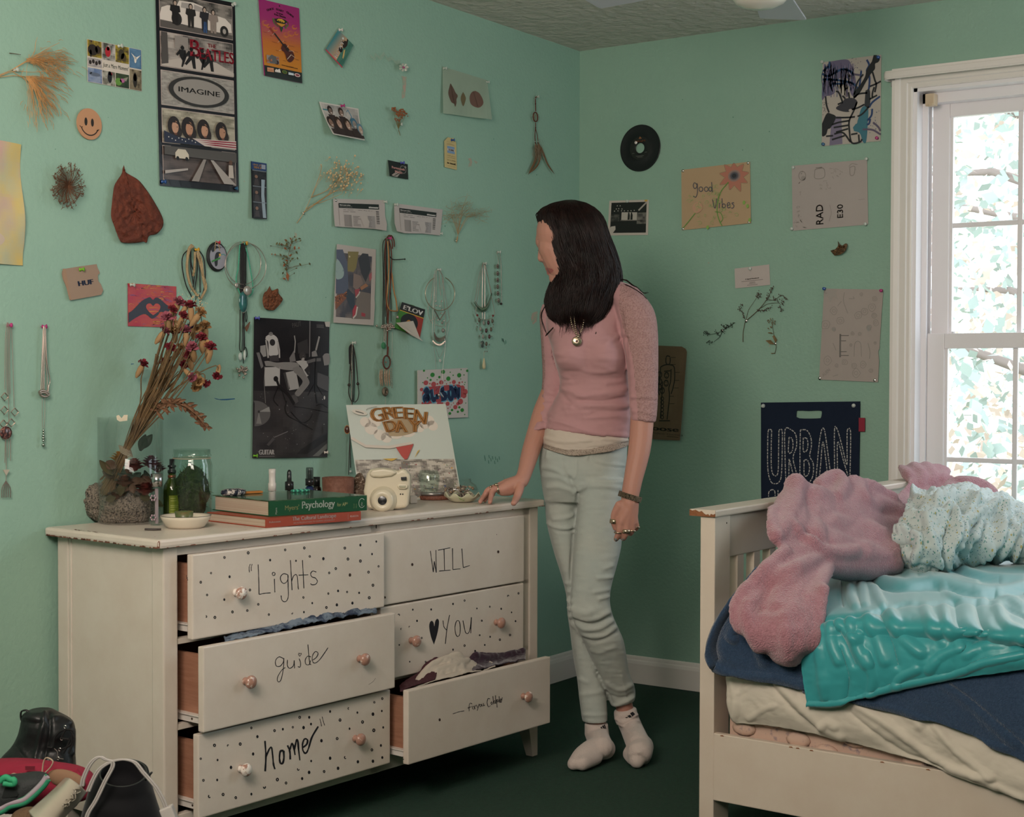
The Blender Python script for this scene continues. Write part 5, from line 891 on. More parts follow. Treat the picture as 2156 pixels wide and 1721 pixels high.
pend(t0,'white_drop',mat('cream_stone','#bdb08a',.4),drop)
t0=thing('concho_bracelet',WL(1048,590),'bracelet of six round silver conchos hanging highest on the right','bracelet',G_);b=MB();chain(b,[(1046,531),(1049,545),(1049,565)],.0013,0,.008,3);chain(b,[(1052,531),(1055,560),(1056,620),(1056,640)],.0016,0,.006,3);b.build('chain',M_silver,t0)
for k,(x,y)in enumerate(((1048,561),(1048,576),(1048,590),(1048,604),(1048.5,618),(1050,633))):
 b=MB();b.lathe([(0,.004),(.002,.0035),(.006,.0025),(.0085,.0005),(.0088,0),(.0,0)],WL(x,y,.010),NL,20);b.m=1;b.ball(WL(x,y,.0135),.0022,8);b.build('concho',[mat('antique_silver','#8d8078',.35,.7),M_bead],t0)
b=MB();gem(b,1055,640,4,3,.010);b.build('clasp',M_bead,t0)
t0=thing('dream_catcher',WL(1128,270),'small brown dream catcher with feathers hanging beside the corner','dream catcher');q=zc(1110,195,9.3);b=MB()
cord(b,q((180,80),(160,120),(160,220),(165,365)),.0022,0,.008);cord(b,q((165,590),(163,690),(150,850),(155,950)),.0018,0,.008);cord(b,q((165,700),(200,850),(212,955)),.0014,0,.008);b.build('cord',M_brown,t0);b=MB();c=WL(*q((162,478))[0],.010);b.ring(c,NL,.0165,.0023,28,8,sx=.92,sy=1.05,xdir=(1,0,0));b.build('hoop',M_brown,t0);b=MB()
for k in range(10):
 for r0,r1 in((1,.6),(.6,.2)):
  for s in(.31,-.31):a0=k*.628;X,Y=q((162,478))[0];b.tube([WL(X+8.2*r0*math.cos(a0),Y+10.5*r0*math.sin(a0),.010),WL(X+8.2*r1*math.cos(a0+s),Y+10.5*r1*math.sin(a0+s),.011)],.0004,3)
b.build('web',mat('tan_sinew','#9c7a5c',.6),t0);pend(t0,'beads',mat('dark_red_bead','#4a211c',.35),lambda b:[b.ball(WL(*q(p)[0],.010),.003,8)for p in((162,222),(163,690),(160,985),(212,985))]);pend(t0,'silver_bead',M_silver,lambda b:[b.ball(WL(*q(p)[0],.011),.0026,8)for p in((160,962),(210,962),(155,120))])
b=MB()
for P,w in(([(165,1000),(190,1200),(130,1400),(20,1610)],3.2),([(210,1000),(250,1250),(190,1440),(20,1600)],2.6),([(220,1000),(320,1200),(400,1400),(535,1600)],2.2)):
 C_=crom(q(*P),16);T_=np.gradient(C_,axis=0);T_/=np.linalg.norm(T_,axis=1)[:,None];N_=np.stack([-T_[:,1],T_[:,0]],-1);W_=w*np.interp(np.linspace(0,1,16),[0,.15,.4,.8,1],[.3,1.3,.8,.7,.1]);b.grid(np.array([[WL(*(c_+n_*w_),.010),WL(*c_,.013),WL(*(c_-n_*w_),.010)]for c_,n_,w_ in zip(C_,N_,W_)]))
for k in range(160):x,y=rs.normal(215,45),rs.normal(1130,80);X,Y=q((x,y))[0];b.tube([WL(X,Y,rs.uniform(.008,.02)),WL(X+rs.uniform(-3,4),Y+rs.uniform(4,12),rs.uniform(.008,.02))],.0004,3,mi=1)
b.build('feathers',[mat('brown_feather','#6d5034',.6),mat('downy_feather','#8d7f6a',.8)],t0)
t0=thing('necklace_bunch',WL(742,790),'dark bead and black cord necklaces hanging behind the square album','necklace',G_);q=zc(720,680,6.341);b=MB()
for p in([(130,290),(110,330),(105,480),(125,700),(140,1050)],[(140,290),(150,500),(160,800),(155,1060)],[(150,290),(160,400),(165,700),(158,1060)],[(120,290),(95,350),(100,550)]):cord(b,q(*p),.0016,0,.009)
b.build('cord',M_cord,t0);b=MB();chain(b,q((125,300),(115,500),(100,700),(95,820),(90,930),(110,1010),(140,1060)),.0020,0,.012,2.6);chain(b,q((150,300),(185,480),(205,700),(212,820),(225,930),(210,1020),(170,1065)),.0020,0,.012,2.6)
for x,y in((95,830),(212,815)):b.ball(WL(*q((x,y))[0],.014),.0050,10)
b.build('dark_beads',M_bead,t0);b=MB();chain(b,q((140,290),(128,600),(130,900),(125,1100)),.0015,0,.010,3);chain(b,[(738,722),(741,760),(742,800)],.0013,0,.008,3);b.build('chain',M_silver,t0);b=MB();cord(b,[(742,846),(738,900),(735,960),(734,1000)],.0012,0,.006);chain(b,[(740,846),(737,930),(738,985)],.0018,0,.008,2.6);b.ball(WL(738,993,.008),.0045,8,mi=1);b.build('trailing_strand',[M_bead,mat('milky_bead','#b9c2bc',.2)],t0)
t0=thing('necklace_bunch',WL(15,830),'silver chain necklaces with diamond links at the far left','necklace',G_);q=zc(0,640,3.993);b=MB()
for p in([(60,160),(45,300),(40,720)],[(68,160),(55,400),(60,760)],[(75,165),(68,500),(75,1000)],[(85,165),(80,400),(85,760)],[(95,170),(105,400),(118,870)],[(45,1130),(40,1340)],[(72,1140),(68,1290)],[(88,1140),(88,1320)],[(50,1130),(52,1370),(50,1500)]):chain(b,q(*p),.0012,0,.010,2.2)
b.build('chain',M_silver,t0);b=MB();b.smooth=False
for x,y in((40,782),(38,895),(125,910),(30,1010),(95,1000)):c=q((x,y))[0];P=[WL(c[0]+d[0]*8,c[1]+d[1]*8.5,.012)for d in((0,-1),(1,0),(0,1),(-1,0),(0,-1))];b.tube(P,.0016,4)
b.build('diamond_links',M_silver,t0);b=MB();gem(b,*q((50,1085))[0],10,10.5,.014,0,.005);b.build('round_pendant',mat('dark_mottled_stone','#3a2a2c',.15,noise=(160,'#8a5a52',.5,.6)),t0);b=MB();b.ring(WL(*q((50,1085))[0],.012),NL,.0158,.0014,26,6,sx=1.0,xdir=(1,0,0));b.build('pendant_rim',M_silver,t0)
b=MB();b.smooth=False;b.prism([WL(*p,.010)for p in q((22,1395),(78,1395),(50,1445))],NL*.002);b.build('white_triangle',mat('bone_triangle','#b3a998',.4),t0);b=MB()
for k in range(5):chain(b,q((50,1490),(18+17*k,1550),(15+18*k,1630)),.0016,0,.009,3)
b.build('tassel',mat('antique_silver','#8d8078',.35,.7),t0)
t0=thing('necklace_bunch',WL(92,800),'silver snake chain necklaces knotted in a loop, second from the left edge','necklace',G_);b=MB()
for k,p in enumerate(([(365,190),(355,400),(345,700),(340,740)],[(370,190),(362,450),(360,740)],[(378,190),(385,450),(395,600),(400,740)],[(372,190),(372,500),(370,760)],[(382,190),(395,480),(420,640),(410,690),(405,760)])):cord(b,q(*p),.0014,0,.010+.001*k)
b.tube([WL(*p,.014)for p in crom(q((330,740),(360,728),(400,745),(410,765),(385,780),(345,770),(330,740)),30)],.0032,6);b.tube([WL(*p,.017)for p in crom(q((335,752),(375,745),(405,770)),12)],.0028,6)
for p in([(355,780),(355,900),(357,1050)],[(376,780),(378,900),(372,1050)]):cord(b,q(*p),.0006,0,.008)
b.build('snake_chain',M_silver,t0);b=MB()
for y,r in((1065,.0035),(1085,.003),(1110,.004),(1130,.0045),(1150,.0035),(1188,.0048)):b.ball(WL(*q((364,y))[0],.010),r,8)
b.build('drop_pendant',mat('polished_silver','#aab3a8',.12,1.0),t0)
for x,y,k,w,ti in((490,10,'clear','at the top right corner of the black band poster',(-.2,.1)),(341,383,'blue','at the bottom left corner of the band poster',(.3,0)),(492,397,'teal','at the bottom right corner of the band poster',(.4,0)),(587,13,'darktack','at the top of the magenta booklet',(0,0)),(714,63,'white','at the top of the diamond surf card',(.4,0)),(718,223,'magenta','on the group photograph',(.5,.1)),(934,144,'clear','at the left of the pressed leaf paper',(.3,0)),(1024,173,'clear','at the right of the pressed leaf paper',(.3,0)),(844,343,'violet','on the small black card',(.4,0)),(950,295,'blue','on the tan shoe tag',(.5,0)),(707,422,'tack','at the left of the higher ticket',(0,0)),(808,425,'clear','at the right of the higher ticket',(.4,0)),(831,431,'clear','at the left of the lower ticket',(.3,0)),(925,492,'clear','at the bottom of the lower ticket',(.4,0)),(961,507,'tack','at the foot of the wispy grass',(0,0)),(187.5,239,'darktack','at the top of the smiling coaster',(0,0)),(144,389,'tack','in the middle of the starry seed head',(0,0)),(261,359,'tack','at the tip of the large brown leaf',(0,0)),(297,496,'tack','at the bottom of the large brown leaf',(0,0)),(168,568,'green','in the torn cardboard',(.5,.1)),(275,600,'clear','on the red heart hands card',(.4,0)),(639,449,'tack','on the stem of the cream bud spray',(0,0)),(570,643,'tack','on the small jagged leaf',(0,0)),(411,526,'yellow','holding the rope necklaces',(.3,0)),(455,511,'red','above the painted medallion',(.6,.05)),(513,512.5,'yellow','holding the wire hoop necklaces',(.3,0)),(538,670,'violet','at the top left of the large concert poster',(.5,0)),(534,960,'green','at the bottom left of the large concert poster',(.5,0)),(683,953,'white','at the bottom right of the large concert poster',(.5,.05)),(817,502,'pink','holding the long brown cords',(.3,0)),(16,685,'pink','holding the silver chains at the far left',(.4,0)),(89,688,'magenta','holding the knotted snake chains',(.6,.05)),(603,567,'tack','on the thin sprig',(0,0)),(250,97,'clear','at the top of the wildlife postcard',(.2,0)),(742,722,'clear','holding the dark bead strands',(.2,0)),(922,568,'clear','holding the hooped silver necklaces',(.2,0)),(1018,555,'clear','holding the stone statement necklace',(.2,0)),(1048,531,'clear','holding the concho bracelet',(.2,0)),(1129,204,'clear','holding the small dream catcher',(.2,0)),(849,143,'clear','through the tiny white blossom',(.3,0)),(840,262,'clear','in the small bunch of brown buds',(.2,0)),(30,147,'clear','in the feathery grass stems',(.2,0))):pin(x,y,'L',k,w,ti)
def WR(x,y,l=.006):return wallpt('R',x,y,l)
def d_bw(a):
 q=zc(1260,60,3.369);h=lambda*p:a.h(q(*p));a.rect(.06,.06,.95,.93,'#1b1d1c');a.up()
 photo(a,.06,.40,.28,.60,'#2a2b2a','#55534f',2,8,5);photo(a,.72,.36,.95,.68,'#3a3938','#77736d',4,8,8)
 a.pg(h((165,1303),(275,1303),(272,1358),(162,1358)),'#b3aca4');a.pg(h((72,1430),(90,1405),(120,1400),(122,1425),(100,1455),(80,1452)),'#b9b1aa');a.line(h((285,1290),(345,1230)),.035,'#a39c95',a.asp);a.line(h((155,1362),(275,1360),(340,1368)),.008,'#8d8680',a.asp);a.up()
 for x,y in((135,1258),(155,1258),(128,1280),(145,1278),(168,1280),(115,1295),(140,1293),(165,1293),(185,1293),(210,1293),(232,1292),(255,1290)):a.ell(*h((x,y))[0],.014,.016,'#b9b2aa',6)
 for x in(215,235):a.pg(h((x-8,1356),(x-6,1325),(x-3,1305),(x+4,1303),(x+9,1325),(x+7,1356)),'#1b1d1c')
 a.rect(.90,.0,.97,.05,'#c9a24a')
poster('photograph',[(1283,423),(1366,420.5),(1364,495),(1279,496)],'R','#c0b6ae','white bordered black and white photograph of a tunnel beside the hair','photograph',d_bw,m=P_SATIN,thick=.0015)
def d_good(a):
 q=zc(1260,60,3.369);h=lambda*p:a.h(q(*p));G_='#6d9a4e'
 S=lambda p,w=.008,c='#5b5a62':a.line(crom(h(*p),5*len(p)),w,c,a.asp)
 a.up();cx,cy=965,1045
 for k in range(9):
  t=k*.698-1.6;L=105 if math.sin(t)<.5 or k%2 else 120;e=(cx+L*math.cos(t),max(955,cy+L*math.sin(t)));n=(-math.sin(t),math.cos(t));e=(min(1073,e[0]),e[1]);P=[(cx,cy),(cx+.55*L*math.cos(t)+24*n[0],max(950,cy+.55*L*math.sin(t)+24*n[1])),e,(cx+.55*L*math.cos(t)-24*n[0],max(950,cy+.55*L*math.sin(t)-24*n[1]))];a.pg(h(*P),'#b97a68');S([P[1],P[2],P[3]],.005,'#8d7a62')
 a.up()
 for r,c in((44,'#9a8078'),(34,'#7d6d6e'),(26,'#56565e'),(16,'#3a3a40')):a.ell(*h((cx,cy))[0],r/490,r/460,c,18);a.up()
 a.ell(*h((705,1270))[0],.075,.09,'#c49a80',14);a.up()
 S([(925,1090),(870,1160),(850,1230),(845,1300),(860,1360),(880,1400)],.013,G_);S([(605,1415),(650,1360),(690,1310)],.012,G_);S([(830,1300),(870,1310),(885,1350),(870,1375)],.01,G_)
 rr=np.random.RandomState(3)
 for k in range(46):
  x,y,r=rr.uniform(625,990),rr.uniform(1170,1400),rr.uniform(8,20)
  if k>30:x,y=rr.uniform(740,860),rr.uniform(1100,1280)
  S([(x+r*(1-.12*j)*math.cos(j*.9+k),y+r*(1-.12*j)*math.sin(j*.9+k))for j in range(8)],.005,'#9aae72')
 for x,y in((1035,1235),(1060,1260),(1075,1360),(778,1412)):a.ell(*h((x,y))[0],.02,.035,'#8aae5a',8)
 for p in([(705,1110),(685,1095),(675,1115),(685,1135),(700,1125),(703,1100),(705,1160),(695,1195),(675,1190)],circ(730,1140,13,16),circ(768,1140,13,16),circ(797,1140,11,15),[(806,1090),(812,1160)],[(812,1213),(830,1275),(845,1205)],[(862,1238),(860,1275)],[(880,1205),(882,1270)],circ(893,1258,11,14),[(916,1255),(935,1250),(930,1235),(917,1245),(922,1272),(940,1268)],[(965,1235),(950,1240),(965,1258),(955,1275),(945,1272)]):S(p,.011)
poster('drawing',[(1434.5,358),(1579,340.5),(1581,470),(1435.5,485)],'R','#b89c7c','tan paper drawing with a pink flower lettered good vibes','drawing',d_good,lifts=(.004,.004,.006,.004))
def d_rad(a):
 q=zc(1260,60,3.369);h=lambda*p:a.h(q(*p));a.up();c='#8d8681';S=lambda p,w=.008,c=c:a.line(crom(h(*p),5*len(p)),w,c,a.asp)
 u=lambda t,x,y,s,w,r=-1.5708:a.text(t,*h((x,y))[0],s,'#7d7873',a.asp,w=w,rot=r,bold=.004)
 u('RAD',1598,1388,.115,.25);u('E30',1738,1342,.09,.17);S(circ(1448,1045,25,32));a.ell(*h((1455,1062))[0],.03,.035,'#98918c',12);a.ell(*h((1442,1030))[0],.008,.01,'#8d8681',8);S([(1540,1000),(1600,992),(1605,1055),(1540,1062),(1540,1000)]);S([(1545,990),(1590,985)],.014);S([(1785,985),(1820,980),(1815,1035),(1790,1040),(1785,985)]);S([(1780,980),(1800,960),(1840,965)],.006);S([(1640,1370),(1655,1310),(1645,1250)],.005);S([(1845,1215),(1890,1210)],.004)
 rr=np.random.RandomState(8)
 for k in range(34):
  x,y=[(rr.uniform(1405,1440),rr.uniform(1100,1340)),(rr.uniform(1650,1740),rr.uniform(990,1060)),(rr.uniform(1540,1650),rr.uniform(1090,1150)),(rr.uniform(1395,1470),rr.uniform(1350,1420))][k%4];S([(x+rr.uniform(-14,14),y+rr.uniform(-12,12))for _ in range(3)],.006,'#9d9690')
poster('drawing',[(1667,349.5),(1825.5,336),(1828,473),(1669,486)],'R','#ada39f','white paper pencil drawing with letters RAD turned sideways','drawing',d_rad)
def d_ink(a):
 q=zc(1720,110,8.193);h=lambda*p:a.h(q(*p));rr=np.random.RandomState(5)
 def S(p,w,c,tp=False):a.line(crom(h(*p),6*len(p)),w,c,a.asp,tp)
 pu,bl,te,bk='#6d6580','#2c4a72','#3f7382','#23262a'
 a.pg(crom(h((210,165),(510,125),(600,230),(650,380),(690,620),(720,720),(620,760),(560,640),(540,470),(420,430),(300,560),(280,720),(150,760),(90,820),(95,560),(150,300)),70),pu);a.pg(h((270,1100),(420,1110),(440,1580),(215,1610),(240,1300)),'#7a7289');a.pg(crom(h((620,1300),(700,1180),(770,960),(880,940),(880,1200),(850,1540),(790,1545),(740,1400),(640,1360)),40),te);a.up()
 for k in range(60):x=rr.uniform(110,640);S([(x,rr.uniform(180,320)),(x+rr.uniform(-40,30),450),(x+rr.uniform(-60,40),rr.uniform(560,780))],.012,['#8a8098','#5d5572','#4d5878'][k%3])
 a.pg(crom(h((520,350),(580,400),(590,470),(540,420)),16),'#b3aaa2');a.pg(crom(h((345,560),(470,550),(560,600),(540,700),(460,760),(400,700)),30),'#b3aaa2')
 for p in([(90,370),(200,410),(420,300),(560,320),(640,400)],[(100,470),(250,470),(470,500),(620,540),(720,640)],[(260,545),(440,540),(470,520)],[(200,240),(150,290),(110,330)],[(220,160),(210,280)]):S(p,.035,bl)
 for p in([(765,320),(740,540),(700,720)],[(860,130),(900,220),(860,320),(905,420),(900,600),(870,700)],[(1090,760),(960,860),(900,950)],[(955,975),(940,1090),(870,1180)],[(920,1150),(900,1230),(860,1250)]):S(p,.032,'#2b426e')
 a.up();a.pg(crom(h((980,50),(1040,55),(1085,110),(1060,170),(1005,200),(1000,290),(920,390),(820,560),(740,700),(640,800),(640,700),(760,540),(830,420),(860,300),(950,160)),60),bk);a.pg(crom(h((480,800),(620,790),(700,860),(640,980),(540,1030),(400,1010),(330,960),(430,880)),40),'#3b3a42');a.pg(crom(h((90,1230),(170,1060),(240,1060),(330,1120),(240,1300),(190,1330),(160,1420),(95,1450),(90,1330)),40),bk);a.pg(crom(h((840,660),(910,650),(920,880),(880,960),(820,920)),24),'#2f3338')
 for p in([(640,730),(700,520),(800,380)],[(960,340),(1000,480),(1025,560),(1000,690)],[(910,590),(1010,550),(1105,500)],[(990,600),(960,700),(955,780)],[(910,810),(1040,740)],[(900,940),(760,1080),(600,1120),(330,1130)],[(820,900),(700,960),(560,1000)],[(690,860),(640,1000),(560,1180),(560,1340),(600,1560),(740,1550),(780,1500)],[(260,1250),(380,1210),(560,1180)],[(290,1300),(540,1260)],[(330,1380),(540,1320)],[(300,1410),(450,1390),(580,1550)],[(260,1510),(480,1440)],[(160,1450),(280,1440)],[(545,690),(560,790)],[(440,750),(490,800)],[(330,670),(380,700),(440,850)],[(360,900),(450,860)],[(150,760),(170,920),(210,1040)],[(590,1420),(700,1400)],[(720,1420),(730,1540)],[(870,700),(720,720),(640,780)]):S(p,.028,bk)
 for p in([(790,1330),(960,1340),(1100,1420)],[(970,1210),(1060,1290),(1095,1360)],[(520,640),(520,770)],[(640,380),(740,395)]):S(p,.03,'#5d556a')
 a.up()
 for x,y,rx,ry in((578,1000,.03,.015),(680,1115,.022,.022),(680,1200,.02,.025),(695,1020,.025,.03)):a.ell(*h((x,y))[0],rx,ry,'#b3aaa2',12)
 for k in range(60):x,y=((rr.uniform(580,780),rr.uniform(100,320)),(rr.uniform(870,1090),rr.uniform(980,1400)),(rr.uniform(100,200),rr.uniform(820,1080)))[k%3];a.ell(*h((x,y))[0],.006,.005,['#4d4a66',bl,bk][k%3],6)
poster('ink_painting',[(1732,131),(1855.5,115),(1854,297),(1730,308)],'R','#b5aca4','abstract purple, blue and black ink painting near the window top','painting',d_ink,m=P_SATIN)
def d_biz(a):
 a.up();a.text('A Signed Photobook',.30,.62,.05,'#4a4542',a.asp,w=.40,bold=.004)
 for v,w in((.70,.62),(.78,.16),(.84,.18),(.91,.30)):a.rect(.50-w/2,v-.015,.50+w/2,v+.012,'#8d8480')
poster('business_card',[(1546.5,566),(1619.5,557),(1621.5,600),(1548,607.5)],'R','#beb2ae','white printed card pinned above the pressed flower stem','card',d_biz,thick=.001)
def d_dood(a):
 q=zc(1420,500,4.492);h=lambda*p:a.h(q(*p));a.up();rr=np.random.RandomState(12);S=lambda p,w=.006,c='#8d8882':a.line(crom(h(*p),5*len(p)),w,c,a.asp)
 S([(1570,915),(1568,1135)],.03,'#77736f')
 for y,x in((930,1650),(980,1625),(1082,1630),(1118,1650)):S([(1570,y),(x,y)],.013,'#77736f')
 for x,y,r in((1510,695,38),(1570,790,40),(1870,660,40),(1430,830,48),(1510,870,20),(1685,910,18),(1755,915,18),(1840,855,28),(1670,1020,14),(1535,1215,18),(1450,1165,42),(1610,1180,30),(1700,1215,28),(1720,1285,44),(1860,1262,22),(1785,1205,34),(1890,740,28),(1905,810,30),(1895,580,26),(1770,540,16),(1900,1000,14),(1740,740,40),(1800,700,36)):
  S([(x+r*rr.uniform(.7,1)*math.cos(t),y+r*rr.uniform(.7,1.1)*math.sin(t))for t in np.linspace(0,6.3,9)]);S([(x+r*.4*math.cos(t),y+r*.4*math.sin(t))for t in np.linspace(0,6.3,6)],.005)
 a.ell(*h((1840,860))[0],.04,.035,'#9d9893',12);a.ell(*h((1508,872))[0],.03,.02,'#9d9893',10);a.pg(h((1420,495),(1550,500),(1530,520),(1550,590),(1500,560),(1475,620),(1450,560),(1418,560)),'#a39b95')
 for p in([(1610,520),(1600,600),(1640,720)],[(1650,580),(1700,580),(1690,560)],[(1545,650),(1580,605)],[(1700,1130),(1710,1000),(1760,1000),(1770,1130)],[(1830,1000),(1850,1080),(1845,1150)],[(1500,1000),(1530,1070)],[(1500,1315),(1550,1300)],[(1430,500),(1415,520),(1440,530)]):S(p,.008)
 a.text('ALIEN',*h((1410,1320))[0],.035,'#8d8882',a.asp,w=.16,rot=-.75)
poster('doodle_sheet',[(1735,608),(1859.5,610),(1848,805),(1724.5,799.5)],'R','#a89d97','tall torn sheet of pencil doodles with a large letter E','drawing',d_dood,outline=[(1735,608),(1859.5,610),(1858,640),(1856.5,652),(1854.5,690),(1852,725),(1852,733),(1849,741),(1851,760),(1848.5,805),(1724.5,799.5),(1730,700)],lifts=(.004,.004,.006,.005))
c=WR(1348,312,.004);b=MB();b.lathe([(.0190,.0015),(.0195,.0018),(.044,.0018),(.046,.0012),(.084,.0014),(.0872,.0022),(.0885,.0014),(.0885,0),(.0190,0),(.0190,.0015)],c,NR,64,sx=.985,xdir=(0,1,0))
rec=b.build('vinyl_record',mat('black_vinyl','#151618',.28,spec=.5),None,'black vinyl single with a dark label and large centre hole','record')
a=Art(lambda u,v,l:c+V(0,-1,0)*(np.asarray(u,float)[:,None]*.044)+V(0,0,-1)*(np.asarray(v,float)[:,None]*.044)+NR*(np.asarray(l)+.0019));t=np.linspace(0,6.2832,41)
O=np.stack([np.cos(t),np.sin(t)],-1);a.add(np.concatenate([a.P(O),a.P(O*.46)]),[(i,i+1,42+i-1+1-1,41+i)for i in range(40)],col='#20221f');a.up()
a.text('MGM',0,-.52,.19,'#c0764a',w=.98,align='c',bold=.012);a.up();a.text('MGM',0,-.61,.10,'#a8a29a',w=.98,align='c',bold=.004);a.pg([(-.12,-.80),(.0,-1.0),(.12,-.88),(.18,-.80)],'#8a5a3a')
for u,v,w in((-.66,.42,.24),(.58,.40,.22),(0,.68,.78),(0,.78,.5)):a.rect(u-w/2,v-.025,u+w/2,v+.02,'#5d5c58')
a.build('record_label',P_SATIN,rec)
leaf3d('dried_leaf',[(1748,528),(1756,527),(1764,518),(1764,508),(1768,514),(1774,517),(1779,513),(1784,514),(1783,522),(1777,532),(1765,537),(1757,538),(1752,533)],'small curled brown leaf under the RAD drawing',mat('olive_brown_leaf','#54422e',.7,noise=(80,'#7a5a3a',.4,.6)),'R',.016,.014,.35)
def florets(b,pts,n,sp,mi,wall='R',s=.0024,l=.010):
 P=crom(pts,max(n,2))
 for k in range(n):
  x,y=P[k]+rs.normal(size=2)*sp;b.ball(wallpt(wall,x,y,l+rs.uniform(0,.006)),(s*rs.uniform(.5,1),s*.6,s*rs.uniform(.6,1.2)),6,mi=mi)
RM=[mat('pressed_stem','#5d4a34',.8),mat('pressed_maroon','#4f2f2a',.85),mat('pressed_dark','#2f3028',.85),mat('pressed_tan_leaf','#7a6747',.8)];q=zc(1420,500,4.492);b=MB()
for p,w in(([(648,990),(650,900),(665,815),(677,790)],.0016),([(677,790),(790,690),(870,590),(935,470)],.0015),([(677,780),(700,690),(745,620),(795,545)],.0010),([(665,770),(640,710),(610,670)],.0009),([(870,590),(950,590),(1010,548),(1070,585)],.0010),([(815,670),(880,630),(980,620),(1005,640)],.0009),([(790,690),(850,688),(915,655)],.0010)):twig(b,q(*p),w,'R',l1=.008)
for p,n,sp in(([(790,520),(800,575)],26,3),([(870,590),(900,520),(935,470)],26,1.5),([(1000,550),(1060,580)],12,1.5),([(940,575),(970,600)],12,1.8),([(1010,595),(1040,635)],12,1.8),([(1000,655),(1015,700)],14,1.6),([(790,690),(860,690),(915,655)],26,1.8),([(635,635),(610,690)],14,1.6),([(640,700),(660,765)],10,1.2)):florets(b,q(*p),n,sp,1)
tag(b.build('pressed_flower',RM),'large pressed flower stem with maroon florets below the white card','dried plant','dried plants on the right wall')
b=MB()
for p in([(565,810),(480,865),(450,885),(390,910),(320,920)],[(450,885),(430,940),(370,990)],[(480,865),(440,820)],[(480,865),(500,830)]):twig(b,q(*p),.0012,'R',l1=.008,mi=2)
for p,n,sp in(([(275,900),(320,915)],22,2.2),([(310,995),(360,995)],14,2),([(390,890),(420,920)],12,2.4),([(450,830),(500,850),(560,815)],26,2),([(440,870),(470,900)],12,2)):florets(b,q(*p),n,sp,2)
tag(b.build('pressed_flower',RM),'dark pressed sprig lying sideways, left of the large flower stem','dried plant','dried plants on the right wall')
b=MB();twig(b,q((950,1100),(962,1030),(945,960),(930,860),(915,800)),.0011,'R',l1=.008)
for p in([(950,1015),(900,1010),(860,975),(910,970)],[(955,1000),(925,935),(945,925),(972,970)],[(935,915),(880,905),(890,897),(920,900)],[(910,1095),(950,1093),(955,1100),(920,1102)]):P=q(*p);b.poly([WR(x,y,.006+.004*(i%2))for i,(x,y)in enumerate(P)],mi=3)
florets(b,q((880,795),(920,785),(945,815),(900,860)),34,2,3);tag(b.build('pressed_flower',RM),'small pressed sprig with three tan leaves, lowest of the pressed plants','dried plant','dried plants on the right wall')
def d_moose(a):
 q=zc(1340,700,4.146);h=lambda*p:a.h(q(*p));a.up();S=lambda p,w=.014,c='#2b2a24':a.line(crom(h(*p),5*len(p)),w,c,a.asp)
 a.raster(.02,.02,.98,.98,14,24,lambda x,y:mixc('#76614c','#6b5743',np.clip(fbm(x*4,y*6,2)*2-.5,0,1)));a.up()
 for p in([(262,225),(260,260),(268,285),(290,285),(298,255),(296,225)],[(262,222),(275,210),(297,218)],[(215,310),(255,292),(300,292),(332,315),(335,420),(320,500),(305,550)],[(215,310),(205,420),(195,520),(205,560)],[(305,330),(300,440),(285,500),(290,580),(270,770)],[(230,440),(225,560),(212,760)],[(245,350),(300,345)],[(200,780),(295,780)]):S(p,.016)
 for x,y in((266,385),(262,455),(228,520),(206,380),(206,440),(205,490)):S(circ(x,y,18,26),.014);S([(x-10,y-8),(x-4,y-8)],.012);S([(x+4,y-8),(x+10,y-8)],.012);S([(x-6,y+14),(x+6,y+14)],.01);a.pg(h((x-18,y-10),(x-10,y-28),(x+10,y-28),(x+18,y-10),(x,y-20)),'#2b2a24')
 for k in range(6):S(circ(228,590+32*k,13-k*.5,15),.012)
 for y,x0 in((225,300),(288,300),(360,335),(430,330),(498,325),(570,285),(635,290)):S([(x0,y),(x0+45,y)],.007)
 u,v=h((146,858))[0];a.text('moose',u-.18,v,.050,'#25241f',a.asp,w=.60,bold=.008);u,v=h((150,890))[0];a.text('Movies - Video Games',u-.40,v,.022,'#4a4236',a.asp,w=.89);u,v=h((268,914))[0];a.rect(u,v-.006,u+.19,v,'#3f3a30')
poster('paper_bag',[(1313,722),(1445.5,731),(1431,930),(1306,920)],'R','#705c48','brown paper bag printed with a figure diagram behind the arm','bag',d_moose,thick=.003,outline=[(1313,722),(1385,728),(1435,730),(1443,735),(1445.5,742),(1441,800),(1436,870),(1431,928),(1400,927),(1306,920),(1309,820)],lifts=(.005,.006,.016,.006))
uc=[(1602,848),(1810.5,845.5),(1808,1062),(1603,1064)];pts=[WR(*p,.010)for p in uc];a=Art(sheet(*pts,NR,0,lambda u,v:.004*np.sin(u*5+v*3)*np.clip(v-.1,0,1)),.0004);a.asp=1.0;Hh=homography(uc);h_=lambda pp:(lambda q_:q_[:,:2]/q_[:,2:])(np.c_[np.asarray(pp,float),np.ones(len(pp))]@Hh.T)
q=zc(1340,700,4.146);NV='#1b2436';hole=h_(crom(q((1402,700),(1412,683),(1500,686),(1612,683),(1625,700),(1622,730),(1608,752),(1420,752),(1402,725),(1402,700)),36)[:-1]);t=np.linspace(0,1,10)[:-1]
ed=np.concatenate([np.stack([t,0*t],-1),np.stack([1+0*t,t],-1),np.stack([1-t,1+0*t],-1),np.stack([0*t,1-t],-1)]);hc=hole.mean(0);ring=[]
for e in ed:ang=math.atan2(e[1]-hc[1],e[0]-hc[0]);ha=np.arctan2(hole[:,1]-hc[1],hole[:,0]-hc[0]);ring.append(hole[np.argmin(np.abs((ha-ang+math.pi)%(2*math.pi)-math.pi))])
for off in(0,-.004):
 G=np.array([np.array(ring)+(ed-np.array(ring))*k for k in np.linspace(0,1,8)]);g3=np.array([a.F(r[:,0],r[:,1],off)for r in G]);a.grid(g3 if off==0 else g3[::-1],closed_v=True,col=NV)
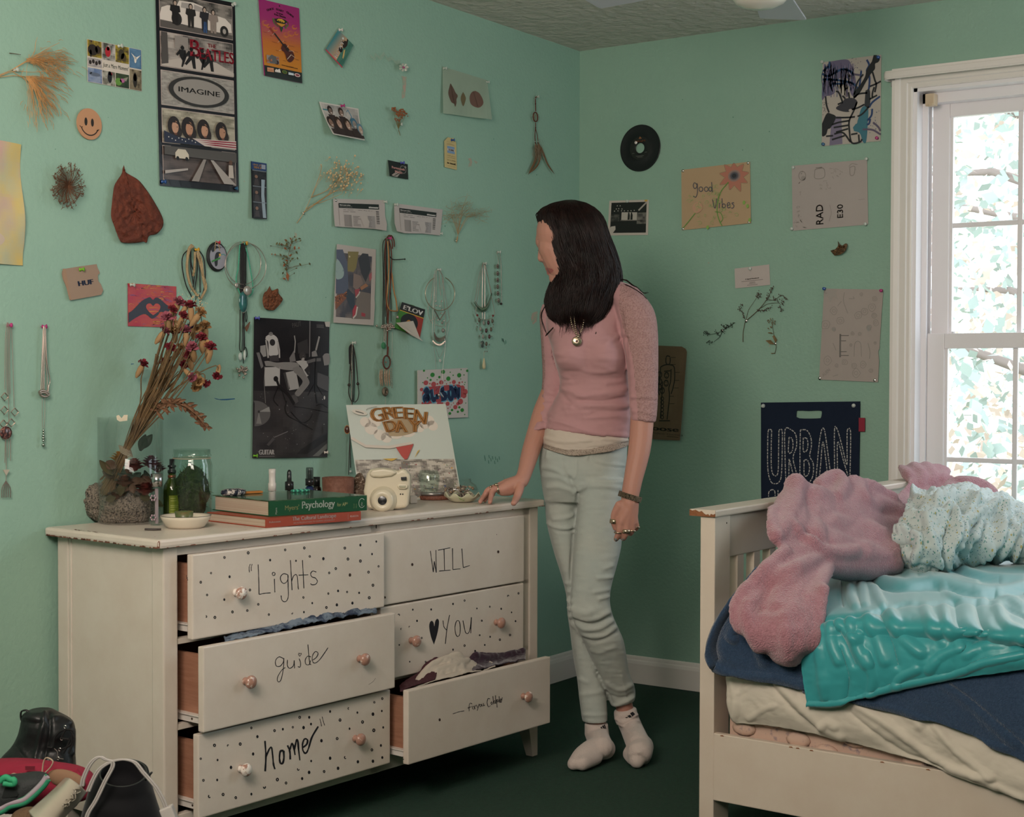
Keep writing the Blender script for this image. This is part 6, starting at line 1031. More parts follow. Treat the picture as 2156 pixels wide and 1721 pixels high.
a.grid(np.array([a.F(ed[:,0],ed[:,1],o_)for o_ in(0,-.004)]),closed_v=True,col=NV);a.grid(np.array([a.F(np.array(ring)[:,0],np.array(ring)[:,1],o_)for o_ in(-.004,0)]),closed_v=True,col=NV)
a.k=2
def stitch(p,n=None,closed=False):
 P=crom(h_(q(*p)),8*len(p));d=np.r_[0,np.cumsum(np.hypot(*np.diff(P,axis=0).T))];s=0;k=0
 while s<d[-1]:
  L=(.020,.034,.012,.026)[k%4];e=min(d[-1],s+L);w=np.linspace(s,e,4);a.line(np.stack([np.interp(w,d,P[:,0]),np.interp(w,d,P[:,1])],-1),.0095,'#b9b6b2');s=e+.009;k+=1
for p in([(1185,855),(1155,860),(1150,1000),(1152,1200),(1175,1300),(1210,1325),(1250,1310),(1272,1240),(1280,1000),(1278,860),(1250,855)],[(1185,860),(1182,1000),(1185,1200),(1212,1255),(1242,1220),(1248,1000),(1250,860)],[(1310,1320),(1305,1100),(1305,855),(1360,855),(1400,900),(1405,1000),(1375,1100),(1400,1220),(1420,1310)],[(1340,920),(1335,1050),(1365,1045),(1375,980),(1365,930),(1340,920)],[(1340,1110),(1335,1310)],[(1345,1120),(1390,1310)],[(1440,855),(1435,1100),(1440,1320),(1500,1325),(1545,1260),(1550,1150),(1520,1085),(1535,1000),(1530,920),(1495,858),(1440,855)],[(1465,925),(1465,1040),(1495,1035),(1505,980),(1495,930),(1465,925)],[(1470,1120),(1472,1250),(1505,1245),(1518,1180),(1500,1120),(1470,1120)],[(1570,1320),(1600,1000),(1625,855),(1648,855),(1670,1000),(1700,1240)],[(1600,1310),(1615,1150),(1635,960),(1660,1120),(1672,1240)],[(1735,1240),(1735,860),(1760,855),(1800,1000),(1840,1160),(1842,1000),(1845,858),(1870,858),(1872,1000),(1868,1260)],[(1760,1230),(1762,960),(1810,1120),(1850,1250)],[(1185,1375),(1160,1395),(1155,1440)],[(1185,1375),(1210,1385),(1215,1440)],[(1240,1380),(1240,1440)],[(1290,1380),(1290,1440)]):stitch(p)
for x,y in((1108,642),(1898,640)):a.ell(*h_(q((x,y)))[0],.02,.02,'#a8aeb0',10)
ub=a.build('shopping_bag',print_mat('navy_felt',.85,.2,bump=(500,.5,.002)));tag(ub,'navy shopping bag with stitched URBAN lettering pinned behind the bed rail','bag')
b=MB();b.box(WR(1816,909,.012)-V(.001,.008,.0),WR(1811,880,.010)+V(.001,.004,0));b.build('red_tab',mat('red_tab','#8a1f33',.7),ub)
for x,y,k,w in((1850,121,'blue','at the top right of the ink painting'),(1732,131,'clear','at the top left of the ink painting'),(1847,291,'magenta','at the bottom right of the ink painting'),(1734,304,'teal','at the bottom left of the ink painting'),(1438,360,'tack','at the top left of the good vibes drawing'),(1575,343.5,'tack','at the top right of the good vibes drawing'),(1577,468,'tack','at the bottom right of the good vibes drawing'),(1438,482,'tack','at the bottom left of the good vibes drawing'),(1671,353,'clear','at the top left of the RAD drawing'),(1825,335,'clear','at the top right of the RAD drawing'),(1823,472,'clear','at the bottom right of the RAD drawing'),(1668,482,'clear','at the bottom left of the RAD drawing'),(1322,424,'clear','at the top of the tunnel photograph'),(1341,301,'white','through the centre hole of the vinyl record'),(1580,566,'clear','at the top of the white card'),(1571,676,'bigtack','on the large pressed flower stem'),(1521,696,'tack','on the dark sideways sprig'),(1632.5,724,'tack','on the tan leaved sprig'),(1736,608,'blue','at the top left of the doodle sheet'),(1856,612,'magenta','at the top right of the doodle sheet'),(1726,797,'bigtack','at the bottom left of the doodle sheet'),(1842,801,'bigtack','at the bottom right of the doodle sheet'),(1772,527,'clear','beside the small curled leaf'),(1607,855,'clear','at the left corner of the navy bag'),(1798,854,'clear','at the right corner of the navy bag')):pin(x,y,'R',k,w,(.15,-.05))
TB=math.radians(-2.031);B3=rotz(TB);BX=np.eye(4);BX[:3,:3]=B3
def BM():m=MB();m.X=BX;return m
M_bed=mat('ivory_bed_paint','#d3c5b6',.34,spec=.4,noise=(7,'#cdbdad',.35,.7),bump=(60,.1,.002));M_raw=mat('chipped_raw_wood','#7a4a2c',.7,noise=(60,'#8d5a38',.4,.6))
bed=thing('bed_frame',B3@V(-.77,-2.4,0),'ivory wooden bed frame with slatted end and chipped top rail','bed')
def post(x0,x1,y0,y1,h):b=BM();b.box((x0,y0,0),(x1,y1,h),.0025);b.build('leg',M_bed,bed)
post(-1.5,-1.418,-1.427,-1.385,.82);post(-.12,-.04,-1.427,-1.385,.82);post(-1.5,-1.418,-3.35,-3.308,.5);post(-.12,-.04,-3.35,-3.308,.5)
b=BM();b.box((-1.508,-1.433,.82),(-.03,-1.357,.838),.004)
rs=np.random.RandomState(4);e=-1.5084
b.prism([(e,-1.3575,.8205),(e,-1.4325,.8205),(e,-1.4325,.8375),(e,-1.3575,.836)],(-.0004,0,0),mi=1);yz=[(-1.358,.8375),(-1.366,.834),(-1.376,.8365),(-1.386,.832),(-1.394,.8345),(-1.400,.829),(-1.406,.8255),(-1.412,.8275),(-1.417,.8235),(-1.420,.8285),(-1.427,.8265),(-1.4325,.8295),(-1.4325,.8378),(-1.358,.8378)];b.poly([(e-.0008,y,z)for y,z in yz])
b.build('top_rail',[M_bed,M_raw],bed)
b=BM();b.box((-1.418,-1.420,.709),(-.12,-1.394,.82),.002);b.cyl((-1.438,-1.4272,.800),(0,-1,0),.0022,.0004,mi=1);b.cyl((-1.425,-1.4202,.748),(0,-1,0),.0022,.0004,mi=1);b.build('end_panel',[M_bed,mat('dark_hole','#3a2a22',.9)],bed)
b=BM();b.box((-1.418,-1.418,.30),(-.12,-1.396,.36));b.build('lower_rail',M_bed,bed)
for k in range(13):
 x=-1.362+.094*k;b=BM();b.box((x,-1.419,.36),(x+.036,-1.395,.709),.002);b.build('slat',M_bed,bed)
b=BM();b.box((-1.502,-3.31,.094),(-1.482,-1.427,.267),.003)
for i in range(14):y=-1.44-1.0*rs.uniform();b.poly([(-1.5023,y,.262),(-1.5023,y-.012,.262),(-1.5023,y-.008,.2655),(-1.5023,y-.002,.2645)],mi=1)
b.build('side_board',[M_bed,M_raw],bed);b=BM();b.box((-.06,-3.31,.094),(-.04,-1.427,.267),.003);b.build('side_board',M_bed,bed)
b=BM();b.box((-1.482,-3.3,.12),(-.06,-1.43,.145));b.build('slat_base',M_bed,bed)
M_quilt=mat('quilted_floral_ticking','#c7a796',.75,noise=(26,'#8a7a80',.56,.66));b=BM();b.box((-1.472,-3.28,.146),(-.075,-1.448,.37),.03)
for k in range(22):y=-1.50-.075*k;b.ball((-1.474,y,.285+.03*math.sin(k*1.7)),(.012,.034,.020),10)
o=b.build('mattress',M_quilt);tag(o,'pinkish quilted floral mattress showing above the side board of the bed','mattress')
b=BM();b.box((-1.474,-3.28,.368),(-.075,-1.448,.545),.045);tag(b.build('upper_mattress',mat('mattress_cover','#cfc6ba',.8)),'upper mattress hidden under the white sheet and blankets','mattress')
def S(x,y,off=0.0):return B3@on(0,-1.502-off,x,y,B3)
def T(x,y,z):return B3@on(2,z,x,y,B3)
def patch(ctrl,nu,nv):
 A_=np.array([crom(np.array(r,float),nv)for r in ctrl]);return crom(A_,nu)
def normals(G):
 n=np.cross(np.gradient(G,axis=0),np.gradient(G,axis=1));n/=np.maximum(1e-9,np.linalg.norm(n,axis=-1))[...,None];s=np.sign(((CAM-G)*n).sum(-1));s=1 if np.median(s)>=0 else-1;return n*s
def strokes_h(XY,strokes,zoom=None):
 """raised folds along polylines drawn in the frame; (points, half width px, height m)"""
 h=np.zeros(XY.shape[:-1])
 for p,w,a_ in strokes:
  P=crom(zoom(*p)if zoom else p,6*len(p));d=np.full(h.shape,1e9)
  for s_,t_ in zip(P[:-1],P[1:]):
   v=t_-s_;u=np.clip(((XY-s_)@v)/max(1e-9,v@v),0,1);d=np.minimum(d,np.linalg.norm(XY-(s_+u[...,None]*v),axis=-1))
  h+=a_*np.exp(-(d/w)**2)
 return h
def sculpt(G,strokes,zoom=None,nz=(),it=1):
 XY,_=pix(G);h=strokes_h(XY,strokes,zoom)*.8
 for sc,am,sd,rid in nz:
  f=fbm(XY[...,0]/sc,XY[...,1]/sc,sd,4);h=h+am*((1-np.abs(2*f-.94)*2.2)if rid else(f-.47)*2)
 return G+normals(G)*h[...,None]
def cloth(name,grids,m,label,cat,thick=.004,voxel=None,smooth=2,sub=0):
 b=MB()
 for G in grids:b.grid(G)
 o=b.build(name,m);mod(o,'SOLIDIFY',thickness=thick,offset=-1)
 if voxel:mod(o,'REMESH',mode='VOXEL',voxel_size=voxel,use_smooth_shade=True);mod(o,'SMOOTH',factor=.5,iterations=smooth)
 apply_mods(o)
 for p in o.data.polygons:p.use_smooth=True
 return tag(o,label,cat)
zb=zc(1440,960,3.011);zl=zc(1440,1300,3.011)
G=patch([[S(1528,1415,-.02),S(1650,1425,0),S(1800,1455,0),S(1950,1495,0),S(2080,1540,0),S(2220,1600,0)],[S(1531,1450,0),S(1645,1465,.016),S(1790,1490,.016),S(1945,1535,.016),S(2070,1585,.018),S(2220,1640,.02)],[S(1534,1490,.002),S(1642,1500,.014),S(1785,1528,.014),S(1940,1570,.014),S(2065,1615,.02),S(2220,1675,.03)],[S(1550,1521,-.01),S(1640,1531,-.004),S(1780,1559,-.004),S(1930,1603,.002),S(2060,1650,.016),S(2220,1702,.02)]],70,150)
G=sculpt(G,[([(600,420),(740,560),(880,690),(1000,750)],9,.012),([(560,420),(700,590),(840,700)],7,-.008),([(1100,560),(1300,680),(1500,830),(1700,960),(1950,1020)],8,.012),([(1050,600),(1200,720),(1400,860),(1650,950)],6,-.007),([(1400,620),(1480,660),(1500,690)],8,.012),([(880,680),(920,660),(960,690)],7,.012),([(1600,700),(1750,860),(1950,1010)],7,.010),([(1850,1010),(2000,1080),(2156,1150)],7,.010),([(300,400),(330,520),(320,640)],7,.010),([(420,640),(500,590),(580,560)],5,.005),([(350,480),(450,420),(520,430)],5,.005),([(2000,1090),(2156,1180)],5,-.008)],zl,[(45,.006,3,0),(16,.0018,5,0)])
cloth('fitted_sheet',[G],mat('white_cotton_sheet','#cfc5b6',.8,sheen=.1,bump=(30,.25,.004)),'rumpled white sheet hanging over the side of the bed below the blankets','sheet')
M_navy=mat('navy_fleece','#33465f',.95,spec=.1,sheen=.5,bump=(330,.9,.004),noise=(160,'#3d516b',.4,.65))
F1=patch([[S(1592,1196,-.05),S(1655,1240,-.05),S(1730,1300,-.05),S(1810,1330,-.05)],[S(1540,1258,.03),S(1610,1295,.0),S(1690,1345,-.01),S(1800,1390,-.01)],[S(1503,1315,.06),S(1590,1345,.03),S(1680,1375,.02),S(1800,1430,.02)],[S(1488,1368,.065),S(1580,1390,.035),S(1680,1410,.022),S(1800,1465,.02)],[S(1504,1410,.045),S(1580,1427,.035),S(1690,1452,.026),S(1800,1482,.022)]],80,80)
F1=sculpt(F1,[([(350,830),(270,950),(180,1090),(150,1200),(165,1300)],9,.020),([(300,980),(240,1080),(200,1200),(210,1290)],9,-.024),([(330,1090),(300,1140),(320,1160)],7,.014),([(170,1300),(260,1360),(400,1390),(600,1410),(750,1450)],6,.008),([(420,1000),(450,1150),(520,1300)],10,.010)],zb,[(30,.004,2,0)])
F2=patch([[S(1700,1380,.005),S(1850,1370,.005),S(2000,1360,.005),S(2110,1350,.005),S(2220,1340,.005)],[S(1692,1432,.020),S(1850,1440,.020),S(2000,1440,.020),S(2110,1440,.020),S(2220,1440,.022)],[S(1692,1448,.022),S(1850,1470,.022),S(2000,1500,.024),S(2110,1530,.026),S(2220,1570,.03)],[S(1692,1454,.018),S(1835,1485,.020),S(1992,1528,.022),S(2090,1570,.026),S(2220,1632,.03)]],60,110)
F2=sculpt(F2,[([(1660,400),(1850,540),(2156,800)],4,-.008),([(1640,400),(1840,560),(2100,800)],9,.006),([(1100,530),(1400,590),(1750,740),(2050,830)],5,.005)],zl,[(50,.003,4,0)])
cloth('navy_blanket',[F1,F2],M_navy,'navy fleece blanket under the teal comforter, its corner rolled at the post','blanket',.010)
M_satin=mat('teal_satin','#3c9ba0',.36,spec=.5,sheen=.5);M_satin.node_tree.nodes['Principled BSDF'].inputs['Anisotropic'].default_value=.5
G=patch([[T(1690,1225,.585),T(1790,1195,.60),T(1900,1165,.615),T(2030,1145,.62),T(2140,1140,.62),T(2260,1150,.62)],[T(1690,1262,.585),T(1795,1245,.60),T(1895,1230,.615),T(2020,1215,.62),T(2130,1210,.62),T(2240,1215,.62)],[S(1690,1318,-.02),S(1790,1296,-.02),S(1890,1298,-.02),S(2015,1305,-.02),S(2120,1316,-.02),S(2228,1325,-.02)],[S(1686,1352,.035),S(1786,1345,.035),S(1888,1345,.035),S(2008,1350,.035),S(2115,1358,.035),S(2225,1362,.035)],[S(1688,1412,.042),S(1778,1412,.05),S(1882,1400,.05),S(2005,1394,.05),S(2110,1390,.05),S(2220,1386,.05)],[S(1700,1486,.036),S(1772,1482,.040),S(1880,1452,.040),S(2005,1430,.040),S(2105,1413,.040),S(2215,1400,.040)]],130,190)
G=sculpt(G,[([(1050,800),(1060,900),(1090,970)],7,.012),([(1120,790),(1140,880),(1150,960)],6,.010),([(1000,810),(1000,900),(1010,960)],5,-.008),([(1210,840),(1230,900),(1260,960)],6,.009),([(890,830),(880,920),(885,1000)],6,.008),([(870,1070),(950,1055),(1050,1040),(1180,1020),(1290,990),(1400,960),(1540,960),(1690,940),(1850,940),(1990,960),(2150,1040)],4,-.009),([(990,1070),(1060,1150),(1110,1175),(1120,1130)],7,.012),([(1060,1060),(1100,1200),(1160,1320)],8,.012),([(940,1090),(950,1200),(990,1300)],8,.010),([(1010,1110),(1050,1220),(1090,1320)],6,-.010),([(1170,1040),(1230,1150),(1280,1300)],10,.012),([(1310,1010),(1380,1140),(1500,1250)],10,.012),([(1250,1020),(1320,1180),(1360,1330)],8,-.010),([(1530,980),(1570,1080),(1650,1180)],10,.010),([(1720,960),(1740,1080),(1860,1180)],12,-.012),([(1650,980),(1680,1100),(1750,1200)],9,.010),([(1850,960),(1880,1060),(1930,1140)],9,-.010),([(1990,970),(2040,1080),(2156,1150)],9,.012),([(1190,790),(1240,835),(1330,862),(1440,862),(1590,850),(1750,880),(1900,905),(2050,895),(2156,885)],5,-.014),([(1195,770),(1260,800),(1400,830),(1600,815),(1800,850),(2000,870),(2156,850)],8,.016),([(1280,720),(1380,740),(1450,790)],8,.012),([(1360,710),(1460,760),(1560,790)],6,.008),([(1740,680),(1780,740),(1900,780),(2156,800)],7,.014),([(1700,740),(1850,790),(2000,810)],5,-.009),([(1850,700),(2000,740),(2156,730)],8,.012),([(1560,770),(1700,800),(1850,820)],6,.008),([(1650,860),(1750,920),(1900,925)],6,.010),([(2000,900),(2080,930),(2156,980)],6,.010),([(2000,660),(2080,690),(2156,690)],6,.010)],zb,[(60,.006,7,0)])
G=sculpt(G,[([(780,555),(950,545),(1100,520),(1330,440),(1700,360),(1900,290),(2156,240)],4,.007),([(740,200),(745,330),(775,540)],4,.005),([(1350,430),(1380,380),(1480,330)],6,.007),([(1560,330),(1640,250),(1760,200)],7,.008),([(1800,240),(1900,190),(2050,170)],8,.008),([(1180,500),(1200,380),(1160,250)],7,.008),([(900,500),(880,350),(860,200)],8,.007),([(1040,500),(1050,380),(1000,200)],6,-.006)],zl)
cloth('satin_comforter',[G],M_satin,'shiny teal satin comforter spread over the bed and hanging over its side','comforter',.008)
D=lambda r:[at(*q)for q in r]
A_=patch([D(r)for r in([(1638,1066,4.06),(1672,1024,4.13),(1712,1034,4.18),(1762,1072,4.27),(1806,1096,4.36)],[(1619,1092,3.92),(1662,1066,4.00),(1715,1072,4.07),(1778,1092,4.19),(1836,1118,4.30)],[(1612,1120,3.85),(1660,1110,3.90),(1720,1115,3.97),(1790,1125,4.10),(1866,1146,4.24)],[(1618,1146,3.82),(1664,1146,3.86),(1730,1152,3.92),(1805,1158,4.04),(1890,1168,4.18)],[(1640,1158,3.82),(1682,1168,3.85),(1745,1184,3.92),(1820,1190,4.05),(1896,1184,4.19)],[(1660,1164,3.88),(1692,1184,3.93),(1750,1204,4.06),(1822,1210,4.18),(1882,1202,4.27)])],110,110)
A_=sculpt(A_,[([(690,190),(700,280),(650,420),(560,540)],9,.016),([(760,250),(800,380),(780,480),(730,540)],10,-.022),([(700,200),(850,270),(1000,330),(1100,420),(1200,520),(1330,600)],10,.020),([(760,480),(860,560),(960,590),(1060,570),(1110,610)],8,-.020),([(680,460),(760,520),(860,600),(1000,620),(1100,600)],7,.018),([(950,470),(1060,520),(1200,560),(1330,620)],7,-.012),([(940,420),(1050,440),(1180,500),(1290,560)],6,.010),([(1000,380),(1100,380),(1200,440),(1270,520)],7,.014),([(1080,330),(1160,310),(1240,370),(1290,470),(1300,520)],7,.016),([(900,690),(1050,730),(1200,730),(1340,690)],9,.016),([(850,650),(1000,660),(1200,670),(1350,650)],8,-.014),([(560,360),(540,450),(550,540)],8,.012),([(860,400),(900,480),(900,560)],10,-.012)],zb,[(42,.010,3,0)])
C_=patch([D(r)for r in([(1702,1036,4.24),(1742,1008,4.33),(1790,1010,4.38),(1868,1042,4.50),(1930,1096,4.52)],[(1722,1062,4.16),(1762,1042,4.24),(1815,1050,4.30),(1862,1076,4.42),(1918,1100,4.47)],[(1762,1092,4.14),(1795,1084,4.20),(1834,1096,4.28),(1872,1112,4.38),(1908,1118,4.42)],[(1820,1122,4.22),(1850,1132,4.26),(1876,1152,4.30),(1892,1162,4.34),(1902,1152,4.38)])],60,80)
C_=sculpt(C_,[([(860,200),(940,140),(1000,200),(960,280)],7,.022),([(1020,160),(1060,240),(1030,290)],6,-.020),([(1080,150),(1110,180),(1130,260),(1210,330)],6,.018),([(1110,170),(1180,300),(1290,400),(1450,410)],7,-.014),([(1140,190),(1240,220),(1310,270)],8,.016),([(1220,300),(1330,350),(1460,405)],7,.014),([(1290,420),(1380,430),(1460,415)],6,.012)],zb,[(30,.006,8,0)])
Bt=patch([D(r)for r in([(1640,1157,3.81),(1676,1166,3.85),(1712,1180,3.91),(1747,1202,3.97)],[(1602,1196,3.75),(1646,1204,3.75),(1692,1210,3.77),(1743,1216,3.85)],[(1562,1246,3.71),(1622,1258,3.69),(1682,1260,3.67),(1732,1254,3.71)],[(1545,1288,3.67),(1613,1306,3.62),(1676,1312,3.60),(1726,1300,3.65)],[(1570,1332,3.65),(1622,1348,3.60),(1675,1356,3.58),(1716,1346,3.62)],[(1618,1372,3.64),(1648,1382,3.60),(1672,1384,3.60),(1694,1370,3.62)],[(1650,1393,3.65),(1660,1398,3.62),(1672,1396,3.62),(1684,1381,3.62)])],110,90)
Bt=sculpt(Bt,[([(640,600),(470,790),(360,920),(330,1010),(380,1080)],8,.018),([(850,660),(700,740),(560,800),(470,900),(400,1000),(440,1100),(500,1190)],8,.022),([(520,830),(480,960),(500,1060)],10,-.020),([(700,760),(620,860),(590,960)],9,.014),([(490,960),(560,1000),(640,1000)],6,-.014),([(900,740),(850,850),(870,900)],7,.018),([(820,760),(760,880),(740,1000),(700,1080)],8,-.012),([(860,900),(840,1050),(800,1180)],7,.014),([(700,1150),(690,1220),(730,1260)],6,-.018),([(640,1000),(640,1120),(660,1250)],9,.010)],zb,[(28,.008,6,0)])
Dt=patch([D(r)for r in([(1896,994,5.00),(1925,984,5.00),(1965,986,5.02),(1996,1002,5.04)],[(1898,1004,4.90),(1930,1000,4.90),(1968,1006,4.93),(2000,1016,4.95)],[(1910,1026,4.84),(1940,1034,4.82),(1976,1044,4.84),(2030,1030,4.88)],[(1878,1062,4.66),(1925,1072,4.62),(1985,1064,4.66),(2060,1050,4.76)],[(1870,1110,4.40),(1920,1100,4.46),(1985,1090,4.54),(2070,1075,4.66)])],60,60)
Dt=sculpt(Dt,[([(1370,110),(1410,130),(1440,190),(1400,215)],6,.020),([(1460,90),(1500,130),(1490,190)],6,.014),([(1530,80),(1570,130),(1560,180)],6,.014),([(1600,80),(1640,120),(1620,160)],6,.014),([(1650,90),(1680,130),(1690,160)],6,.012),([(1700,170),(1800,190),(1930,230)],6,.014),([(1420,250),(1500,230),(1600,180)],6,-.010)],zb,[(25,.005,4,0)])
Et=patch([D(r)for r in([(1995,1014,4.86),(2040,1015,4.86),(2080,1028,4.88),(2104,1052,4.88)],[(1985,1030,4.80),(2032,1034,4.78),(2076,1046,4.80),(2104,1066,4.80)],[(1980,1075,4.60),(2030,1075,4.60),(2075,1085,4.62),(2110,1095,4.62)])],30,40)
Et=sculpt(Et,[([(1740,175),(1850,180),(1920,220),(1950,250)],5,.014),([(1740,190),(1840,215),(1900,240)],4,-.010)],zb)
cloth('pink_blanket',[A_,C_,Bt,Dt,Et],mat('dusty_pink_fleece','#b98690',.98,spec=.05,sheen=.6,bump=(260,1.0,.006),noise=(120,'#a97680',.35,.65)),'dusty pink fleece blanket heaped at the corner of the bed and over the rail','blanket',.014,.0065,2)
M_floral=mat('floral_cotton','#c3ccca',.8,sheen=.1);nt=M_floral.node_tree;pb=nt.nodes['Principled BSDF'];tc=nt.nodes.new('ShaderNodeTexCoord');last=None
for k,(sc,th,c)in enumerate(((95,.20,'#6f9a92'),(70,.16,'#b0a468'),(130,.16,'#5d8090'))):
 vo=nt.nodes.new('ShaderNodeTexVoronoi');vo.inputs['Scale'].default_value=sc;vo.inputs['Randomness'].default_value=1;mp=nt.nodes.new('ShaderNodeMapping');mp.inputs['Location'].default_value=(k*3.7,k*1.3,0);mp.inputs['Scale'].default_value=(1,1,.6)
 ns=nt.nodes.new('ShaderNodeTexNoise');ns.inputs['Scale'].default_value=sc*1.3;ad=nt.nodes.new('ShaderNodeMath');ad.operation='MULTIPLY_ADD';ad.inputs[1].default_value=.35;lt=nt.nodes.new('ShaderNodeMath');lt.operation='LESS_THAN';lt.inputs[1].default_value=th+.19
 mx=nt.nodes.new('ShaderNodeMixRGB');mx.inputs[1].default_value=(*lin('#c3ccca'),1);mx.inputs[2].default_value=(*lin(c),1)
 L=nt.links.new;L(tc.outputs['Object'],mp.inputs[0]);L(mp.outputs[0],vo.inputs['Vector']);L(tc.outputs['Object'],ns.inputs['Vector']);L(ns.outputs['Fac'],ad.inputs[0]);L(vo.outputs['Distance'],ad.inputs[2]);L(ad.outputs[0],lt.inputs[0]);L(lt.outputs[0],mx.inputs[0])
 if last:L(last.outputs[0],mx.inputs[1])
 last=mx
nt.links.new(last.outputs[0],pb.inputs['Base Color'])
G=patch([D(r)for r in([(1920,1034,4.58),(1970,1038,4.54),(2035,1028,4.58),(2075,1046,4.62),(2135,1063,4.66),(2200,1085,4.62)],[(1914,1060,4.38),(1968,1062,4.33),(2035,1057,4.40),(2085,1071,4.45),(2140,1086,4.50),(2205,1110,4.45)],[(1905,1095,4.28),(1965,1095,4.22),(2030,1087,4.28),(2090,1096,4.35),(2145,1111,4.40),(2210,1135,4.35)],[(1883,1126,4.22),(1958,1130,4.16),(2030,1120,4.22),(2095,1125,4.28),(2150,1140,4.32),(2210,1160,4.25)],[(1888,1160,4.20),(1952,1172,4.15),(2025,1156,4.22),(2090,1150,4.28),(2150,1160,4.30),(2215,1180,4.20)],[(1920,1198,4.27),(1960,1208,4.22),(2025,1186,4.35),(2075,1175,4.40),(2125,1178,4.40),(2210,1200,4.28)])],130,150)
G=sculpt(G,[([(1440,220),(1470,300),(1560,320),(1620,300)],5,.020),([(1420,430),(1480,410),(1540,450),(1560,560),(1590,660)],6,.026),([(1330,480),(1420,500),(1500,540),(1480,640)],6,.022),([(1370,560),(1430,560),(1450,600)],5,-.020),([(1560,430),(1690,370),(1700,480),(1640,600),(1620,700)],7,.030),([(1600,330),(1760,260),(1820,310),(1760,430),(1720,560)],7,.026),([(1820,330),(1960,370),(2040,440),(2050,500)],6,.022),([(1800,420),(1880,380),(1970,370),(1990,440),(1960,540),(1800,650)],7,.030),([(1740,620),(1800,500),(1840,440)],6,-.026),([(1900,440),(1880,520),(1800,600)],5,-.018),([(2050,400),(2080,470),(2000,590),(1950,640)],6,.022),([(2020,520),(2100,540),(2110,600)],6,.024),([(1900,250),(2000,290),(2100,320),(2156,360)],6,.018),([(1960,330),(2060,370),(2156,420)],6,.018),([(2080,440),(2156,480)],6,.020),([(1660,470),(1620,600),(1600,720)],4,-.026),([(1500,470),(1440,520)],5,-.016),([(1700,240),(1800,260),(1880,330)],5,-.014)],zb,[(36,.016,3,1),(15,.004,9,1)])
cloth('floral_sheet',[G],M_floral,'crumpled white sheet with small green and yellow flowers on the bed','sheet',.003)
M_skin=mat('fair_skin','#ba8878',.5,spec=.35,sub=.25,bump=(160,.08,.002));M_hair=mat('dark_brown_hair','#150b0a',.40,spec=.32,noise=(40,'#24120f',.4,.7));M_nail=mat('grey_nail_polish','#6f7a78',.25,coat=.5)
pr=thing('person',on(2,0,1290,1590),'person with long dark hair in pink top and pale jeans, one hand on the drawers','person')
def loft(b,rows,n=40,p=2.3,cap=True,**k):
 """rows: (y, x left, x right, depth, half depth[, slope]) in the frame"""
 R_=crom([(r+(0,))[:6]for r in rows],6*len(rows));t=np.linspace(0,2*math.pi,n,endpoint=False);c,s=np.cos(t),np.sin(t);e=2/p
 cx,cy=np.sign(c)*np.abs(c)**e,np.sign(s)*np.abs(s)**e;G=[]
 for y,x0,x1,d,hd,sl in R_:w=(x1-x0)/2*d/FPX;G.append(at((x0+x1)/2,y,d)+np.outer(cx*w,CR)-np.outer(cx*w*sl,CU)+np.outer(cy*hd,CF))
 G=np.array(G);b.grid(G,closed_v=True,**k)
 if cap:b.add(np.concatenate([G[0],G[-1]]),[tuple(range(n)),tuple(range(n,2*n))],**k)
 return G
def limb(b,pts,rad,n=14):
 """tapered rounded limb through 3-D points"""
 P=crom(np.array(pts),5*len(pts));r=np.interp(np.linspace(0,1,len(P)),np.linspace(0,1,len(rad)),rad);b.tube(P,r,n);b.ball(P[0],r[0],12);b.ball(P[-1],r[-1],12)
def fuse(o,vox,it=4,f=.5):mod(o,'REMESH',mode='VOXEL',voxel_size=vox,use_smooth_shade=True);mod(o,'SMOOTH',factor=f,iterations=it);apply_mods(o)
def verts(o):v=np.zeros(3*len(o.data.vertices));o.data.vertices.foreach_get('co',v);return v.reshape(-1,3)
def sculpt_o(o,strokes,nz=(),zoom=None):
 P=verts(o);n=np.zeros(P.size);o.data.vertices.foreach_get('normal',n);n=n.reshape(-1,3);XY,_=pix(P);h=strokes_h(XY,strokes,zoom)
 for sc,am,sd,ys in nz:h+=am*(fbm(XY[:,0]/sc,XY[:,1]/(sc*ys),sd,3)-.44)*2
 fr=np.clip(((CAM-P)/np.linalg.norm(CAM-P,axis=1)[:,None]*n).sum(1)*2.0,0,1);P=P+n*(h*fr)[:,None];o.data.vertices.foreach_set('co',P.ravel());o.data.update()
def inside(XY,poly):
 x,y=XY[:,0],XY[:,1];r=np.zeros(len(x),bool);P=np.array(poly)
 for(x0,y0),(x1,y1)in zip(P,np.roll(P,-1,0)):c=((y0>y)!=(y1>y))&(x<(x1-x0)*(y-y0)/(y1-y0+1e-9)+x0);r^=c
 return r
def paint(o,m,polys):
 """second material on the faces inside these outlines"""
 o.data.materials.append(m);c=np.zeros(3*len(o.data.polygons));o.data.polygons.foreach_get('center',c);XY,_=pix(c.reshape(-1,3));k=np.zeros(len(XY),bool)
 for p in polys:k|=inside(XY,p)
 o.data.polygons.foreach_set('material_index',k.astype(int));o.data.update()
DH=4.59
b=MB()
b.ball(at(1207,500,DH),(.088,.078,.098),24);b.ball(at(1175,490,DH),(.070,.066,.080),24);limb(b,[at(1152,480,DH),at(1146,508,DH)],[.030,.028]);limb(b,[at(1164,520,DH-.012),at(1180,560,DH-.01)],[.046,.042])
limb(b,[at(1141,514,DH),at(1139,530,DH),at(1138,544,DH)],[.0085,.009,.0095]);b.ball(at(1139,546,DH),.0095,10);b.ball(at(1143,547,DH-.010),.0075,10);limb(b,[at(1154,552,DH),at(1157,562,DH)],[.016,.014])
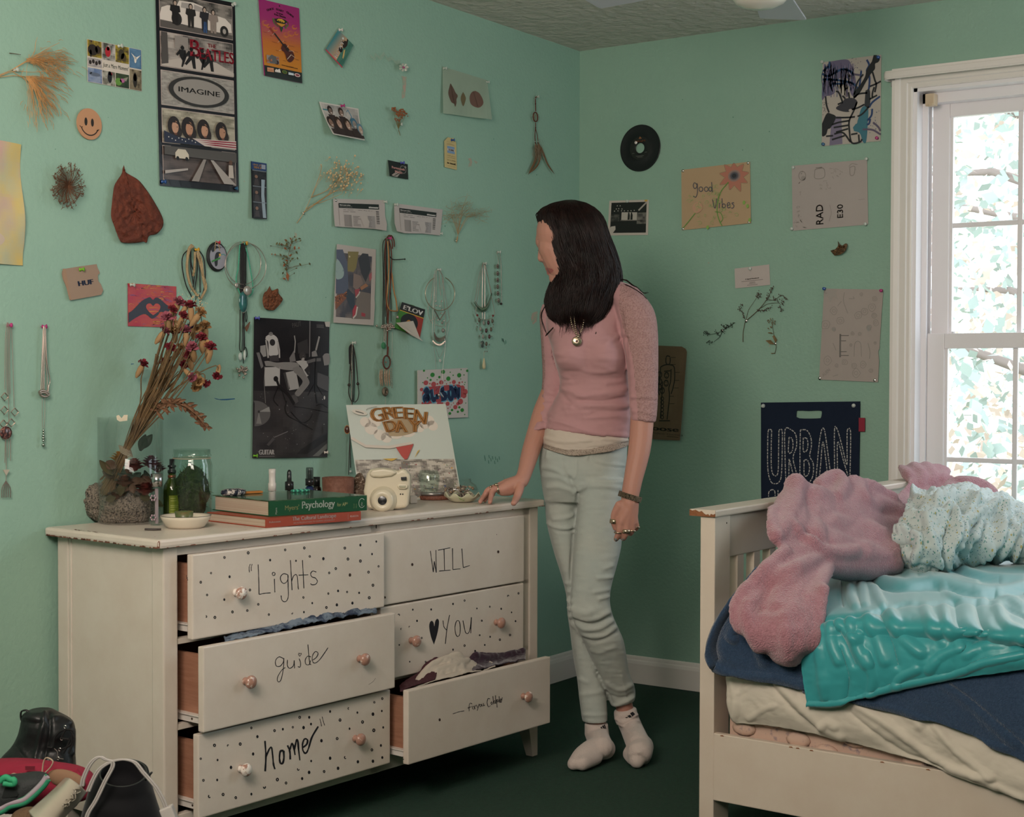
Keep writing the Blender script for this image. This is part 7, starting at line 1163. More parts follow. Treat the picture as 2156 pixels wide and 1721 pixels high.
limb(b,[at(1153,566.5,DH),at(1161,568.5,DH-.016)],[.0075,.006]);limb(b,[at(1156,575,DH),at(1163,574.5,DH-.014)],[.008,.006]);b.ball(at(1167,587,DH),.0155,12);limb(b,[at(1167,586,DH-.006),at(1190,578,DH-.035),at(1215,558,DH-.05)],[.017,.018,.020]);limb(b,[at(1140.5,507,DH),at(1150,506,DH-.030)],[.010,.009])
b.ball(at(1143.5,526,DH-.014),.0105,12)
limb(b,[at(1215,540,4.61),at(1228,610,4.63)],[.055,.060]);limb(b,[at(1230,640,4.62),at(1245,760,4.62),at(1238,850,4.62),at(1232,960,4.64)],[.085,.085,.075,.085]);limb(b,[at(1180,660,4.68),at(1300,645,4.58)],[.035,.04])
limb(b,[at(1345,650,4.53),at(1355,760,4.52),at(1353,860,4.50),at(1347,940,4.48),at(1333,1010,4.465),at(1326,1048,4.46)],[.032,.034,.036,.0345,.0285,.0265])
limb(b,[at(1168,690,4.71),at(1168,790,4.70),at(1142,872,4.645),at(1118,950,4.57),at(1105,995,4.51),at(1098,1013,4.485)],[.028,.028,.032,.0285,.0225,.022])
limb(b,[at(1192,1030,4.66),at(1194,1150,4.66),at(1209,1253,4.66),at(1228,1364,4.675),at(1250,1476,4.66),at(1256,1540,4.655)],[.035,.026,.025,.026,.027,.029]);limb(b,[at(1262,1000,4.61),at(1245,1290,4.55),at(1300,1420,4.64),at(1311,1470,4.69),at(1317,1500,4.71)],[.05,.03,.027,.026,.028])
def finger(pts,r):limb(b,pts,r,10)
TZ=lambda x,y,z=TOPZ+.0075:on(2,z,x,y)
limb(b,[at(1098,1013,4.485),at(1076,1022,4.475),at(1056,1031,4.465)],[.022,.0215,.017]);limb(b,[at(1094,1014,4.50),at(1070,1021,4.50),at(1052,1026,4.49)],[.021,.020,.015]);limb(b,[at(1090,1018,4.49),at(1075,1032,4.475),at(1058,1036,4.465)],[.018,.017,.013])
finger([at(1056,1031,4.462),at(1039,1031,4.452),at(1034,1045,4.45),TZ(1031.5,1058)],[.0105,.0095,.0082,.0070]);finger([at(1052,1027,4.48),at(1030,1031,4.472),at(1020,1044,4.47),TZ(1011,1057)],[.0105,.0095,.0082,.0070])
finger([at(1052,1025,4.50),at(1034,1029,4.50),at(1027,1043,4.50),TZ(1021,1054)],[.010,.009,.008,.0066]);finger([at(1056,1025,4.52),at(1043,1030,4.525),at(1037,1042,4.52),TZ(1032,1052)],[.009,.008,.007,.006]);finger([at(1094,1020,4.475),at(1093,1034,4.45),at(1087,1050,4.43),TZ(1081.5,1060)],[.016,.0135,.0115,.0088])
limb(b,[at(1327,1050,4.46),at(1318,1080,4.455),at(1307,1099,4.45)],[.026,.022,.0135]);limb(b,[at(1330,1052,4.462),at(1330,1082,4.462),at(1337,1100,4.462)],[.023,.021,.0115]);limb(b,[at(1325,1060,4.455),at(1320,1102,4.452)],[.024,.0140]);limb(b,[at(1326,1075,4.456),at(1330,1103,4.456)],[.02,.0125])
finger([at(1306,1098,4.450),at(1304,1118,4.452),at(1299,1132,4.465),at(1297,1136,4.472)],[.0112,.0102,.0090,.0075]);finger([at(1319,1102,4.450),at(1318.5,1120,4.452),at(1314,1132,4.466),at(1312,1135,4.474)],[.0110,.0102,.0090,.0075]);finger([at(1330,1102,4.455),at(1331,1115,4.458),at(1328.5,1123,4.472),at(1327,1125,4.48)],[.0102,.0092,.0082,.007]);finger([at(1338,1099,4.462),at(1341,1108,4.466),at(1339.5,1114,4.478),at(1338,1116,4.486)],[.0090,.0080,.0072,.006]);finger([at(1305,1065,4.455),at(1295,1083,4.46),at(1293,1100,4.466),at(1296,1113,4.472)],[.0155,.0125,.0105,.0085])
body=b.build('body',M_skin,pr);fuse(body,.0035,2,.4)
paint(body,mat('lip_pink','#a5605c',.4),[[(1147,565),(1153,563.5),(1160,566),(1167,569.5),(1160,576),(1153,577.5),(1151,574),(1151,570)]])
b=MB()
for(x,y,z,dx,dy)in((1030.5,1053,4.444,-.2,1),(1013,1052,4.462,-.5,1),(1082,1056,4.420,-.2,1),(1297,1135,4.462,-.2,1),(1312.5,1134,4.463,-.2,1)):b.ball(at(x,y,z),(.0048,.0048,.0062),8)
b.build('fingernails',M_nail,body)
b=MB();b.tube([at(1134,526.5,DH-.004),at(1137,529,DH-.016),at(1142,529.5,DH-.024)],[.0012,.0016,.001],5);b.tube([at(1132.5,527.5,DH-.004),at(1135.5,528.5,DH-.012)],[.0006,.001],4);b.tube([at(1129.5,509,DH-.004),at(1134,504,DH-.020),at(1142,505,DH-.034)],[.0012,.0020,.0014],5);b.build('lashes_and_brow',M_hair,body)
b=MB();loft(b,[(592,1212,1300,4.64,.055),(608,1188,1322,4.63,.07),(640,1160,1332,4.62,.085),(670,1150,1326,4.615,.10),(700,1152,1319,4.61,.108),(730,1161,1318,4.605,.115),(752,1166,1320,4.605,.118),(772,1171,1322,4.605,.112),(795,1178,1323,4.61,.10),(822,1177,1325,4.61,.096),(850,1164,1326,4.615,.098),(872,1155,1327,4.62,.102,.06),(892,1149,1326,4.62,.106,.10),(906,1147,1325,4.62,.110,.11),(913,1147,1324,4.62,.108,.115)],48)
loft(b,[(594,1292,1308,4.58,.03),(606,1284,1340,4.57,.045),(630,1288,1362,4.55,.056),(660,1298,1379,4.54,.058),(700,1307,1385,4.53,.057),(750,1318,1386,4.52,.053),(800,1322,1385.5,4.515,.050),(850,1325,1384.5,4.505,.048),(878,1327,1382,4.50,.047,.05),(888,1326.5,1380,4.498,.047,.10)],32)
loft(b,[(640,1142,1190,4.71,.035),(662,1136,1188,4.71,.045),(690,1137,1190,4.71,.046),(720,1139,1190,4.71,.045),(780,1142,1192,4.70,.044),(812,1141,1187,4.69,.043),(842,1138,1178,4.67,.042),(870,1130,1168,4.65,.041,-.1),(892,1121,1157,4.625,.040,-.2),(906,1114.5,1150,4.61,.039,-.24)],30)
top=b.build('top',mat('pink_jersey','#b58a8c',.85,spec=.2,sheen=.25,bump=(700,.25,.001)),pr);fuse(top,.0048,5,.5)
z5=zc(1000,400,3.441);z6=zc(980,800,3.441)
sculpt_o(top,[([(1188,744),(1192,752)],24,.022),([(1278,742),(1284,752)],30,.020),([(1236,735),(1238,770)],12,-.006)])
sculpt_o(top,[([(1070,1050),(1000,1090),(950,1120)],8,.005),([(1070,1075),(1000,1110)],5,-.005),([(1040,960),(1050,1040),(1090,1080)],6,-.005),([(800,1310),(900,1320),(1020,1310)],6,.004),([(620,1440),(720,1470),(780,1500)],6,.006),([(630,1400),(700,1400)],5,.004),([(620,1470),(690,1550),(730,1570)],5,-.005),([(740,1500),(900,1480),(1100,1440)],6,.006),([(760,1530),(900,1530),(1110,1500)],5,-.005),([(700,1580),(900,1560),(1110,1560)],6,.006),([(850,1620),(980,1600),(1120,1600)],5,-.004),([(800,1660),(960,1650),(1110,1650)],6,.005),([(620,1340),(680,1360)],5,.004),([(950,1400),(1090,1380)],5,.004),([(490,1420),(560,1440),(600,1430)],4,.004),([(480,1490),(560,1500)],4,.004),([(470,1550),(550,1550)],4,.004),([(440,1620),(540,1620)],4,.004),([(430,1660),(520,1670)],4,-.004),([(1120,1505),(1220,1500),(1320,1510)],4,.004),([(1125,1600),(1230,1610),(1315,1635)],4,.004),([(1130,1520),(1320,1530)],3,-.004),([(1060,880),(1075,980),(1100,1180),(1115,1450)],3,-.003)],((26,.003,4,.35),),z5)
sculpt_o(top,[([(580,285),(700,310),(900,375),(1190,412)],3.5,.005),([(590,350),(760,380),(1000,400)],4,.004),([(720,200),(900,160),(1190,90)],6,.004),([(740,240),(950,230),(1190,190)],6,.004),([(800,290),(1000,290),(1190,270)],5,-.003)],(),z6)
M_lace=mat('dusty_lace','#b48f8c',.9,bump=(210,1.0,.006),noise=(210,'#a27c7a',.45,.6));paint(top,M_lace,[[(1306,598),(1335,604),(1362,626),(1384,670),(1390,760),(1388,896),(1345,896),(1341,850),(1334,770),(1322,715),(1312,690),(1303,640)],[(1128,650),(1142,655),(1144,700),(1148,780),(1143,840),(1128,885),(1116,915),(1106,915),(1122,872),(1136,830),(1136,720)]])
yb=lambda x:np.interp(x,[1130,1140,1165,1192,1215,1241,1280,1320,1330],[936,941,950,957,957.5,954.5,949,938,936]);t=np.linspace(0,2*math.pi,72,endpoint=False);G=[]
for k in np.linspace(0,1,12):
 r=[]
 for a_ in t:x=1232+(81+9*min(1,k*1.5))*np.sign(math.cos(a_))*abs(math.cos(a_))**.85;y0=893+.11*(x-1231);y=y0+(yb(x)-y0)*k;r.append(at(x,y,4.625)+CF*(.098+.017*min(1,k*2))*np.sign(math.sin(a_))*abs(math.sin(a_))**.85)
 G.append(r)
b=MB();b.grid(np.array(G),closed_v=True);cm=b.build('camisole',mat('cream_cotton','#c3b5a8',.85,sheen=.2),pr);mod(cm,'SUBSURF',levels=2,render_levels=2);mod(cm,'SOLIDIFY',thickness=.002);apply_mods(cm);sculpt_o(cm,[([(570,420),(700,450),(900,440)],4,.003),([(1000,430),(1180,440)],4,.003),([(560,465),(730,520),(1170,455)],3,-.002)],((20,.002,6,.4),),z6)
paint(cm,mat('cream_lace','#b0a092',.9,bump=(260,1.0,.005),noise=(260,'#85776c',.5,.6)),[[(1136,932),(1165,941),(1192,948),(1241,946),(1300,934),(1326,927),(1326,945),(1241,960),(1192,962),(1136,945)]])
b=MB();loft(b,[(928,1141,1321,4.63,.102),(950,1137,1320,4.63,.108),(975,1135,1319,4.63,.110),(1003,1138,1316,4.63,.110),(1032,1142,1312,4.63,.10),(1056,1147,1308,4.63,.08)],48)
loft(b,[(1010,1141,1226,4.655,.085),(1062,1147,1218,4.66,.080),(1105,1151.5,1214,4.66,.074),(1163,1166,1213,4.66,.066),(1207,1180,1217,4.66,.060),(1253,1192,1226,4.66,.056),(1294,1195,1232,4.66,.056),(1330,1200,1242,4.67,.056),(1364,1204,1252,4.675,.058),(1400,1209.5,1262,4.675,.055),(1430,1215,1270,4.67,.050),(1476,1220,1277,4.66,.045),(1519,1226,1279,4.655,.044)],36)
loft(b,[(1010,1212,1314,4.60,.085),(1062,1214,1310,4.595,.084),(1114,1209.5,1309,4.585,.080),(1150,1207.5,1308,4.575,.075),(1186,1205,1300,4.565,.070),(1227,1203,1289,4.555,.063),(1259,1201,1284,4.55,.058),(1284,1202,1287,4.55,.060),(1303,1206,1293,4.56,.060),(1323,1214,1302,4.57,.060),(1353,1229,1314,4.59,.062),(1399,1248,1321.5,4.63,.058),(1417,1256,1325,4.645,.055),(1443,1270,1334,4.67,.050,-.12),(1465,1280,1338,4.69,.046,-.22),(1481,1287.5,1336,4.70,.044,-.26)],36)
jn=b.build('jeans',mat('pale_denim','#a9b0aa',.85,spec=.2,sheen=.2,bump=(500,.4,.001),noise=(5,'#b3b5ac',.35,.65)),pr);fuse(jn,.0048,4,.5);z7=zc(1120,1200,3.911)
sculpt_o(jn,[([(815,830),(800,980),(790,1100),(765,1400),(755,1600)],3.5,-.010),([(720,560),(730,640),(770,710),(800,690),(805,580)],2.5,.003),([(760,710),(780,770),(815,830)],4,-.006),([(920,540),(940,590),(1040,615),(1165,625)],2.5,.004),([(925,550),(950,605),(1165,640)],2.5,-.003),([(545,640),(640,650),(700,690)],5,.004),([(560,700),(680,710),(770,760)],5,.004),([(570,660),(760,720)],4,-.003),([(820,800),(900,770),(1020,770),(1150,790)],5,.005),([(840,760),(960,730),(1150,740)],5,.004),([(600,780),(700,780),(800,820)],5,.004),([(585,1035),(640,1075),(720,1080),(790,1070)],4.5,.009),([(585,1060),(700,1095),(790,1085)],3.5,-.008),([(640,1010),(730,1000),(795,970)],4,.005),([(700,1470),(760,1480)],4,.005),([(720,1530),(760,1545)],4,.005),([(730,1590),(770,1600)],4,.006),([(735,1650),(775,1660)],4,.006),([(1000,1370),(1060,1350)],4,.004),([(960,1440),(1060,1430)],4,.005),([(970,1590),(1040,1570)],4,.006),([(930,1540),(1040,1520)],4,.004),([(590,560),(595,520)],3,.004),([(880,570),(885,530)],3,.004)],((18,.0015,3,.3),),z6)
sculpt_o(jn,[([(330,370),(420,410),(530,400),(630,350)],6,.007),([(350,440),(440,490),(560,480),(660,420)],5,.006),([(360,410),(500,450),(640,390)],4,-.006),([(380,510),(480,550),(600,540),(690,470)],5,.005),([(430,570),(540,590),(700,520)],4,-.004),([(340,330),(430,360),(480,350)],8,.006),([(290,250),(310,270)],4,.006),([(285,310),(310,320)],4,.006),([(295,370),(320,390)],4,.006),([(310,430),(360,480)],4,.005),([(430,610),(520,820),(590,960),(650,1090)],3,-.010),([(620,940),(720,990),(830,950)],5,.005),([(650,1040),(740,1060),(840,1020)],4,-.004),([(640,1090),(700,1115),(850,1050)],3,.004),([(410,1195),(520,1200),(620,1190)],3,.004),([(400,1030),(500,1020),(590,1000)],5,.004),([(390,900),(460,930)],5,.004),([(480,660),(560,680),(680,640)],5,.003),([(740,880),(790,1090)],3,.003)],(),z7)
def sock(tubes,rings,pts,bars):
 b=MB()
 for p,r in tubes:limb(b,p,r,16)
 loft(b,rings,28);o=b.build('sock',mat('white_cotton_sock','#c9bab2',.9,sheen=.3,bump=(260,.5,.003)),pr);fuse(o,.0045,4,.5);P=verts(o);P[:,2]=np.maximum(P[:,2],.001);o.data.vertices.foreach_set('co',P.ravel());sculpt_o(o,pts,(),z7)
 b=MB();P=verts(o);XY,dd=pix(P)
 for q in bars:b.poly([at(x,y,dd[np.argsort(np.hypot(*(XY-[x,y]).T)+dd*40)[:1]].mean()-.003)for x,y in z7(*q)])
 b.build('sock_mark',mat('black_knit','#1d1b1f',.9),o)
F=lambda x,y,z:on(2,z,x,y)
sock([([F(1274,1577,.036),F(1250,1580,.040),F(1226,1594,.030),F(1207,1609,.020)],[.033,.036,.031,.019]),([F(1252,1594,.027),F(1226,1608,.022)],[.026,.022]),([at(1257,1550,4.655),F(1268,1573,.05)],[.036,.034])],[(1523,1231,1280,4.655,.040),(1535,1231,1281,4.655,.041),(1550,1231,1283,4.655,.042)],[([(430,1360),(540,1345),(620,1330)],4,.003),([(440,1275),(620,1270)],3,.002)],[[(562,1300),(572,1292),(582,1308),(574,1309)],[(575,1288),(588,1282),(604,1309),(590,1309)],[(590,1280),(600,1274),(613,1312),(607,1310)]])
sock([([F(1352,1572,.040),F(1348,1583,.042),F(1343,1594,.030),F(1341,1601,.022)],[.036,.038,.036,.025]),([F(1328,1588,.024),F(1332,1598,.02)],[.025,.02]),([F(1356,1588,.026),F(1356,1597,.02)],[.026,.02]),([at(1318,1505,4.71),at(1330,1535,4.715),F(1346,1572,.05)],[.035,.036,.038])],[(1494,1292.5,1340,4.71,.038,-.16),(1505,1293,1342,4.71,.039,-.16),(1522,1297,1348,4.71,.040,-.14)],[([(680,1230),(760,1250),(880,1190)],3.5,.007),([(685,1275),(760,1290),(850,1260)],3.5,.006),([(690,1310),(780,1310)],3,.005),([(800,1290),(880,1250)],3,.005),([(760,1350),(860,1330)],4,.004),([(770,1460),(900,1430)],4,.003),([(800,1520),(900,1500)],4,.003),([(680,1250),(870,1215)],3,-.005)],[[(765,1219),(785,1213),(792,1219),(780,1223)],[(785,1205),(808,1195),(822,1214),(800,1219)],[(808,1183),(830,1170),(850,1190),(825,1210)]])
HR=[(424,1186,1214,4.60,.03),(431,1160,1236,4.60,.06),(441,1142,1250,4.60,.080),(455,1136,1262,4.60,.092),(475,1141,1271,4.60,.100),(500,1152,1277,4.60,.104),(530,1158,1287,4.605,.106),(555,1168,1294,4.605,.106),(578,1175,1298,4.60,.106),(600,1166,1299,4.595,.104),(630,1157,1289,4.59,.102),(655,1160,1280,4.58,.094),(672,1168,1268,4.565,.078),(682,1180,1255,4.555,.055)]
b=MB();G=loft(b,HR,64,2.0);hh=b.build('hair',M_hair,pr);nR,nA=G.shape[:2];rr=np.random.RandomState(3);b=MB();C0=G.mean(1)
for k in range(2300):
 a0=rr.uniform(0,1);a_=(a0 if k%4==0 else .5+.5*a0)*nA if k>300 else rr.uniform(.46,.60)*nA
 s0=0 if rr.uniform()<.55 else rr.uniform(.05,.4);s1=rr.uniform(.84,1.04)+.14*hsh(int(a_/2.2),9);m=15;P=[];dr=rr.normal()*2.6;lk=int(a_/2.2)+.5*(k%2);ph=hsh(lk,1)*6.3+rr.normal()*.35;am=.002+.008*hsh(lk,2);off=rr.uniform(.0005,.008)+.006*hsh(lk,3)
 for j in range(m):
  s=s0+(s1-s0)*j/(m-1);i=min(1,s)*(nR-1);aa=a_+dr*s*s+(.6+1.1*hsh(lk,5))*math.sin(s*(6+5*hsh(lk,6))+ph)*min(1,s*1.6);i0=min(int(min(i,nR-1)),nR-2);u=i-i0;ai=aa%nA;j0=int(ai)%nA;w=ai-int(ai);g=lambda q:G[q,j0]*(1-w)+G[q,(j0+1)%nA]*w
  p=g(i0)*(1-u)+g(i0+1)*u;n_=unit(p-(C0[i0]*(1-min(u,1))+C0[i0+1]*min(u,1)));P.append(p-CU*max(0,s-1)*.26+n_*(off*min(1,.3+s*2)+am*min(1,s*1.5)*math.sin(s*13+ph)))
 r=rr.uniform(.0005,.0013);b.tube(P,r*np.interp(np.linspace(0,1,m),[0,.12,.7,1],[.5,1,.9,.15]),4)
for p in([(1303,590,4.57),(1318,590,4.55),(1330,600,4.53),(1342,606,4.51),(1354,617,4.49),(1365,616,4.48)],[(1300,595,4.56),(1325,603,4.52),(1350,618,4.49),(1362,630,4.485)],[(1150,640,4.56),(1140,665,4.57),(1146,690,4.57),(1152,706,4.57)],[(1165,690,4.52),(1152,704,4.53),(1148,708,4.54)],[(1135,445,4.58),(1128,452,4.57),(1130,462,4.565)],[(1255,700,4.5),(1252,708,4.5),(1246,712,4.5)],[(1215,690,4.48),(1222,704,4.48),(1220,710,4.48)]):
 for k in range(5):b.tube(crom([at(x+rr.uniform(-1.5,1.5)*(1 if j else 0),y+rr.uniform(-1,1),d)for j,(x,y,d)in enumerate(p)],16),np.linspace(.0013,.0003,16),4)
b.build('locks',M_hair,hh)
b=MB();c=at(1326.5,1046,4.46);ax=unit(CU*1.0+CR*.30);b.smooth=False;b.lathe([(.0335,-.008),(.036,-.008),(.0362,0),(.036,.008),(.0335,.008)],c,ax,26,sx=1.0,sy=.86,xdir=CR);b.build('bracelet',mat('engraved_pewter','#8d7c66',.4,.8,bump=(420,1.0,.006),noise=(420,'#2c2622',.48,.58)),pr)
MR=mat('ring_silver','#b9a890',.25,.9)
for x,y,d,r,w in((1301.5,1122,4.455,.0110,.0022),(1318,1119,4.451,.0116,.006),(1331,1118,4.460,.0101,.0020),(1340.5,1110,4.468,.0090,.0018),(1293,1098,4.464,.0120,.0065)):b=MB();b.lathe([(r,-w),(r+.0014,-w),(r+.0018,0),(r+.0014,w),(r,w)],at(x,y,d),unit(CU+CR*.1),20);b.build('ring',MR,pr)
b=MB();b.lathe([(.0115,-.004),(.0135,-.004),(.0135,.004),(.0115,.004)],at(1049,1031,4.46),unit(CR*.9-CF*.1+CU*.2),20);b.ball(at(1045,1021,4.455),(.0075,.0075,.005),12);b.build('ring',MR,pr)
b=MB();b.lathe([(.0098,-.002),(.0112,-.002),(.0112,.002),(.0098,.002)],at(1033,1030,4.47),unit(CR+CU*.1),18);b.ball(at(1034,1025,4.466),(.006,.004,.004),10);b.build('ring',MR,pr)
b=MB()
for p in([(1203,655,4.49),(1202,672,4.485),(1206,690,4.482),(1214,708,4.485)],[(1208,655,4.488),(1210,680,4.482),(1215,706,4.485)],[(1232,660,4.49),(1226,690,4.483),(1218,708,4.485)]):
 for q in crom([at(*w)for w in p],14):b.ball(q,.0026,6)
b.lathe([(.004,0),(.0135,0),(.015,.0015),(.0135,.003),(.004,.003)],at(1214.5,719,4.482),-CF,24);b.ball(at(1217,709,4.478),.004,8);b.build('necklace',MR,pr)
def PT(x,y):return on(2,TOPZ+.0006,x,y)
def PW(x,d):P=at(x,1000,d);P[2]=TOPZ+.0006;return P
UP=V(0,0,1);G_clear=glass_mat('clear_glass',(.985,.99,.985),.02,.03);G_thick=glass_mat('thick_glass',(.90,.95,.93),.03,.05)
M_blk=mat('black_plastic','#17171a',.3,coat=.3);M_wht=mat('white_plastic','#cfc8c2',.35)
def lab(o,l,c,g=None):return tag(o,l,c,g)
b=MB();b.ball((0,0,0),1,56);P=np.concatenate(b.v);n=fbm(P[:,0]*1.6+7,P[:,1]*1.6+P[:,2]*2.2+3,4);f2=fbm(P[:,0]*7+P[:,2]*5,P[:,1]*7,9);P=P*(.74+.5*n+.14*f2)[:,None];P[:,0]-=.25*P[:,2]*(P[:,0]<0);P[:,2]=np.maximum(P[:,2],-.62)
sc=np.array([.084,.056,.058]);c=PT(246,1098)+UP*.0355;X_=np.stack([CR,np.cross(UP,CR),UP]);b.v=[c+(P*sc)@X_]
lab(b.build('rock',mat('mica_rock','#84776a',.45,spec=.8,bump=(150,1.0,.012),noise=(230,'#2b2523',.50,.58))),'speckled grey mineral rock at the left end of the drawers top','rock')
vc=PW(275,3.87);t0=thing('glass_vase',vc,'tall clear glass cylinder vase holding dried roses behind the rock','vase');b=MB();b.lathe([(.0,.0),(.078,0),(.083,.003),(.083,.272),(.0805,.272),(.0805,.038),(.07,.034),(0,.034)],vc,n=48);b.build('cylinder',G_clear,t0)
b=MB();b.poly([at(x,y,3.784)for x,y in((245,876),(250,874),(256,881),(261,874),(269,874),(268,886),(252,888),(246,884))]);b.build('torn_sticker',mat('torn_sticker','#c9bda8',.8),t0)
def blossom(name,c,r,m,seed,label,cat,grp,rows=5,cup=.9):
 q=np.random.RandomState(seed);b=MB()
 for j in range(rows):
  for k in range(5+2*j):
   a_=k*6.283/(5+2*j)+j*.8+q.uniform(-.2,.2);rr_=r*(.18+.82*j/(rows-1));h_=r*(.55-.75*(j/(rows-1))**1.5)*cup;w=r*(.30+.10*j/rows);e=V(math.cos(a_),math.sin(a_),0);s_=V(-math.sin(a_),math.cos(a_),0);l=r*.5*q.uniform(.8,1.3)
   G=np.array([[c+e*(rr_*(.55+.5*u)+.12*r*u*u*q.uniform(.6,1.4))+s_*w*v*(1-.5*u*u)-e*abs(v)*w*.5+UP*(h_-.25*r+l*u*(1.1-.5*u))for v in(-1,-.5,0,.5,1)]for u in(0,.35,.7,1)]);b.grid(G)
 b.ball(c-UP*r*.25,r*.45,8);return lab(b.build(name,m),label,cat,grp)
Rm=[mat('dried_red_petal','#6b2a22',.75,noise=(60,'#4d1f1b',.4,.6)),mat('dried_purple_petal','#4d2a36',.75),mat('dried_yellow_petal','#a8761f',.75),mat('dried_brown_petal','#5a3222',.75)]
for k,(x,y,d,r,m,lb)in enumerate(((283,978,3.81,.026,0,'rust red dried rose in the glass vase, nearest the tied stems'),(318,972,3.84,.026,1,'purple dried rose at the right of the glass vase'),(306,1028,3.82,.028,0,'dark red dried rose lowest in the glass vase'),(252,962,3.87,.024,2,'yellow dried sunflower at the left of the tied stems'),(333,985,3.88,.020,1,'small dark dried rose at the right edge of the glass vase'),(262,1012,3.82,.024,3,'brown dried rose low in the middle of the glass vase'),(244,1040,3.84,.022,3,'brown dried rose at the bottom left of the glass vase'))):blossom('dried_rose',at(x,y,d),r,Rm[m],k,lb,'dried flower','dried flowers in the glass vase')
rs=np.random.RandomState(31);b=MB()
def leafp(b,p,L,w,ang,m=0,l=.004):e=CR*math.cos(ang)+CU*math.sin(ang);s_=-CR*math.sin(ang)+CU*math.cos(ang);b.grid(np.array([[p+e*L*u+s_*w*v*math.sin(math.pi*(u*.9+.06))-CF*(l*math.sin(u*3)+.004*v*v)for v in(-1,-.4,0,.4,1)]for u in np.linspace(0,1,7)]),mi=m)
for k in range(44):leafp(b,at(rs.uniform(232,322),rs.uniform(1000,1052),rs.uniform(3.82,3.91)),rs.uniform(.025,.045),.010,rs.uniform(0,6.3),k%3)
for p in((300,945),(296,950)):leafp(b,at(*p,3.86),.045,.012,.95+.3*(p[0]<298),2)
leafp(b,at(238,1000,3.8),.05,.010,2.3,1);leafp(b,at(245,985,3.8),.03,.013,2.6,0)
lab(b.build('dried_leaves',[mat('dry_brown_leaf','#4d382a',.85),mat('moss_brown','#3f3a24',.9),mat('dark_green_leaf','#26382f',.7)]),'crumbled brown and green dried leaves filling the glass vase','dried leaves')['kind']='stuff'
t0=thing('dried_bouquet',at(255,1000,3.84),'tall tied bouquet of dried carnations leaning out of the glass vase','bouquet');hd_=[];b=MB()
HP=[(375,640,1),(393,645,0),(402,648,0),(362,655,0),(420,662,2),(352,672,1),(385,668,0),(432,690,2),(405,690,3),(345,700,1),(368,700,0),(392,700,1),(425,715,0),(438,730,2),(358,735,0),(378,735,2),(398,752,0),(352,762,0),(405,735,1),(300,770,0),(347,770,0),(443,735,0),(420,800,2),(432,805,0),(458,788,0),(402,792,1),(388,765,0),(412,812,2),(372,690,2),(388,690,3),(415,690,2),(360,690,2)]
for k,(x,y,c)in enumerate(HP):
 d=3.93+.06*rs.uniform(-1,1);mid=(265+rs.uniform(-7,7),948,3.84);t1=(x*.55+.45*mid[0]+rs.uniform(-6,6),y*.5+474,d*.5+1.92);P=[at(222+rs.uniform(-12,14),1030+rs.uniform(-20,15),3.84),at(*mid),at(*t1),at(x,y,d)]
 if x>410 and y>770 or x<305:P=[P[0],P[1],at((335 if x>400 else 295),850,3.9),at((395 if x>400 else 297),800,d),at(x+(2 if x<305 else-4),y+(10 if x<305 else-18),d),at(x,y,d)]
 b.tube(crom(P,16),np.linspace(.0021,.0014,16),5);hd_.append((at(x,y,d),c))
for k in range(46):b.tube(crom([at(226+rs.uniform(-14,16),1032+rs.uniform(-24,16),3.84),at(265+rs.uniform(-8,8),948,3.84+rs.uniform(-.012,.012)),at(310+rs.uniform(-16,22),850,3.88+rs.uniform(-.02,.02)),at(345+rs.uniform(-18,40),rs.uniform(720,800),3.92)],12),rs.uniform(.001,.0019),5)
b.build('stems',mat('dry_olive_stem','#6d5638',.85,noise=(40,'#57432c',.4,.6)),t0)
def head(col,cal):
 b=MB();q=np.random.RandomState(5)
 b.lathe([(.002,-.030),(.0055,-.022),(.0065,-.008),(.0050,0)],n=8,mi=1)
 for k in range(34):a_=q.uniform(0,6.3);r1=q.uniform(.004,.014);e=V(math.cos(a_),math.sin(a_),0);s_=V(-e[1],e[0],0);z=.004+.010*(1-(r1/.014)**2)+q.uniform(-.002,.003);w=q.uniform(.003,.005);b.grid(np.array([[e*.002+s_*-.001,e*.002+s_*.001],[e*r1*.6-s_*w+UP*z*.7,e*r1*.6+s_*w+UP*(z*.7+.002)],[e*r1-s_*w*.8+UP*z,e*r1+s_*w*.8+UP*(z-.002)]]))
 return b.mesh('flower_head',[col,cal])
cal=mat('tan_calyx','#a3805a',.8);HM=[head(mat(n_,c_,.8),cal)for n_,c_ in(('crimson_petal','#8a2c38'),('pink_petal','#a05564'),('tan_petal','#b58a5c'),('violet_petal','#4a4278'))]
for k,(p,c)in enumerate(hd_):o=bpy.data.objects.new('flower_head',HM[c]);COL.objects.link(o);ax=unit((UP if p[2]>.86 and k<22 else-UP*.6)+CR*rs.uniform(-.1,.9)-CF*rs.uniform(.1,.9));M=frame(p,CR,ax);M[:3,:3]*=rs.uniform(.95,1.3)*(1.12 if k<22 else .95);o.matrix_world=Matrix(M.tolist());put(o,t0)
b=MB()
for k in range(150):x,y=((rs.normal(400,16),rs.normal(637,10)),(rs.normal(372,10),rs.normal(680,10)))[k%2];b.ball(at(x,y,3.92+rs.uniform(-.03,.03)),rs.uniform(.001,.002),5)
b.build('tiny_buds',M_bud,t0);b=MB()
for k in range(7):b.ring(at(265+.6*k-2,944+2.2*k,3.84),unit(CU+CR*.45),.017,.0009,20,5)
b.build('twine',mat('twine','#a89a84',.9),t0);b=MB();b.tube(crom([at(310,880,3.88),at(345,855,3.86),at(375,850,3.84),at(410,870,3.83),at(441,907,3.82)],14),.0016,5)
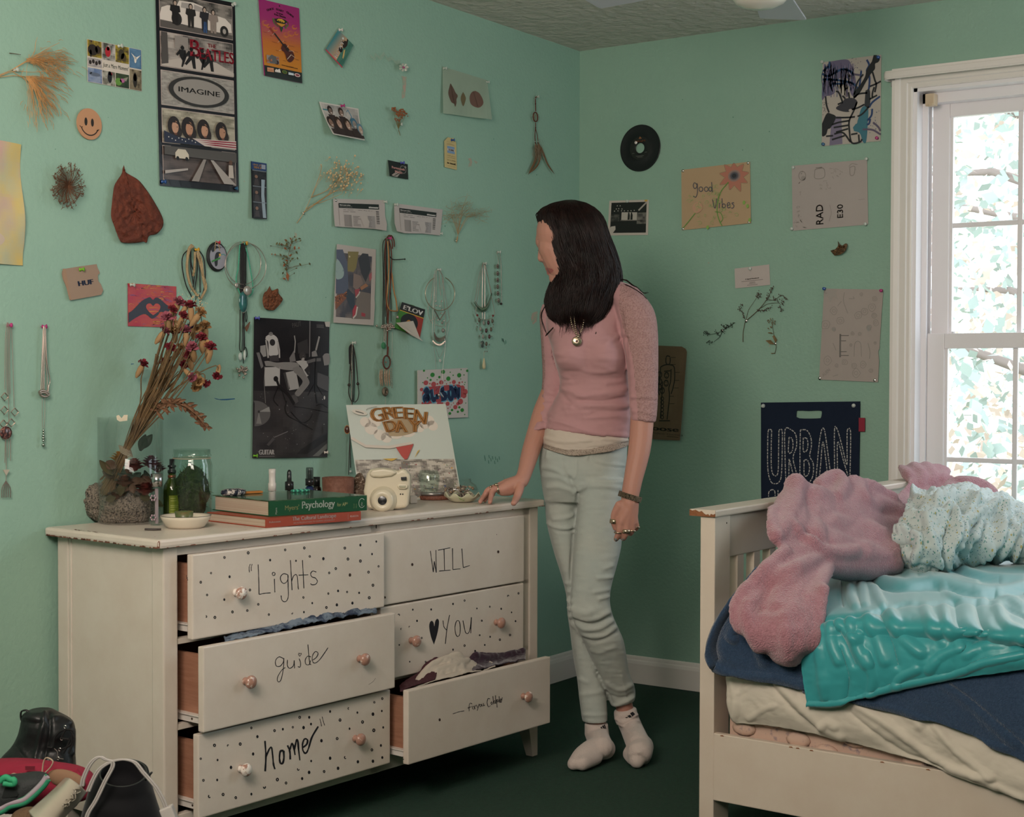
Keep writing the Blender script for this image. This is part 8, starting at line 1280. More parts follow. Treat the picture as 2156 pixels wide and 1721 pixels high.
for k in range(26):u=k/25;q=crom([(330,865),(360,848),(390,852),(415,872),(436,900)],26)[k];leafp(b,at(*q,3.85),.030*(1-.5*u),.0045,-.9+.5*math.sin(k)-.3*u+(1.1 if k%2 else 0));leafp(b,at(q[0]-2,q[1]+2,3.86),.022,.004,2.6+.4*math.sin(k*2))
b.build('curled_frond',mat('curled_brown_frond','#7d5a42',.85,noise=(60,'#5f422f',.4,.6)),t0)
jc=PW(404,3.94);t0=thing('glass_jar',jc,'large wide mouth glass jar packed with moss','jar');b=MB();b.lathe([(0,.002),(.048,.002),(.052,.008),(.053,.145),(.050,.155),(.048,.160),(.048,.166),(.0505,.168),(.0505,.172),(.048,.174),(.048,.186),(.045,.186),(.045,.160),(.0495,.145),(.0495,.008),(0,.006)],jc,n=40);b.build('jar_glass',G_thick,t0);b=MB();b.ring(jc+UP*.163,UP,.0492,.0012,36,6);b.build('twine',mat('twine','#a89a84',.9),t0)
b=MB();b.ball(jc+UP*.076,(.047,.047,.070),28);b.v=[v+(fbm(v[:,0]*60,v[:,1]*60+v[:,2]*55,3)[:,None]-.6)*.022*(v-jc-UP*.07)/.05 for v in b.v]
for k in range(500):d_=rs.normal(size=3);d_/=np.linalg.norm(d_);p=jc+UP*.076+d_*[.040,.040,.064];b.tube([p,p+d_*.004+rs.normal(size=3)*.005],[.0009,.0004],3,mi=1)
lab(b.build('moss',[mat('dark_moss','#1d2616',.95,noise=(120,'#34421f',.45,.65)),mat('light_moss','#46562a',.95)]),'dark green moss inside the wide mouth glass jar','moss')['kind']='stuff'
def bottle(x,d,parts,label,name='bottle',group=None,y=None,cat='bottle'):
 c=PW(x,d)if y is None else PT(x,y);t=thing(name,c,label,cat,group)
 for nm,prof,m,n in parts:q=MB();q.lathe(prof,c,n=n,smooth=n>4,xdir=CR*.8+CF*.6);q.build(nm,m,t)
 return t,c
bt=lambda r,h,s:[(0,0),(r*.95,0),(r,.002),(r,h),(r*.9,h+s*.4),(r*.5,h+s*.9),(r*.42,h+s)]
M_chr=mat('silver_cap','#b9b9bb',.18,1.0);M_amb=mat('amber_glass','#1d130d',.08,coat=.6)
t0,c=bottle(330,3.838,[('bottle_body',[(0,0),(.0165,0),(.0165,.098),(0,.098)],G_thick,4),('cap',[(0,.098),(.0145,.098),(.0145,.131),(0,.131)],M_chr,24)],'slim square clear perfume bottle with a silver cap',y=1106)
q=MB();q.cyl(c+UP*.004,UP,.0045,.090);q.build('roller_tube',mat('pale_pink_perfume','#a08a90',.3),t0);b=MB()
for z in(.020,.070):
 for k in range(6):b.ball(c-CF*.0125+UP*(z+.006*math.sin(k*1.05))+CR*.006*math.cos(k*1.05)-CR*.006,(.003,.001,.003),6)
b.build('flower_motif',mat('faded_pink_print','#b59aa4',.5),t0)
t0,c=bottle(362,3.93,[('bottle_body',bt(.0237,.080,.030)+[(.0098,.124),(0,.124)],mat('olive_glass','#28380c',.08,coat=.6),28),('copper_band',[(.0100,.112),(.0108,.112),(.0108,.119),(.0100,.119)],mat('copper_band','#8a5a42',.35,.6),24),('spray_top',[(0,.124),(.0112,.124),(.0112,.131),(.008,.133),(.008,.139),(.0112,.140),(.0112,.144),(.0066,.146),(.0066,.161),(0,.161)],M_blk,24)],'green glass spray bottle with a black nozzle, beside the moss jar')
a=Art(lambda u,v,l:np.stack([c+(-CF*math.cos(x)+CR*math.sin(x))*(.0240+float(l))+UP*z for x,z in zip((np.asarray(u,float)-.1)*1.1,.066-.055*np.asarray(v,float))]));a.rect(0,0,1,1,'#6d7a1e',8);a.up()
for v,w in((.12,.5),(.24,.6),(.46,.8),(.54,.7),(.66,.5),(.80,.6),(.92,.4)):a.rect(.15,v,.15+w,v+.025,'#a8ad6a',4)
a.build('label',P_SATIN,t0)
bottle(573,4.25,[('bottle_body',bt(.0172,.032,.018)+[(0,.052)],M_amb,24),('pump_cap',[(0,.052),(.0115,.052),(.0115,.074),(.0095,.076),(.0095,.100),(.0100,.102),(.0100,.115),(0,.115)],M_wht,24)],'small dark bottle with a white pump cap behind the books',group='dropper and spray bottles behind the books')
bottle(609,4.28,[('bottle_body',bt(.0175,.032,.018)+[(0,.052)],M_amb,24),('orange_label',[(.0178,.010),(.0178,.032),(.0174,.032)],mat('orange_label','#b06a2a',.5),24),('dropper_cap',[(0,.052),(.0125,.052),(.0125,.076),(.007,.078),(.0066,.098),(.006,.105),(.003,.110),(0,.111)],M_blk,24)],'small amber dropper bottle with a black rubber bulb behind the books',group='dropper and spray bottles behind the books')
bottle(652,4.30,[('bottle_body',bt(.0215,.036,.026)+[(0,.064)],mat('cobalt_glass','#14254d',.08,coat=.7),28),('spray_collar',[(0,.064),(.0125,.064),(.0125,.084),(0,.084)],M_blk,24),('clear_overcap',[(.0105,.084),(.0105,.112),(.0095,.116),(0,.116)],mat('smoky_cap','#3a4442',.12,alpha=.6),24),('nozzle',[(0,.084),(.006,.084),(.006,.108),(0,.108)],M_blk,12),('label',[(.0218,.012),(.0218,.034),(.0214,.034)],mat('tan_label','#b59a72',.6),24)],'cobalt blue spray bottle with a smoky cap behind the books',group='dropper and spray bottles behind the books')
bottle(667,4.40,[('bottle_body',bt(.014,.045,.014)+[(0,.06)],M_amb,20),('cap',[(0,.055),(.010,.055),(.010,.082),(0,.082)],M_blk,20)],'small black capped bottle half hidden behind the blue spray bottle',group='dropper and spray bottles behind the books')
c=PW(712,4.36);b=MB();b.lathe([(0,0),(.040,0),(.044,.004),(.047,.083),(.045,.084),(.042,.082),(.039,.01),(0,.008)],c,n=36);lab(b.build('clay_pot',mat('terracotta','#7d5546',.7,noise=(60,'#6a4436',.4,.6))),'plain brown clay pot behind the green book','pot')
b=MB();b.ball(PW(757,4.42)+UP*.045,(.024,.022,.046),20);b.v=[v+(fbm(v[:,0]*90,v[:,2]*90+v[:,1]*40,2)[:,None]-.5)*.022 for v in b.v];lab(b.build('crystal_chunk',mat('crystal_brown','#5a4636',.4,bump=(160,1,.01),noise=(140,'#a89484',.52,.62))),'rough brown crystal chunk between the clay pot and the white camera','rock')
c=PT(391,1111);b=MB();b.lathe([(0,0),(.044,0),(.050,.006),(.060,.022),(.0630,.030),(.0620,.031),(.057,.022),(.046,.007),(0,.004)],c,n=44);b.ring(c+UP*.0305,UP,.0625,.0009,44,5,mi=1);lab(b.build('enamel_dish',[mat('cream_enamel','#cfc4b2',.22,coat=.4),mat('dark_rim','#4a453f',.4)]),'shallow cream enamel dish with a thin dark rim','dish')
b=MB();b.lathe([(0,.0046),(.0185,.0046),(.0235,.040),(.0215,.040),(.020,.034),(0,.033)],c-CR*.004,n=28);lab(b.build('votive_candle',mat('olive_wax','#6d5c38',.35,sub=.2,noise=(25,'#54603c',.4,.6))),'olive brown votive candle standing in the cream dish','candle')
b=MB();b.box((-.020,-.003,0),(.020,.003,.005),.001);b.box((-.014,-.005,0),(.010,.005,.003),.001);M=np.eye(4);M[:3,0]=unit(V(CR[0],CR[1],0));M[:3,1]=np.cross(UP,M[:3,0]);M[:3,3]=PT(322,1117);lab(b.build('hair_clip',mat('tortoise_clip','#2b211c',.4),M=M),'small dark hair clip lying in front of the perfume bottle','hair clip')
def book(p0,p1,p2,z0,th,cover,pages,name_,label,topcol,draw):
 zz=TOPZ+.0006+z0;a0,a1,a2=(on(2,zz,*p)for p in(p0,p1,p2));e1,e2=a1-a0,a2-a0;t=thing(name_,a0+(e1+e2)/2,label,'book','textbooks on the drawers');u1,u2=unit(e1),unit(e2)
 def bx(b,s0,s1,t0,t1,h0,h1,m=0):b.X=None;P=[a0+e1*s+e2*q+UP*h for s in(s0,s1)for q in(t0,t1)for h in(h0,h1)];b.add(P,[(0,1,3,2),(4,6,7,5),(0,4,5,1),(2,3,7,6),(0,2,6,4),(1,5,7,3)],smooth=False,mi=m)
 b=MB();bx(b,0,1,0,1,0,.0022);bx(b,0,1,0,1,th-.0022,th,1);bx(b,0,1,0,.018,.0022,th-.0022);b.build('cover',[cover,topcol],t)
 b=MB();bx(b,.012,.985,.018,.97,.0022,th-.0022);b.build('pages',pages,t)
 F=sheet(a0+UP*th,a1+UP*th,a1,a0,-u2);a=Art(F,.0003);a.asp=np.linalg.norm(e1)/th;a.k=1;draw(a);a.build('spine_lettering',P_SATIN,t);return a0,e1,e2,zz+th
M_pg=mat('page_edges','#b9ab98',.8,noise=(1,'#a88f7c',.3,.7,(1,1,520)));M_grn=mat('dark_green_cover','#17472c',.35);M_gtop=mat('green_photo_cover','#2f4a36',.2,coat=.4,noise=(22,'#7d8a6a',.5,.75));M_org=mat('rust_orange_cover','#96402c',.4)
d_=.39*3149/(1112-786)
def sp2(a):a.text('Rubenstein',.03,.52,.20,'#b9a8a0',a.asp,w=.115,bold=.0006);a.text('The Cultural Landscape',.265,.46,.42,'#b5a9a6',a.asp,w=.46,bold=.0012);a.text('AN INTRODUCTION TO HUMAN GEOGRAPHY',.275,.80,.15,'#a08f8a',a.asp,w=.44);a.text('PEARSON',.88,.60,.20,'#b9a49c',a.asp,w=.09);a.text('Eleventh Edition',.86,.80,.07,'#b9a49c',a.asp,rot=-1.57)
book((560.6,1112),(760,1095.4),(436,1097.5),0,.0235,M_org,M_pg,'book','rust orange textbook The Cultural Landscape under the green one',M_org,sp2);z1=.0241
def sp1(a):
 a.text('Myers',.075,.88,.12,'#b9bdb4',a.asp,rot=-1.57,w=None,bold=.0006);a.text("Myers'",.155,.66,.30,'#9a9a6a',a.asp,w=.14,bold=.0006);a.text('Psychology',.325,.62,.46,'#c3c8c0',a.asp,w=.335,bold=.0012);a.text('for AP*',.685,.62,.23,'#9a9a6a',a.asp,w=.11);a.text('Second',.865,.80,.07,'#7d8a62',a.asp,rot=-1.57);a.text('Edition',.89,.80,.07,'#7d8a62',a.asp,rot=-1.57)
 a.line([(.945+.032*math.cos(t),.50+.30*math.sin(t))for t in np.linspace(.6,5.6,20)],.004,'#b9bdb4',a.asp);a.text('bfw',.952,.70,.13,'#b9bdb4',a.asp,rot=-1.57,bold=.0006)
A0,E1,E2,ZB=book((567,1088.3),(772.5,1075),(447.5,1074.5),z1,.0405,M_grn,M_pg,'book','thick green Psychology textbook on top of the orange one',M_gtop,sp1)
bp=lambda s,t,h=.0006:A0*[1,1,0]+E1*s+E2*t+UP*(ZB+h);b=MB();b.lathe([(0,0),(.030,0),(.036,.006),(.034,.013),(.024,.017),(0,.018)],bp(.10,.80),n=30,sy=.62,xdir=E1);lab(b.build('trinket_case',mat('patterned_case','#1d2030',.35,noise=(130,'#b5aca4',.50,.55))),'oval black and white patterned case on the green book','case')
b=MB();b.box((-.030,-.010,0),(.030,.010,.006),.003);M=frame(bp(.34,.90),E1,UP);lab(b.build('orange_pouch',mat('orange_suede','#a86a2c',.8),M=M),'flat orange pouch lying on the back of the green book','pouch')
b=MB()
for k in range(22):t=k*.2856;b.ball(bp(.78,.78,.004)+unit(E1)*.024*math.cos(t)+unit(E2)*.013*math.sin(t),(.0042,.0042,.0034),7,mi=k%2)
lab(b.build('bead_bracelet',[M_turq,mat('dark_teal_bead','#1f5a52',.4)]),'turquoise bead bracelet lying on the green book','bracelet')
t0=thing('instant_camera',PT(815,1072),'white instant film camera with a round lens, before the album','camera');zq=zc(720,850,8.196);dc=4.235;M_cam=mat('ivory_camera_plastic','#cfc4ad',.35,coat=.2)
def slab(pts,d0,th,m,name,bev=.006):b=MB();b.prism([at(x,y,d0)for x,y in pts],CF*th);o=b.build(name,m,t0);mod(o,'BEVEL',width=bev,segments=3,limit_method='ANGLE',angle_limit=.9);apply_mods(o);return o
slab([(765,1036),(768,1016),(772,998),(778,989.5),(790,986.5),(806,986),(824,988.5),(838,992),(842,989),(848,988),(855,991),(858,995),(864,1000),(863,1030),(860,1055),(858,1069),(840,1072),(800,1074.5),(773,1071)],dc,.055,M_cam,'camera_body',.010)
slab([(776,1000),(782,990),(806,987),(826,990),(836,996),(824,1003),(800,1006),(784,1005)],dc-.012,.03,M_cam,'flash_cover',.006);lc=at(807,1053,dc)
b=MB();b.lathe([(.040,.004),(.037,-.010),(.034,-.014),(.031,-.030),(.030,-.033),(.0265,-.034),(.025,-.036),(.0165,-.035),(.0125,-.032)],lc,CF,40);b.build('lens_barrel',M_cam,t0);b=MB();b.lathe([(.0125,-.033),(.008,-.034),(0,-.0345)],lc,CF,24);b.build('lens',M_blk,t0)
slab(zq((1015,1270),(1110,1265),(1110,1320),(1020,1322)),dc-.0125,.02,M_blk,'viewfinder',.001);slab(zq((960,1400),(1000,1385),(1100,1385),(1140,1410),(1130,1460),(1090,1480),(985,1478),(950,1440)),dc-.010,.02,M_cam,'flash_window',.004);slab(zq((985,1415),(1100,1415),(1100,1455),(985,1455)),dc-.0125,.02,mat('flash_lens','#a8a48c',.2),'flash_lens',.002)
b=MB()
for x,y in zq((1010,1565),(1048,1565)):b.ball(at(x,y,dc-.001),.0022,8)
b.build('sensor_dots',M_blk,t0)
AC=[at(728.5,853,4.62),at(938,851,4.66),at(973,1052.5,4.60),at(757.5,1054.5,4.56)];AC[2][2]=AC[3][2]=TOPZ+.001
an=unit(np.cross(AC[1]-AC[0],AC[3]-AC[0]));an=an if an@(CAM-AC[0])>0 else-an;a=Art(sheet(*AC,an),.0004);a.asp=1.0;paper(a,'#b9c0b8',4,.004);q=zc(720,850,8.196);Ha=homography([(728.5,853),(938,851),(973,1052.5),(757.5,1054.5)]);h=lambda*p:(lambda w:w[:,:2]/w[:,2:])(np.c_[np.array(q(*p)),np.ones(len(p))]@Ha.T)
photo(a,.01,.58,.99,.99,'#b9b0a4','#6d665e',4,46,26,16,2.2);a.up();rs=np.random.RandomState(3)
for k in range(420):
 u,v=rs.uniform(.02,.97),.60+.38*rs.uniform()**.8;r=rs.uniform(.004,.013);a.pg([(u+r*rs.uniform(-1,1),v+r*rs.uniform(-1,1))for _ in range(4)],['#1f1d22','#b9892f','#8a2a2c','#c9c2b8','#2c3f78','#4d6a3a','#7a3560','#2a2725','#c9c2b8'][rs.randint(9)])
for x,y,r in((400,320,90),(500,430,110),(650,540,100),(760,590,90),(560,300,110),(1330,420,80),(1500,290,90),(1560,380,90),(1420,350,90),(900,430,190),(1100,400,190)):a.ell(*h((x,y))[0],r/1700*1.0,r/1700*1.0,'#cfc4b8',18)
a.up();a.pg(crom(h((700,340),(860,270),(1060,260),(1250,300),(1330,370),(1230,500),(1000,560),(820,560)),30),'#a08a6a');a.up()
for t,x,y,w,sz,ro in(('G',560,340,.125,.145,-.30),('R',760,285,.115,.135,-.20),('E',905,262,.098,.125,-.04),('E',1075,268,.098,.125,.08),('N',1235,310,.115,.135,.28),('D',775,500,.115,.115,-.22),('A',925,498,.11,.125,0),('Y',1150,480,.115,.125,.14)):
 u,v=h((x,y))[0]
 for bo,cc in((.012,'#4a3420'),(.008,'#a8702c')):a.text(t,u,v,sz,cc,1,w=w,rot=ro,bold=bo);a.up()
a.pg(h((920,760),(1230,700),(1150,900),(1120,965),(1070,970),(1010,900)),'#a8382f');a.pg(h((1300,820),(1340,800),(1240,950)),'#c09a3a');a.pg(h((690,960),(960,950),(850,1000)),'#c09a3a');a.line(h((160,600),(400,740),(800,760),(1200,690)),.03,'#c3b8ac');a.line(crom(h((410,120),(460,90),(600,60)),12),.004,'#6d6a64');a.ell(*h((300,160))[0],.075,.028,'#c3bcb0',18,.25);a.line(h((230,140),(370,180)),.010,'#4a4744')
alb=lab(a.build('record_album',P_SATIN),'square album sleeve lettered GREEN DAY leaning behind the white camera','album')
b=MB();b.lathe([(0,.003),(.008,.002),(.0105,0)],at(731,905,4.63),-CF,16,sx=.8,sy=1.2,xdir=CR);lb=b.build('sunglass_lens',mat('brown_lens','#4d322a',.15,coat=.5),None);b=MB();b.ring(at(731,905,4.63),-CF,.0105,.001,20,5,sx=.8,sy=1.2,xdir=CR);fr=b.build('sunglasses',M_gold,None,'sunglasses peeking out behind the left edge of the album','sunglasses');put(lb,fr)
c=PT(915,1051);b=MB();b.lathe([(0,0),(.050,0),(.052,.002),(.052,.010),(.050,.012),(0,.012)],c,n=40);lab(b.build('cork_coaster',mat('glittery_brown_cork','#6b3d30',.6,noise=(300,'#8a5a48',.45,.6))),'round glittery brown coaster behind the white camera','coaster')
c2=c+UP*.0125-CR*.008;t0=thing('glass_tumbler',c2,'clear glass jar with a silver foot standing on the brown coaster','jar');b=MB();b.lathe([(0,0),(.042,0),(.042,.010),(0,.010)],c2,n=36);b.build('silver_foot',mat('brushed_silver','#a39f9c',.3,.8),t0);b=MB();b.lathe([(.034,.010),(.035,.060),(.028,.078),(.026,.078),(.033,.060),(.032,.012)],c2-CR*.01,n=32);b.build('jar_glass',G_thick,t0)
b=MB();b.box((-.011,-.011,0),(.011,.011,.023),.003);lab(b.build('white_block',mat('white_plaster','#c9bfb6',.8),M=frame(PT(869,1060),CR+CF*.4,UP)),'small white block to the right of the camera','block')
c=PT(962,1050);b=MB();b.lathe([(0,.003),(.040,.002),(.060,.016),(.066,.028),(.060,.042),(.045,.052),(.044,.062),(.042,.062),(.043,.052),(.058,.041),(.063,.028),(.057,.018),(0,.006)],c,n=40);lab(b.build('glass_bowl',G_clear),'low round clear glass bowl of shells near the hand','bowl');b=MB();rs=np.random.RandomState(8)
for k in range(120):a_,r=rs.uniform(0,6.3),.050*rs.uniform()**.5;b.ball(c+V(r*math.cos(a_),r*math.sin(a_),.012+rs.uniform(0,.026)),(rs.uniform(.003,.008),rs.uniform(.003,.006),rs.uniform(.002,.005)),6,mi=k%3)
lab(b.build('shells',[mat('tan_shell','#9a8068',.4),mat('cream_shell','#bda890',.4),mat('grey_shell','#7d7068',.3)]),'small tan and grey shells inside the clear glass bowl','shells')['kind']='stuff'
c=PT(973,1057);t=np.linspace(0,6.2832,73)[:-1];b=MB();G=[]
for r,z,amp in((.001,.002,0),(.030,.001,0),(.036,.004,0),(.046,.014,.25),(.054,.022,.8),(.053,.0235,.85),(.044,.015,.3),(.034,.006,0),(.001,.004,0)):G.append(np.stack([c[0]+r*np.cos(t),c[1]+r*np.sin(t),c[2]+z+amp*.007*np.sin(t*8)],-1))
b.grid(np.array(G),closed_v=True);lab(b.build('scalloped_dish',mat('pale_ceramic','#c3bfa4',.25,coat=.4,noise=(30,'#9aae7a',.60,.66))),'small scalloped ceramic dish of silver jewellery beside the fingers','dish');b=MB()
for k in range(46):a_,r=rs.uniform(0,6.3),.030*rs.uniform()**.5;p=c+V(r*math.cos(a_),r*math.sin(a_),.010+rs.uniform(0,.012));b.ring(p,rs.normal(size=3),rs.uniform(.004,.008),.0012,12,4)
lab(b.build('loose_rings',M_silver),'tangle of silver rings and chains in the scalloped dish','jewellery')['kind']='stuff'
def DY(x,y,v):return D3@on(1,v,x,y,D3)
def heap(name,rows,m,label,st,nz=(),th=.003):G=sculpt(patch([[DY(*p)for p in r]for r in rows],50,80),st,zc(780,1050,2.917),nz);return cloth(name,[G],m,label,'clothes',th)
heap('white_shirt',[[(868,1446,-.70),(905,1400,-.675),(940,1384,-.672),(962,1376,-.672),(985,1392,-.672),(1010,1398,-.672),(1040,1398,-.675)],[(870,1450,-.715),(905,1420,-.70),(940,1405,-.695),(965,1400,-.695),(990,1410,-.695),(1015,1412,-.695),(1042,1402,-.70)],[(872,1452,-.73),(910,1438,-.73),(940,1430,-.73),(965,1424,-.73),(990,1418,-.73),(1015,1416,-.73),(1044,1406,-.73)]],mat('cream_shirt','#b5aa9c',.85),'crumpled cream shirt spilling up from the lowest open drawer',[([(300,1120),(380,1020),(480,1000)],6,.006),([(400,1060),(480,1030),(550,1020),(560,1060)],5,.006),([(420,1000),(520,960),(580,1000)],5,.006),([(450,1080),(560,1060)],4,-.004),([(590,1000),(640,1040)],5,.006),([(680,1010),(740,1020)],5,.006)],((14,.003,3,1),))
heap('purple_sweater',[[(985,1392,-.662),(1000,1376,-.662),(1040,1378,-.662),(1075,1374,-.662),(1103,1367,-.662)],[(988,1408,-.68),(1005,1398,-.68),(1042,1396,-.68),(1078,1388,-.68),(1105,1380,-.68)],[(990,1420,-.72),(1010,1412,-.72),(1045,1404,-.72),(1080,1396,-.72),(1106,1392,-.72)]],mat('dark_purple_velvet','#2c1626',.8,sheen=.4),'dark purple velvet top at the back of the lowest open drawer',[([(640,960),(700,980),(760,970)],5,.006),([(850,960),(930,940)],5,.006)],((14,.004,5,1),))
heap('maroon_shirt',[[(842,1446,-.67),(880,1420,-.662),(905,1395,-.662),(922,1386,-.662)],[(842,1452,-.69),(880,1430,-.68),(905,1408,-.68),(925,1400,-.68)],[(843,1458,-.73),(870,1448,-.73),(895,1440,-.73),(915,1434,-.73)]],mat('maroon_cloth','#3f1a22',.85),'maroon shirt at the left of the lowest open drawer',[([(220,1150),(300,1090),(390,990)],5,.005)],((14,.003,7,1),))
G=sculpt(patch([[DY(x,y,-.665)for x,y in((470,1345),(560,1325),(650,1304),(720,1292),(790,1284))],[DY(x,y,-.70)for x,y in((475,1356),(565,1336),(655,1316),(725,1302),(792,1294))]],30,90),[([(680,640),(760,620),(850,610)],5,.006),([(900,605),(960,585),(1010,590)],4,.006),([(1060,580),(1150,560)],4,.006)],z3_ if False else zc(340,1080,2.684),((12,.006,2,1),));cloth('blue_clothes',[G],mat('grey_blue_cloth','#6d7a88',.85,noise=(30,'#28344a',.45,.6)),'grey blue clothes showing above the drawer lettered guide','clothes')
c=DY(500,1150,-.55);b=MB();b.ball(c,(.05,.05,.022),18);lab(b.build('dark_bundle',mat('black_navy_cloth','#171922',.7)),'dark rolled bundle in the drawer lettered Lights','clothes')
def loft_x(b,cols,n=32,p=2.4,**k):
 """cols: (x, y top, y bottom, depth, half depth)"""
 R_=crom(cols,6*len(cols));t=np.linspace(0,2*math.pi,n,endpoint=False);c,s=np.cos(t),np.sin(t);e=2/p;cy,cz=np.sign(c)*np.abs(c)**e,np.sign(s)*np.abs(s)**e
 G=np.array([at(x,(y0+y1)/2,d)+np.outer(cz*(y1-y0)/2*d/FPX,CU)+np.outer(cy*hd,CF)for x,y0,y1,d,hd in R_]);b.grid(G,closed_v=True,**k);b.add(np.concatenate([G[0],G[-1]]),[tuple(range(n)),tuple(range(n,2*n))],**k)
zf=zc(0,1420,5.39);A3=lambda d,*p:[at(x,y,d)for x,y in zf(*p)]
c=at(80,1740,2.95);M=frame(V(c[0],c[1],0),V(CR[0],CR[1],0),UP);b=MB();b.box((-.22,-.24,.20),(.26,.17,.225),.004);o=b.build('shelf_board',mat('dark_shoe_shelf','#2b2622',.6),M=M);t0=thing('shoe_shelf',M[:3,3],'low dark shelf under the heap of shoes at the bottom left','shelf');put(o,t0)
for x in(-.2,.24):b=MB();b.box((x-.012,-.22,0),(x+.012,.15,.20),.003);b.build('leg',mat('dark_shoe_shelf','#2b2622'),t0,M=M)
M_lea=mat('black_leather','#141516',.42,spec=.45,bump=(60,.3,.004));t0=thing('boot',at(90,1600,3.3),'black lace up ankle boot standing against the side of the drawers','boot')
b=MB();loft(b,[(1495,62,106,3.30,.032),(1503,50,120,3.30,.042),(1520,46,150,3.30,.048),(1545,40,157,3.30,.050),(1570,27,157.5,3.30,.052),(1595,4,157,3.29,.055),(1640,-30,160,3.28,.058),(1700,-40,162,3.27,.060)],44);o=b.build('boot_upper',M_lea,t0);fuse(o,.004,3);sculpt_o(o,[([(500,440),(480,600),(400,960)],4,.006),([(570,440),(560,700),(500,960)],4,-.006),([(160,800),(220,880),(280,960)],3,-.004),([(260,540),(400,560),(480,550)],5,-.004),([(600,500),(700,490),(800,560)],5,.006),([(840,640),(820,900)],5,.006)],((30,.003,2,.6),),zf)
b=MB();b.tube(crom(A3(3.285,(330,430),(290,410),(240,430),(240,510),(270,560)),14),.004,6,flat=.5);b.build('pull_loop',M_lea,t0)
for x,y in((740,600),(700,735),(680,857),(660,957)):q=MB();q.ring(at(*zf((x,y))[0],3.245),-CF,.0032,.0010,14,5,sx=.9);q.build('eyelet',M_steel,t0)
b=MB()
for p in(((540,830),(600,830),(620,720),(700,640),(800,630),(830,650)),((800,640),(840,740),(780,900)),((720,900),(770,800),(830,660)),((750,620),(700,720),(780,740)),((690,860),(800,800),(820,700))):b.tube(crom(A3(3.24,*p),16),.0024,5)
b.build('laces',mat('black_lace','#0f0f10',.8),t0);b=MB();b.tube(crom(A3(3.243,(615,845),(650,880),(660,950),(720,965)),12),.0007,4);b.build('stitching',mat('grey_thread','#7d746c',.8),t0)
t0=thing('canvas_sneaker',at(90,1650,3.17),'red canvas sneaker with beige laces in front of the black boot','sneaker');b=MB();loft_x(b,[(-40,1606,1690,3.17,.045),(0,1599,1695,3.17,.048),(56,1599,1695,3.17,.048),(100,1604,1695,3.17,.045),(157,1613,1690,3.17,.042),(186,1626,1682,3.17,.035),(197,1640,1668,3.17,.015)]);o=b.build('canvas_upper',mat('red_canvas','#8a1c34',.85,bump=(420,.4,.001)),t0);fuse(o,.004,3);sculpt_o(o,[([(590,1200),(700,1120),(860,1110)],4,.006),([(860,1110),(900,1160),(900,1210)],4,.006),([(90,1160),(150,1080),(240,1040),(480,1020)],2.5,.003)],(),zf)
b=MB();b.ball(at(140,1642,3.130),(.042,.012,.020),20);b.v=[at(140,1642,3.13)+np.outer((v-at(140,1642,3.13))[:,0],CR*.95-CU*.2)+np.outer((v-at(140,1642,3.13))[:,2],CU)+np.outer((v-at(140,1642,3.13))[:,1],CF)for v in b.v];b.build('insole',mat('tan_insole','#8a6a52',.85),t0);b=MB()
for p in(((90,1170),(150,1130),(200,1150),(160,1180),(230,1130),(270,1150),(210,1200)),((270,1150),(320,1120),(420,1130),(330,1140)),((490,1130),(480,1100),(500,980),(540,950),(600,990),(570,1060),(500,1130))):b.tube(crom(A3(3.115,*p),30),.0028,5,flat=.5)
b.build('laces',mat('beige_lace','#b59f88',.85),t0);b=MB();b.box((0,0,0),(.020,.001,.008));b.build('heel_label',mat('dark_red_tab','#6a1426',.7),t0,M=frame(at(53,1622,3.118),CR,CU))
t0=thing('running_shoe',at(40,1680,3.0),'dark grey running shoe with a green and white sole at the bottom left corner','shoe');b=MB();loft_x(b,[(-50,1645,1715,3.03,.045),(0,1635,1712,3.03,.045),(40,1631,1700,3.03,.044),(72,1627,1680,3.03,.038),(94,1631,1660,3.03,.026),(101,1640,1650,3.03,.008)]);b.build('mesh_upper',mat('charcoal_mesh','#2c2f30',.7,bump=(300,.6,.002)),t0)
sp=[(-300,1640),(0,1530),(100,1470),(260,1430),(370,1350),(480,1240),(535,1160)]
for nm,m,r,dy in(('white_midsole',mat('lilac_white_foam','#a89aa4',.6),.0062,0),('green_outsole',mat('mint_green_rubber','#2f8a66',.5),.0060,34)):b=MB();b.tube(crom(A3(2.992,*[(x+(12 if dy else 0),y+dy)for x,y in sp]),40),r,8);b.build(nm,m,t0)
b=MB();b.tube(crom(A3(2.99,*[(x-10,y-22)for x,y in sp[1:]]),30),.0016,6);b.tube(crom(A3(2.975,(0,1220),(60,1170),(120,1200),(160,1200),(150,1250),(40,1240)),24),.006,7);b.build('green_laces',mat('bright_green_lace','#2f9a6c',.7),t0);b=MB();b.poly(A3(2.984,(50,1290),(150,1290),(210,1350),(190,1390),(20,1410)));b.build('side_patch',mat('dark_patch','#1d2020',.6),t0)
D=lambda r:[at(*q)for q in r]
G=patch([D(r)for r in([(137,1638,3.02),(112,1662,2.98),(86,1686,2.94),(60,1708,2.90)],[(148,1640,2.965),(126,1668,2.925),(100,1696,2.885),(75,1726,2.85)],[(168,1654,2.955),(146,1684,2.915),(122,1712,2.88),(100,1740,2.85)],[(183,1669,2.99),(164,1694,2.95),(146,1712,2.92),(126,1735,2.89)])],30,40)
o=cloth('slide_sandal',[G],mat('cream_rubber','#a8a090',.3,coat=.4),'glossy cream rubber slip on with raised script lettering, between the shoes','sandal',.012);b=MB();n_=normals(G);nu,nv=G.shape[:2]
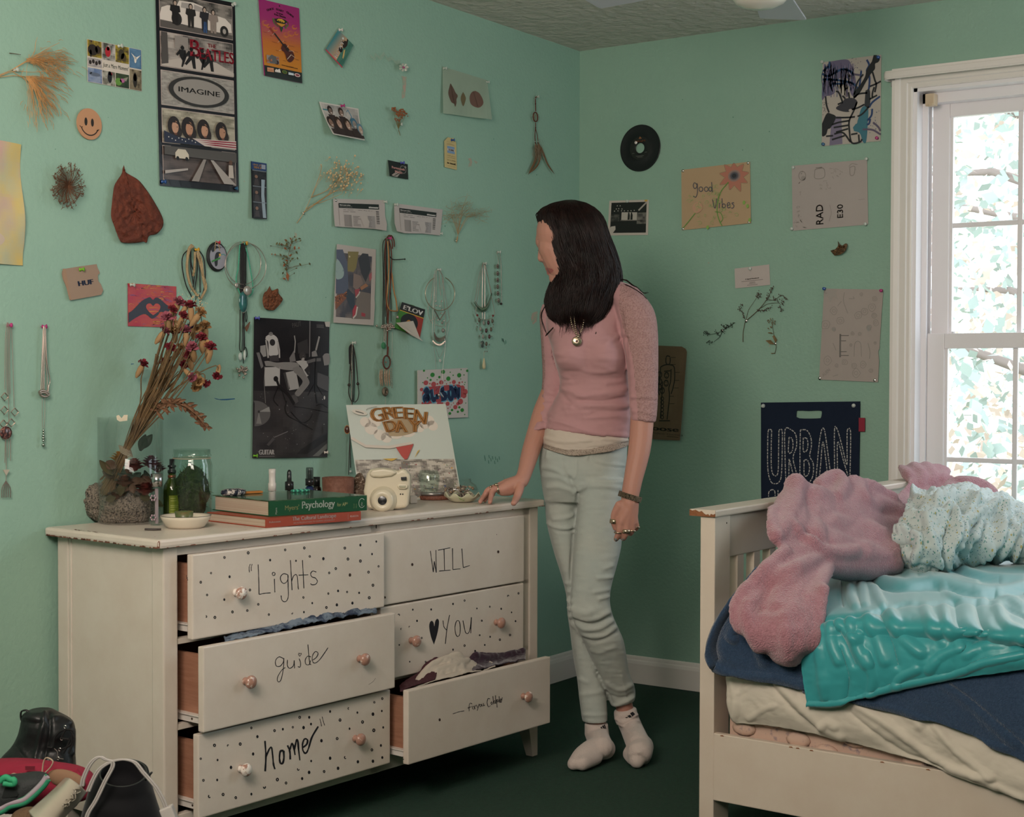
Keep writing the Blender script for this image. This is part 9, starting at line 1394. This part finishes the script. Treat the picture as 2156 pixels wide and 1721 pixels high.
for p in(((.70,.10),(.62,.16),(.72,.20),(.64,.26),(.74,.30),(.66,.34)),((.78,.12),(.72,.22),(.80,.30),(.70,.40),(.78,.46),(.70,.52)),((.62,.40),(.70,.44),(.62,.50),(.72,.56))):Q=crom(p,26);b.tube([G[int(u*(nu-1)),int(v*(nv-1))]+n_[int(u*(nu-1)),int(v*(nv-1))]*.003 for u,v in Q],.0013,5)
b.build('raised_lettering',mat('cream_rubber','#a8a090'),o);b=MB();b.ball(at(58,1722,2.98),(.035,.03,.02),14);b.build('fleece_lining',mat('brown_fleece','#6b543e',.95,bump=(200,1,.006)),o)
t0=thing('boot',at(258,1700,2.92),'open topped black boot shaft with the white cord draped over it','boot');b=MB();t=np.linspace(0,2*math.pi,48,endpoint=False);G=[]
for y,x0,x1,d,hd in crom([(1628,213,307,2.92,.052),(1640,206,311,2.92,.054),(1660,195,316,2.92,.056),(1690,187,326,2.91,.058),(1730,176,340,2.91,.060),(1790,165,350,2.90,.062)],24):w=(x1-x0)/2*d/FPX;k=np.interp(y,[1628,1740],[.26,0]);G.append(at((x0+x1)/2,y,d)+np.outer(np.cos(t)*w,CR)+np.outer(np.sin(t)*hd,CF)+np.outer(np.sin(t)*hd*k,CU)-np.outer(np.cos(t)*w*.12,CU))
b.grid(np.array(G),closed_v=True);o=b.build('boot_shaft',mat('black_suede','#0e0e11',.8,spec=.2,sheen=.2),t0);mod(o,'SOLIDIFY',thickness=.004,offset=-1);apply_mods(o)
b=MB();b.tube(A3(2.865,(1650,1200),(1690,1150),(1725,1115)),[.006,.006,.004],6,flat=.5);b.build('pull_tab',M_lea,t0);b=MB();b.tube(list(np.array(G)[0])+[np.array(G)[0][0]],.0015,5);b.build('top_piping',mat('dark_piping','#2f332f',.6),t0)
t0=thing('extension_cord',at(355,1712,2.85),'white flat extension cord looping over the black boot','cord');b=MB()
for p in(((930,1270),(945,1190),(1000,1060),(1070,970),(1140,940),(1200,970),(1260,985),(1280,1010),(1270,1070),(1190,1220),(1090,1430),(1000,1580),(970,1700)),((1000,1330),(1060,1190),(1130,1080),(1230,1010),(1340,975),(1450,975),(1540,1010),(1620,1110),(1700,1200),(1780,1300),(1850,1430),(1890,1530))):
 P=crom(A3(2.835,*p),60)
 for s in(-1,1):b.tube(P+CR*.0022*s,.0023,6)
b.build('cable',mat('white_cable','#a8a29e',.45),t0);b=MB();b.box((-.012,-.010,-.035),(.013,.010,.010),.003);b.build('outlet_block',mat('white_cable_plastic','#b5afaa',.4),t0,M=frame(at(353,1710,2.84),CR*.85-CU*.25,unit(CU*.9-CR*.35)))
M_lawn=mat('winter_lawn','#b9b29a',.9,noise=(2,'#9aa08a',.4,.6));M_bark=mat('tree_bark','#8b7f78',.9)
MB().box((.6,-14,-1.2),(30,14,-1.1)).build('garden_ground',M_lawn,kind='structure')
def tree(x,y,h,r,leaf,label,n,seed):
 t=thing('tree',(x,y,-1.1),label,'tree','trees beyond the window');rs=np.random.RandomState(seed)
 b=MB();b.tube([V(x,y,-1.1),V(x+.1,y+.05,h*.4),V(x,y,h)],[.14,.10,.03],7)
 for k in range(9):
  z=-.2+(h+.2)*k/9;a=rs.uniform(0,6.3);b.tube([V(x,y,z),V(x+math.cos(a)*r*.5,y+math.sin(a)*r*.5,z+.3),V(x+math.cos(a)*r*.9,y+math.sin(a)*r*.9,z+.35)],[.05,.03,.01],5)
 b.build('trunk',M_bark,t)
 b=MB();p=rs.normal(size=(n,3));p/=np.linalg.norm(p,axis=1)[:,None];p*=(rs.uniform(.25,1,n)**.5)[:,None]*[r,r,(h+1.0)*.55];p+=[x,y,h*.5]
 q=rs.normal(size=(n,3));w=rs.normal(size=(n,3));s_=rs.uniform(.025,.075,n)
 q/=np.linalg.norm(q,axis=1)[:,None];w=np.cross(q,w);w/=np.linalg.norm(w,axis=1)[:,None];q*=s_[:,None];w*=.6*s_[:,None]
 Q=np.stack([p-q,p-w,p+q,p+w],1).reshape(-1,3);mi=(rs.uniform(size=n)>.55).astype(int)
 b.add(Q,np.arange(4*n).reshape(n,4).tolist(),smooth=False);b.mi=mi.tolist();b.build('foliage',leaf,t)
La=[mat('pale_green_leaf','#b3bfae',.7),mat('yellow_leaf','#d2cba8',.7)];Lb=[mat('grey_green_leaf','#a9b8b2',.7),mat('dry_pink_leaf','#dcc9bd',.7)]
tree(5.5,-.6,3.6,1.6,Lb,'tall grey green tree seen through the upper left panes',4200,1)
tree(7.5,-2.6,4.4,2.0,La,'pale yellow green tree seen through the window behind the fence',5200,2)
tree(4.6,-1.5,.6,.9,La,'low leafy bush seen through the lower panes of the window',2400,3)
tree(9.5,.6,4.8,2.4,Lb,'distant hazy tree seen through the window at the far left',5200,4)
f=thing('deck_railing',(4.0,-1.6,-1.1),'weathered pinkish wooden deck railing outside the window','railing')
M_deck=mat('weathered_deck','#b39a96',.8)
b=MB();b.box((3.97,-3.2,.62),(4.06,-.9,.66));b.box((3.99,-3.2,.05),(4.03,-.9,.09));b.build('rail',M_deck,f)
for i in range(18):
 y=-.95-.125*i;MB().box((3.98,y-.02,.05),(4.02,y+.02,.63)).build('baluster',M_deck,f)
for y in(-.9,-3.2):MB().box((3.96,y-.045,-1.1),(4.05,y+.045,.75)).build('post',M_deck,f)
